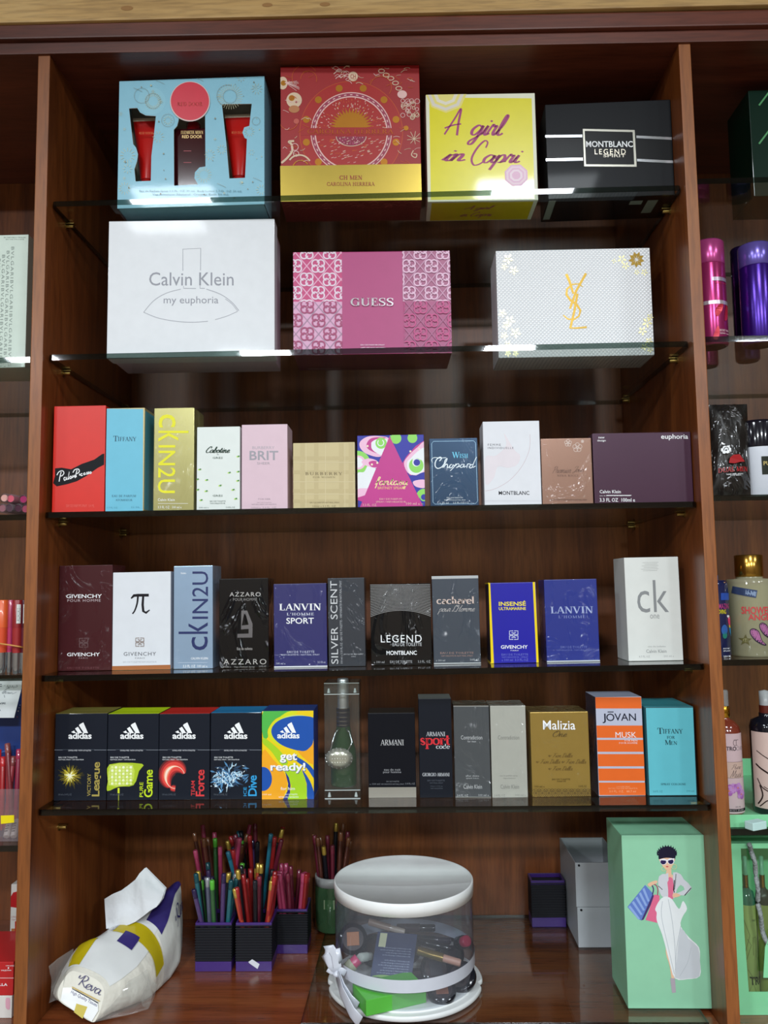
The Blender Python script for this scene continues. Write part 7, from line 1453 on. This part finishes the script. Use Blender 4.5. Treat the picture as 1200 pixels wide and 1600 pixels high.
b.poly(st, M('#5f5a32', .4)); b.disc(425, 1100, 22, M('#8d8a60', .4)); b.poly([(315, 480), (535, 530), (520, 615), (310, 560)], M('#3f4f74', .3, .4)); b.poly([(420, 520), (525, 545), (515, 600), (415, 575)], M('#8fa4c4', .3, .4)); b.build('printed_decoration', t)
hB2 = hz(1135, 906, .03, zz); hc2 = hz(1128, 867, .03, zz); hn2 = hz(1128, 899, .03, zz); hm2 = hz(1128, 905, .03, zz)
t, r = bottle('body_mist_bottle', 'deep blue mist bottle with gold cap and a parrot, half behind the upright', 1094, 1150, y, zz, lambda r: [('bottle_body', [(r*.93, 0), (r, .003), (r, hB2-.006), (r*.9, hB2-.001), (r*.45, hB2)], M('#1c2350', .15, .1, .8)), ('collar', [(r*.48, hB2-.001), (r*.48, hn2)], M('#1b78c4', .35)), ('cap', [(r*.38, hn2), (r*.40, hn2+.0005), (r*.40, hc2-.001), (0, hc2)], GC2)], ref=980)
b = Art(lambda px, py: (r*math.asin(max(-1, min(1, (at(px, py, y).x-t.location.x)/r))), at(px, py, y).z-zz), lambda u, v, o: ((r+.0003+o)*math.sin(u/r), -(r+.0003+o)*math.cos(u/r), v), (1110, 850, 7.278), sub=.0035)
b.t('AMAZING', 60, 680, 240, 740, M('#b03a7a', .4), .03); b.t('LOVING', 70, 748, 188, 798, M('#e6d616', .4), .03); b.poly([(200, 820), (235, 815), (250, 850), (225, 850)], WHI, 3); b.poly([(215, 850), (250, 830), (272, 880), (262, 930), (228, 920)], M('#d8386a', .4), 3); b.poly([(228, 920), (262, 930), (268, 960), (235, 955)], M('#e0b83a', .4)); b.poly([(235, 955), (268, 960), (272, 1060), (245, 1010)], M('#2a8fc4', .4)); b.disc(165, 980, 40, M('#2f5fa8', .4), 60); b.disc(170, 1040, 30, M('#1f7a6a', .4), 40); fine(b, [('BODY MIST', 148, 1185, 238, 1200), ('SPLASH', 148, 1212, 242, 1226), ('250 ML', 150, 1272, 258, 1292)], WHI, 1, .02); b.rect(120, 560, 250, 640, M('#2a4fa8', .35)); b.build('printed_decoration', t)
# pink musk bottle and black marbled bottle
y = .045; zz = RZ[3]; zt3 = zz+.0035
t, r = bottle('body_mist_bottle', 'amber mist bottle with gold neck, clear cap and pale pink orchid label', 1120, 1169, y, zt3, lambda r: [], ref=1200)
hh = lambda py: at(1148, py, y).z-zt3
AMB2 = M('#7a3222', .15, 0, .8)
for nm, prof, mat in (('bottle_body', [(r*.85, 0), (r*.97, .003), (r*.97, hh(1150)), (r*.9, hh(1138)), (r*.62, hh(1130)), (r*.36, hh(1127)), (r*.36, hh(1124))], AMB2), ('neck_ring', [(r*.34, hh(1125)), (r*.38, hh(1124)), (r*.38, hh(1107)), (r*.34, hh(1106))], M('#c9972e', .18, 1)), ('cap', [(r*.33, hh(1106)), (r*.33, hh(1084)), (r*.28, hh(1081)), (0, hh(1081))], clear('cap_plastic', (.85, .86, .86), .08, .05, .35, (.6, .6, .6)))):
    b = MB(); b.lathe(prof, mat, 36); b.build(nm, t)
b = MB(); b.grid([[((r*.985)*math.sin(q), -(r*.985)*math.cos(q), z_) for q in (-1.45+.145*i for i in range(21))] for z_ in (hh(1272), hh(1147))], M('#cfb4b8', .42, 0, .2), True); lab = b.build('label', t)
b = Art(lambda px, py: (r*math.asin(max(-1, min(1, (at(px, py, y).x-t.location.x)/r))), at(px, py, y).z-zt3), lambda u, v, o: ((r*.99+.0002+o)*math.sin(u/r), -(r*.99+.0002+o)*math.cos(u/r), v), (1120, 1060, 6.15), sub=.0035); KT = M('#3a3038', .5)
b.t('TRO', 92, 658, 190, 698, KT, .03); b.t('CHIC', 192, 658, 275, 698, M('#a89aa0', .5)); b.ring(180, 622, 20, 3, KT, 28, 60, 300); b.stroke([(165, 595), (215, 595)], 3, KT); b.stroke([(190, 595), (190, 648), (205, 648)], 3, KT); b.rect(60, 808, 278, 960, M('#c9ab9e', .45)); b.stroke([(60, 808), (278, 808), (284, 960), (60, 960)], 3, M('#6a5048', .5), closed=True); b.sc('Pure', 140, 828, 245, 878, KT, .12, .35); b.sc('Musk', 128, 885, 258, 955, KT, .12, .35)
random.seed(6); OR1 = M('#a860b0', .45); OR2 = M('#c08ac8', .45)
for cx, cy_ in ((150, 1060), (205, 1055), (245, 1120), (120, 1085)):
    for q in range(5): b.disc(cx+26*math.cos(q*1.257), cy_+26*math.sin(q*1.257), 24, OR1 if q % 2 else OR2, n=12)
    b.disc(cx, cy_, 8, M('#d87a3a', .45), n=8)
b.rect(100, 1258, 298, 1284, INK); fine(b, [('BODY SPLASH', 130, 1263, 270, 1278)], M('#c0b0b4', .5)); fine(b, [('250 ML', 180, 1232, 236, 1243)], KT); b.build('label_print', lab)
t, r = bottle('body_mist_bottle', 'black bottle with a blush label of dark strokes at the right picture edge', 1186, 1238, y, zt3, lambda r: [], ref=1200)
for nm, prof, mat in (('bottle_body', [(r*.9, 0), (r, .003), (r, hh(1140)), (r*.9, hh(1130)), (r*.4, hh(1124)), (r*.4, hh(1118))], M('#12131c', .15, 0, .8)), ('neck_ring', [(r*.36, hh(1118)), (r*.36, hh(1106))], M('#5a1f16', .3)), ('cap', [(r*.33, hh(1106)), (r*.33, hh(1084)), (0, hh(1082))], M('#a8aaac', .3))):
    b = MB(); b.lathe(prof, mat, 36); b.build(nm, t)
b = MB(); b.grid([[((r*1.008)*math.sin(q), -(r*1.008)*math.cos(q), z_) for q in (-1.45+.145*i for i in range(21))] for z_ in (hh(1266), hh(1146))], M('#cdb3aa', .42, 0, .2), True); lab = b.build('label', t)
b = Art(lambda px, py: (r*math.asin(max(-1, min(1, (at(px, py, y).x-t.location.x)/r))), at(px, py, y).z-zt3), lambda u, v, o: ((r*1.012+.0002+o)*math.sin(u/r), -(r*1.012+.0002+o)*math.cos(u/r), v), (1120, 1060, 6.15), sub=.0035)
for st, w_ in (([(418, 710), (460, 750), (520, 790)], 7), ([(418, 840), (450, 880), (520, 930)], 14), ([(430, 980), (460, 1060), (520, 1100)], 9), ([(440, 1230), (465, 1140), (445, 1040)], 12), ([(450, 1250), (490, 1190), (520, 1180)], 9), ([(470, 1050), (540, 1090)], 6)): b.stroke(st, w_, M('#2a1c1a', .5), 4)
b.build('label_print', lab)
# mint tray under the bottles, on the shelf
MG2 = M('#5fae7c', .45, 0, .1); ML = M('#7fce9a', .42, 0, .15)
x0 = W_IN+TR+.004; x1 = x0+.34; w = (x1-x0)/2
t = thing('tray', 'shallow mint green tray on the right shelf under the mist bottles', 'tray', ((x0+x1)/2, .16, zz+.0002))
for nm, bx in (('front_wall', (-w, w, -.152, -.150, 0, .016)), ('back_wall', (-w, w, .130, .132, 0, .03)), ('side_wall', (-w, -w+.002, -.1499, .1299, 0, .016)), ('side_wall', (w-.002, w, -.1499, .1299, 0, .016)), ('tray_floor', (-w+.0021, w-.0021, -.1499, .1299, 0, .003))):
    b = MB(); b.box(*bx, ML, .0004); b.build(nm, t)
p = on(1181, 1295, zz+.0035); b = MB(); b.box(-.012, .012, -.007, .007, 0, .010, M('#bfe0dc', .5), .001, xf=T3(p.x, p.y, zz+.0036, 0, 0, 25)); tag(b.build('paper_wad'), 'small folded white paper on the mint tray', 'paper')
# big mint window box with bottles inside
y = .035; d_ = .10; zz = ZW; xL = at(1150, 1575, y).x; hT = at(1150, 1318, y).z-zz; xR = xL+.26; w = (xR-xL)/2; xm = (xL+xR)/2
t = thing('gift_box', 'mint green gift box with a window showing bottles and a grey cord', 'box', (xm, y+d_/2, zz+.0002)); k8 = (1120, 1270, 4.85)
def tw(x, y_): p = at(k8[0]+x/k8[2], k8[1]+y_/k8[2], y); return (p.x-xm, p.z-zz)
hole = [tw(182, 272), (w*.82, tw(182, 272)[1]), (w*.82, tw(240, 1360)[1]), tw(243, 1360), tw(208, 900)]
outer = [(-w, 0), (w, 0), (w, hT), (-w, hT)]
tri = tessellate_polygon([[Vector((a_, c_, 0)) for a_, c_ in outer], [Vector((a_, c_, 0)) for a_, c_ in hole]]); allp = outer+hole; fs = []
for q in tri:
    v = [allp[i] for i in q]; ar = (v[1][0]-v[0][0])*(v[2][1]-v[0][1])-(v[2][0]-v[0][0])*(v[1][1]-v[0][1]); fs.append(list(q) if ar > 0 else [q[0], q[2], q[1]])
b = MB(); b.add([(a_, -d_/2, c_) for a_, c_ in allp], fs, ML); b.add([(a_, -d_/2+.0012, c_) for a_, c_ in allp], [f[::-1] for f in fs], ML); n = len(hole); b.add([(a_, -d_/2, c_) for a_, c_ in hole]+[(a_, -d_/2+.0012, c_) for a_, c_ in hole], [[i, (i+1) % n, n+(i+1) % n, n+i] for i in range(n)], ML)
for bx in ((-w, -w+.0012, -d_/2+.0012, d_/2, 0, hT), (w-.0012, w, -d_/2+.0012, d_/2, 0, hT), (-w, w, -d_/2+.0012, d_/2, 0, .0012), (-w, w, -d_/2+.0012, d_/2, hT-.0012, hT), (-w, w, d_/2-.0012, d_/2, 0, hT)): b.box(*bx, ML)
b.build('windowed_carton', t)
b = MB(); zs_ = [p_[1] for p_ in hole]; xs_ = [p_[0] for p_ in hole]; b.box(min(xs_)-.004, max(xs_)+.004, -d_/2+.0014, -d_/2+.0018, min(zs_)-.004, max(zs_)+.004, clear('window_film', (.9, .98, .93), .05)); b.build('window_film', t)
b = MB(); cord = [tw(232, 228), tw(255, 290), tw(285, 420), tw(300, 600), tw(315, 750), tw(350, 930), tw(390, 1010)]
b.tube([(a_, -d_/2-.004-.002*math.sin(i), c_) for i, (a_, c_) in enumerate(catmull(cord, 5))], .0032, M('#8a9090', .6, 0, 0, 0, .3, .8, 300), 10); b.build('cord_handle', t)
b = MB(); tg = [tw(*q) for q in ((332, 1228), (345, 1000), (370, 935), (420, 900), (520, 900), (520, 1232))]; n = len(tg); b.add([(a_, -d_/2-.0085, c_) for a_, c_ in tg]+[(a_, -d_/2-.0075, c_) for a_, c_ in tg], [list(range(n))[::-1], [n+i for i in range(n)]]+[[i, (i+1) % n, n+(i+1) % n, n+i] for i in range(n)], M('#8ad8a4', .45)); ht = b.build('hang_tag', t)
a = Art(tw, lambda u, v, o: (u, -d_/2-.0087-o, v), (0, 0, 1)); a.ring(388, 1040, 14, 3, M('#3a7a5a', .5)); a.ring(388, 1090, 12, 2, M('#5fa880', .5)); a.build('tag_print', ht)
def inside(px0, px1, pyt, label, labcol, dark, txt):
    yy = y+.022; a_ = at(k8[0]+px0/k8[2], 1500, yy); c_ = at(k8[0]+px1/k8[2], 1500, yy); r = (c_.x-a_.x)/2; zb_ = zz+.0018; hh_ = lambda q: at(1170, k8[1]+q/k8[2], yy).z-zb_
    q = thing('mist_bottle', label, 'bottle', ((a_.x+c_.x)/2, yy+r, zb_), 0, 'bottles in the mint window box')
    for nm, prof, mat in (('bottle_body', [(r*.9, 0), (r, .003), (r, hh_(680)), (r*.8, hh_(610)), (r*.4, hh_(590)), (r*.4, hh_(585))], M(dark, .15, 0, .8)), ('neck_ring', [(r*.33, hh_(584)), (r*.33, hh_(490))], M('#b07a2a', .2, 1)), ('cap', [(r*.27, hh_(489)), (r*.27, hh_(350)), (0, hh_(345))], M('#7fb89c', .3))):
        b = MB(); b.lathe(prof, mat, 30); b.build(nm, q)
    b = MB(); b.grid([[((r*1.006)*math.sin(s_), -(r*1.006)*math.cos(s_), z_) for s_ in (-1.45+.145*i for i in range(21))] for z_ in (.004, hh_(705))], M(labcol, .45), True); lab = b.build('label', q)
    b = Art(lambda x_, y_: (x_, y_), lambda u, v, o: ((r*1.01+.0002+o)*math.sin(u/r), -(r*1.01+.0002+o)*math.cos(u/r), v), sub=.0035); H_ = hh_(705); BRN2 = M('#6d6a3a', .5)
    for st in ([(-.8, H_*.85), (-.2, H_*.7), (-.9, H_*.5)], [(-.7, H_*.45), (-.1, H_*.6), (-.5, H_*.66)], [(.1, H_*.5), (.15, H_*.68), (.5, H_*.68)], [(-.6, H_*.35), (.1, H_*.25)], [(-.8, H_*.1), (-.1, H_*.22), (.5, H_*.05)]):
        b.tris(ribbon([(p_[0]*r, p_[1]) for p_ in st], .0006), BRN2)
    b.fit(sans(txt, .03), -.48*r, H_*.285, 1.45*r, H_*.20, M('#22301f', .5)); b.fit(sans(txt), .1*r, H_*.86, .7*r, H_*.84, M('#3a4a2f', .5)); b.build('label_print', lab)
inside(212, 335, 350, 'pale olive labelled bottle at the left inside the mint window box', '#a5a866', '#2f6a58', 'TRO')
inside(340, 463, 350, 'dark shouldered bottle at the right inside the mint window box', '#8a8a4a', '#2a2a22', 'TRO')
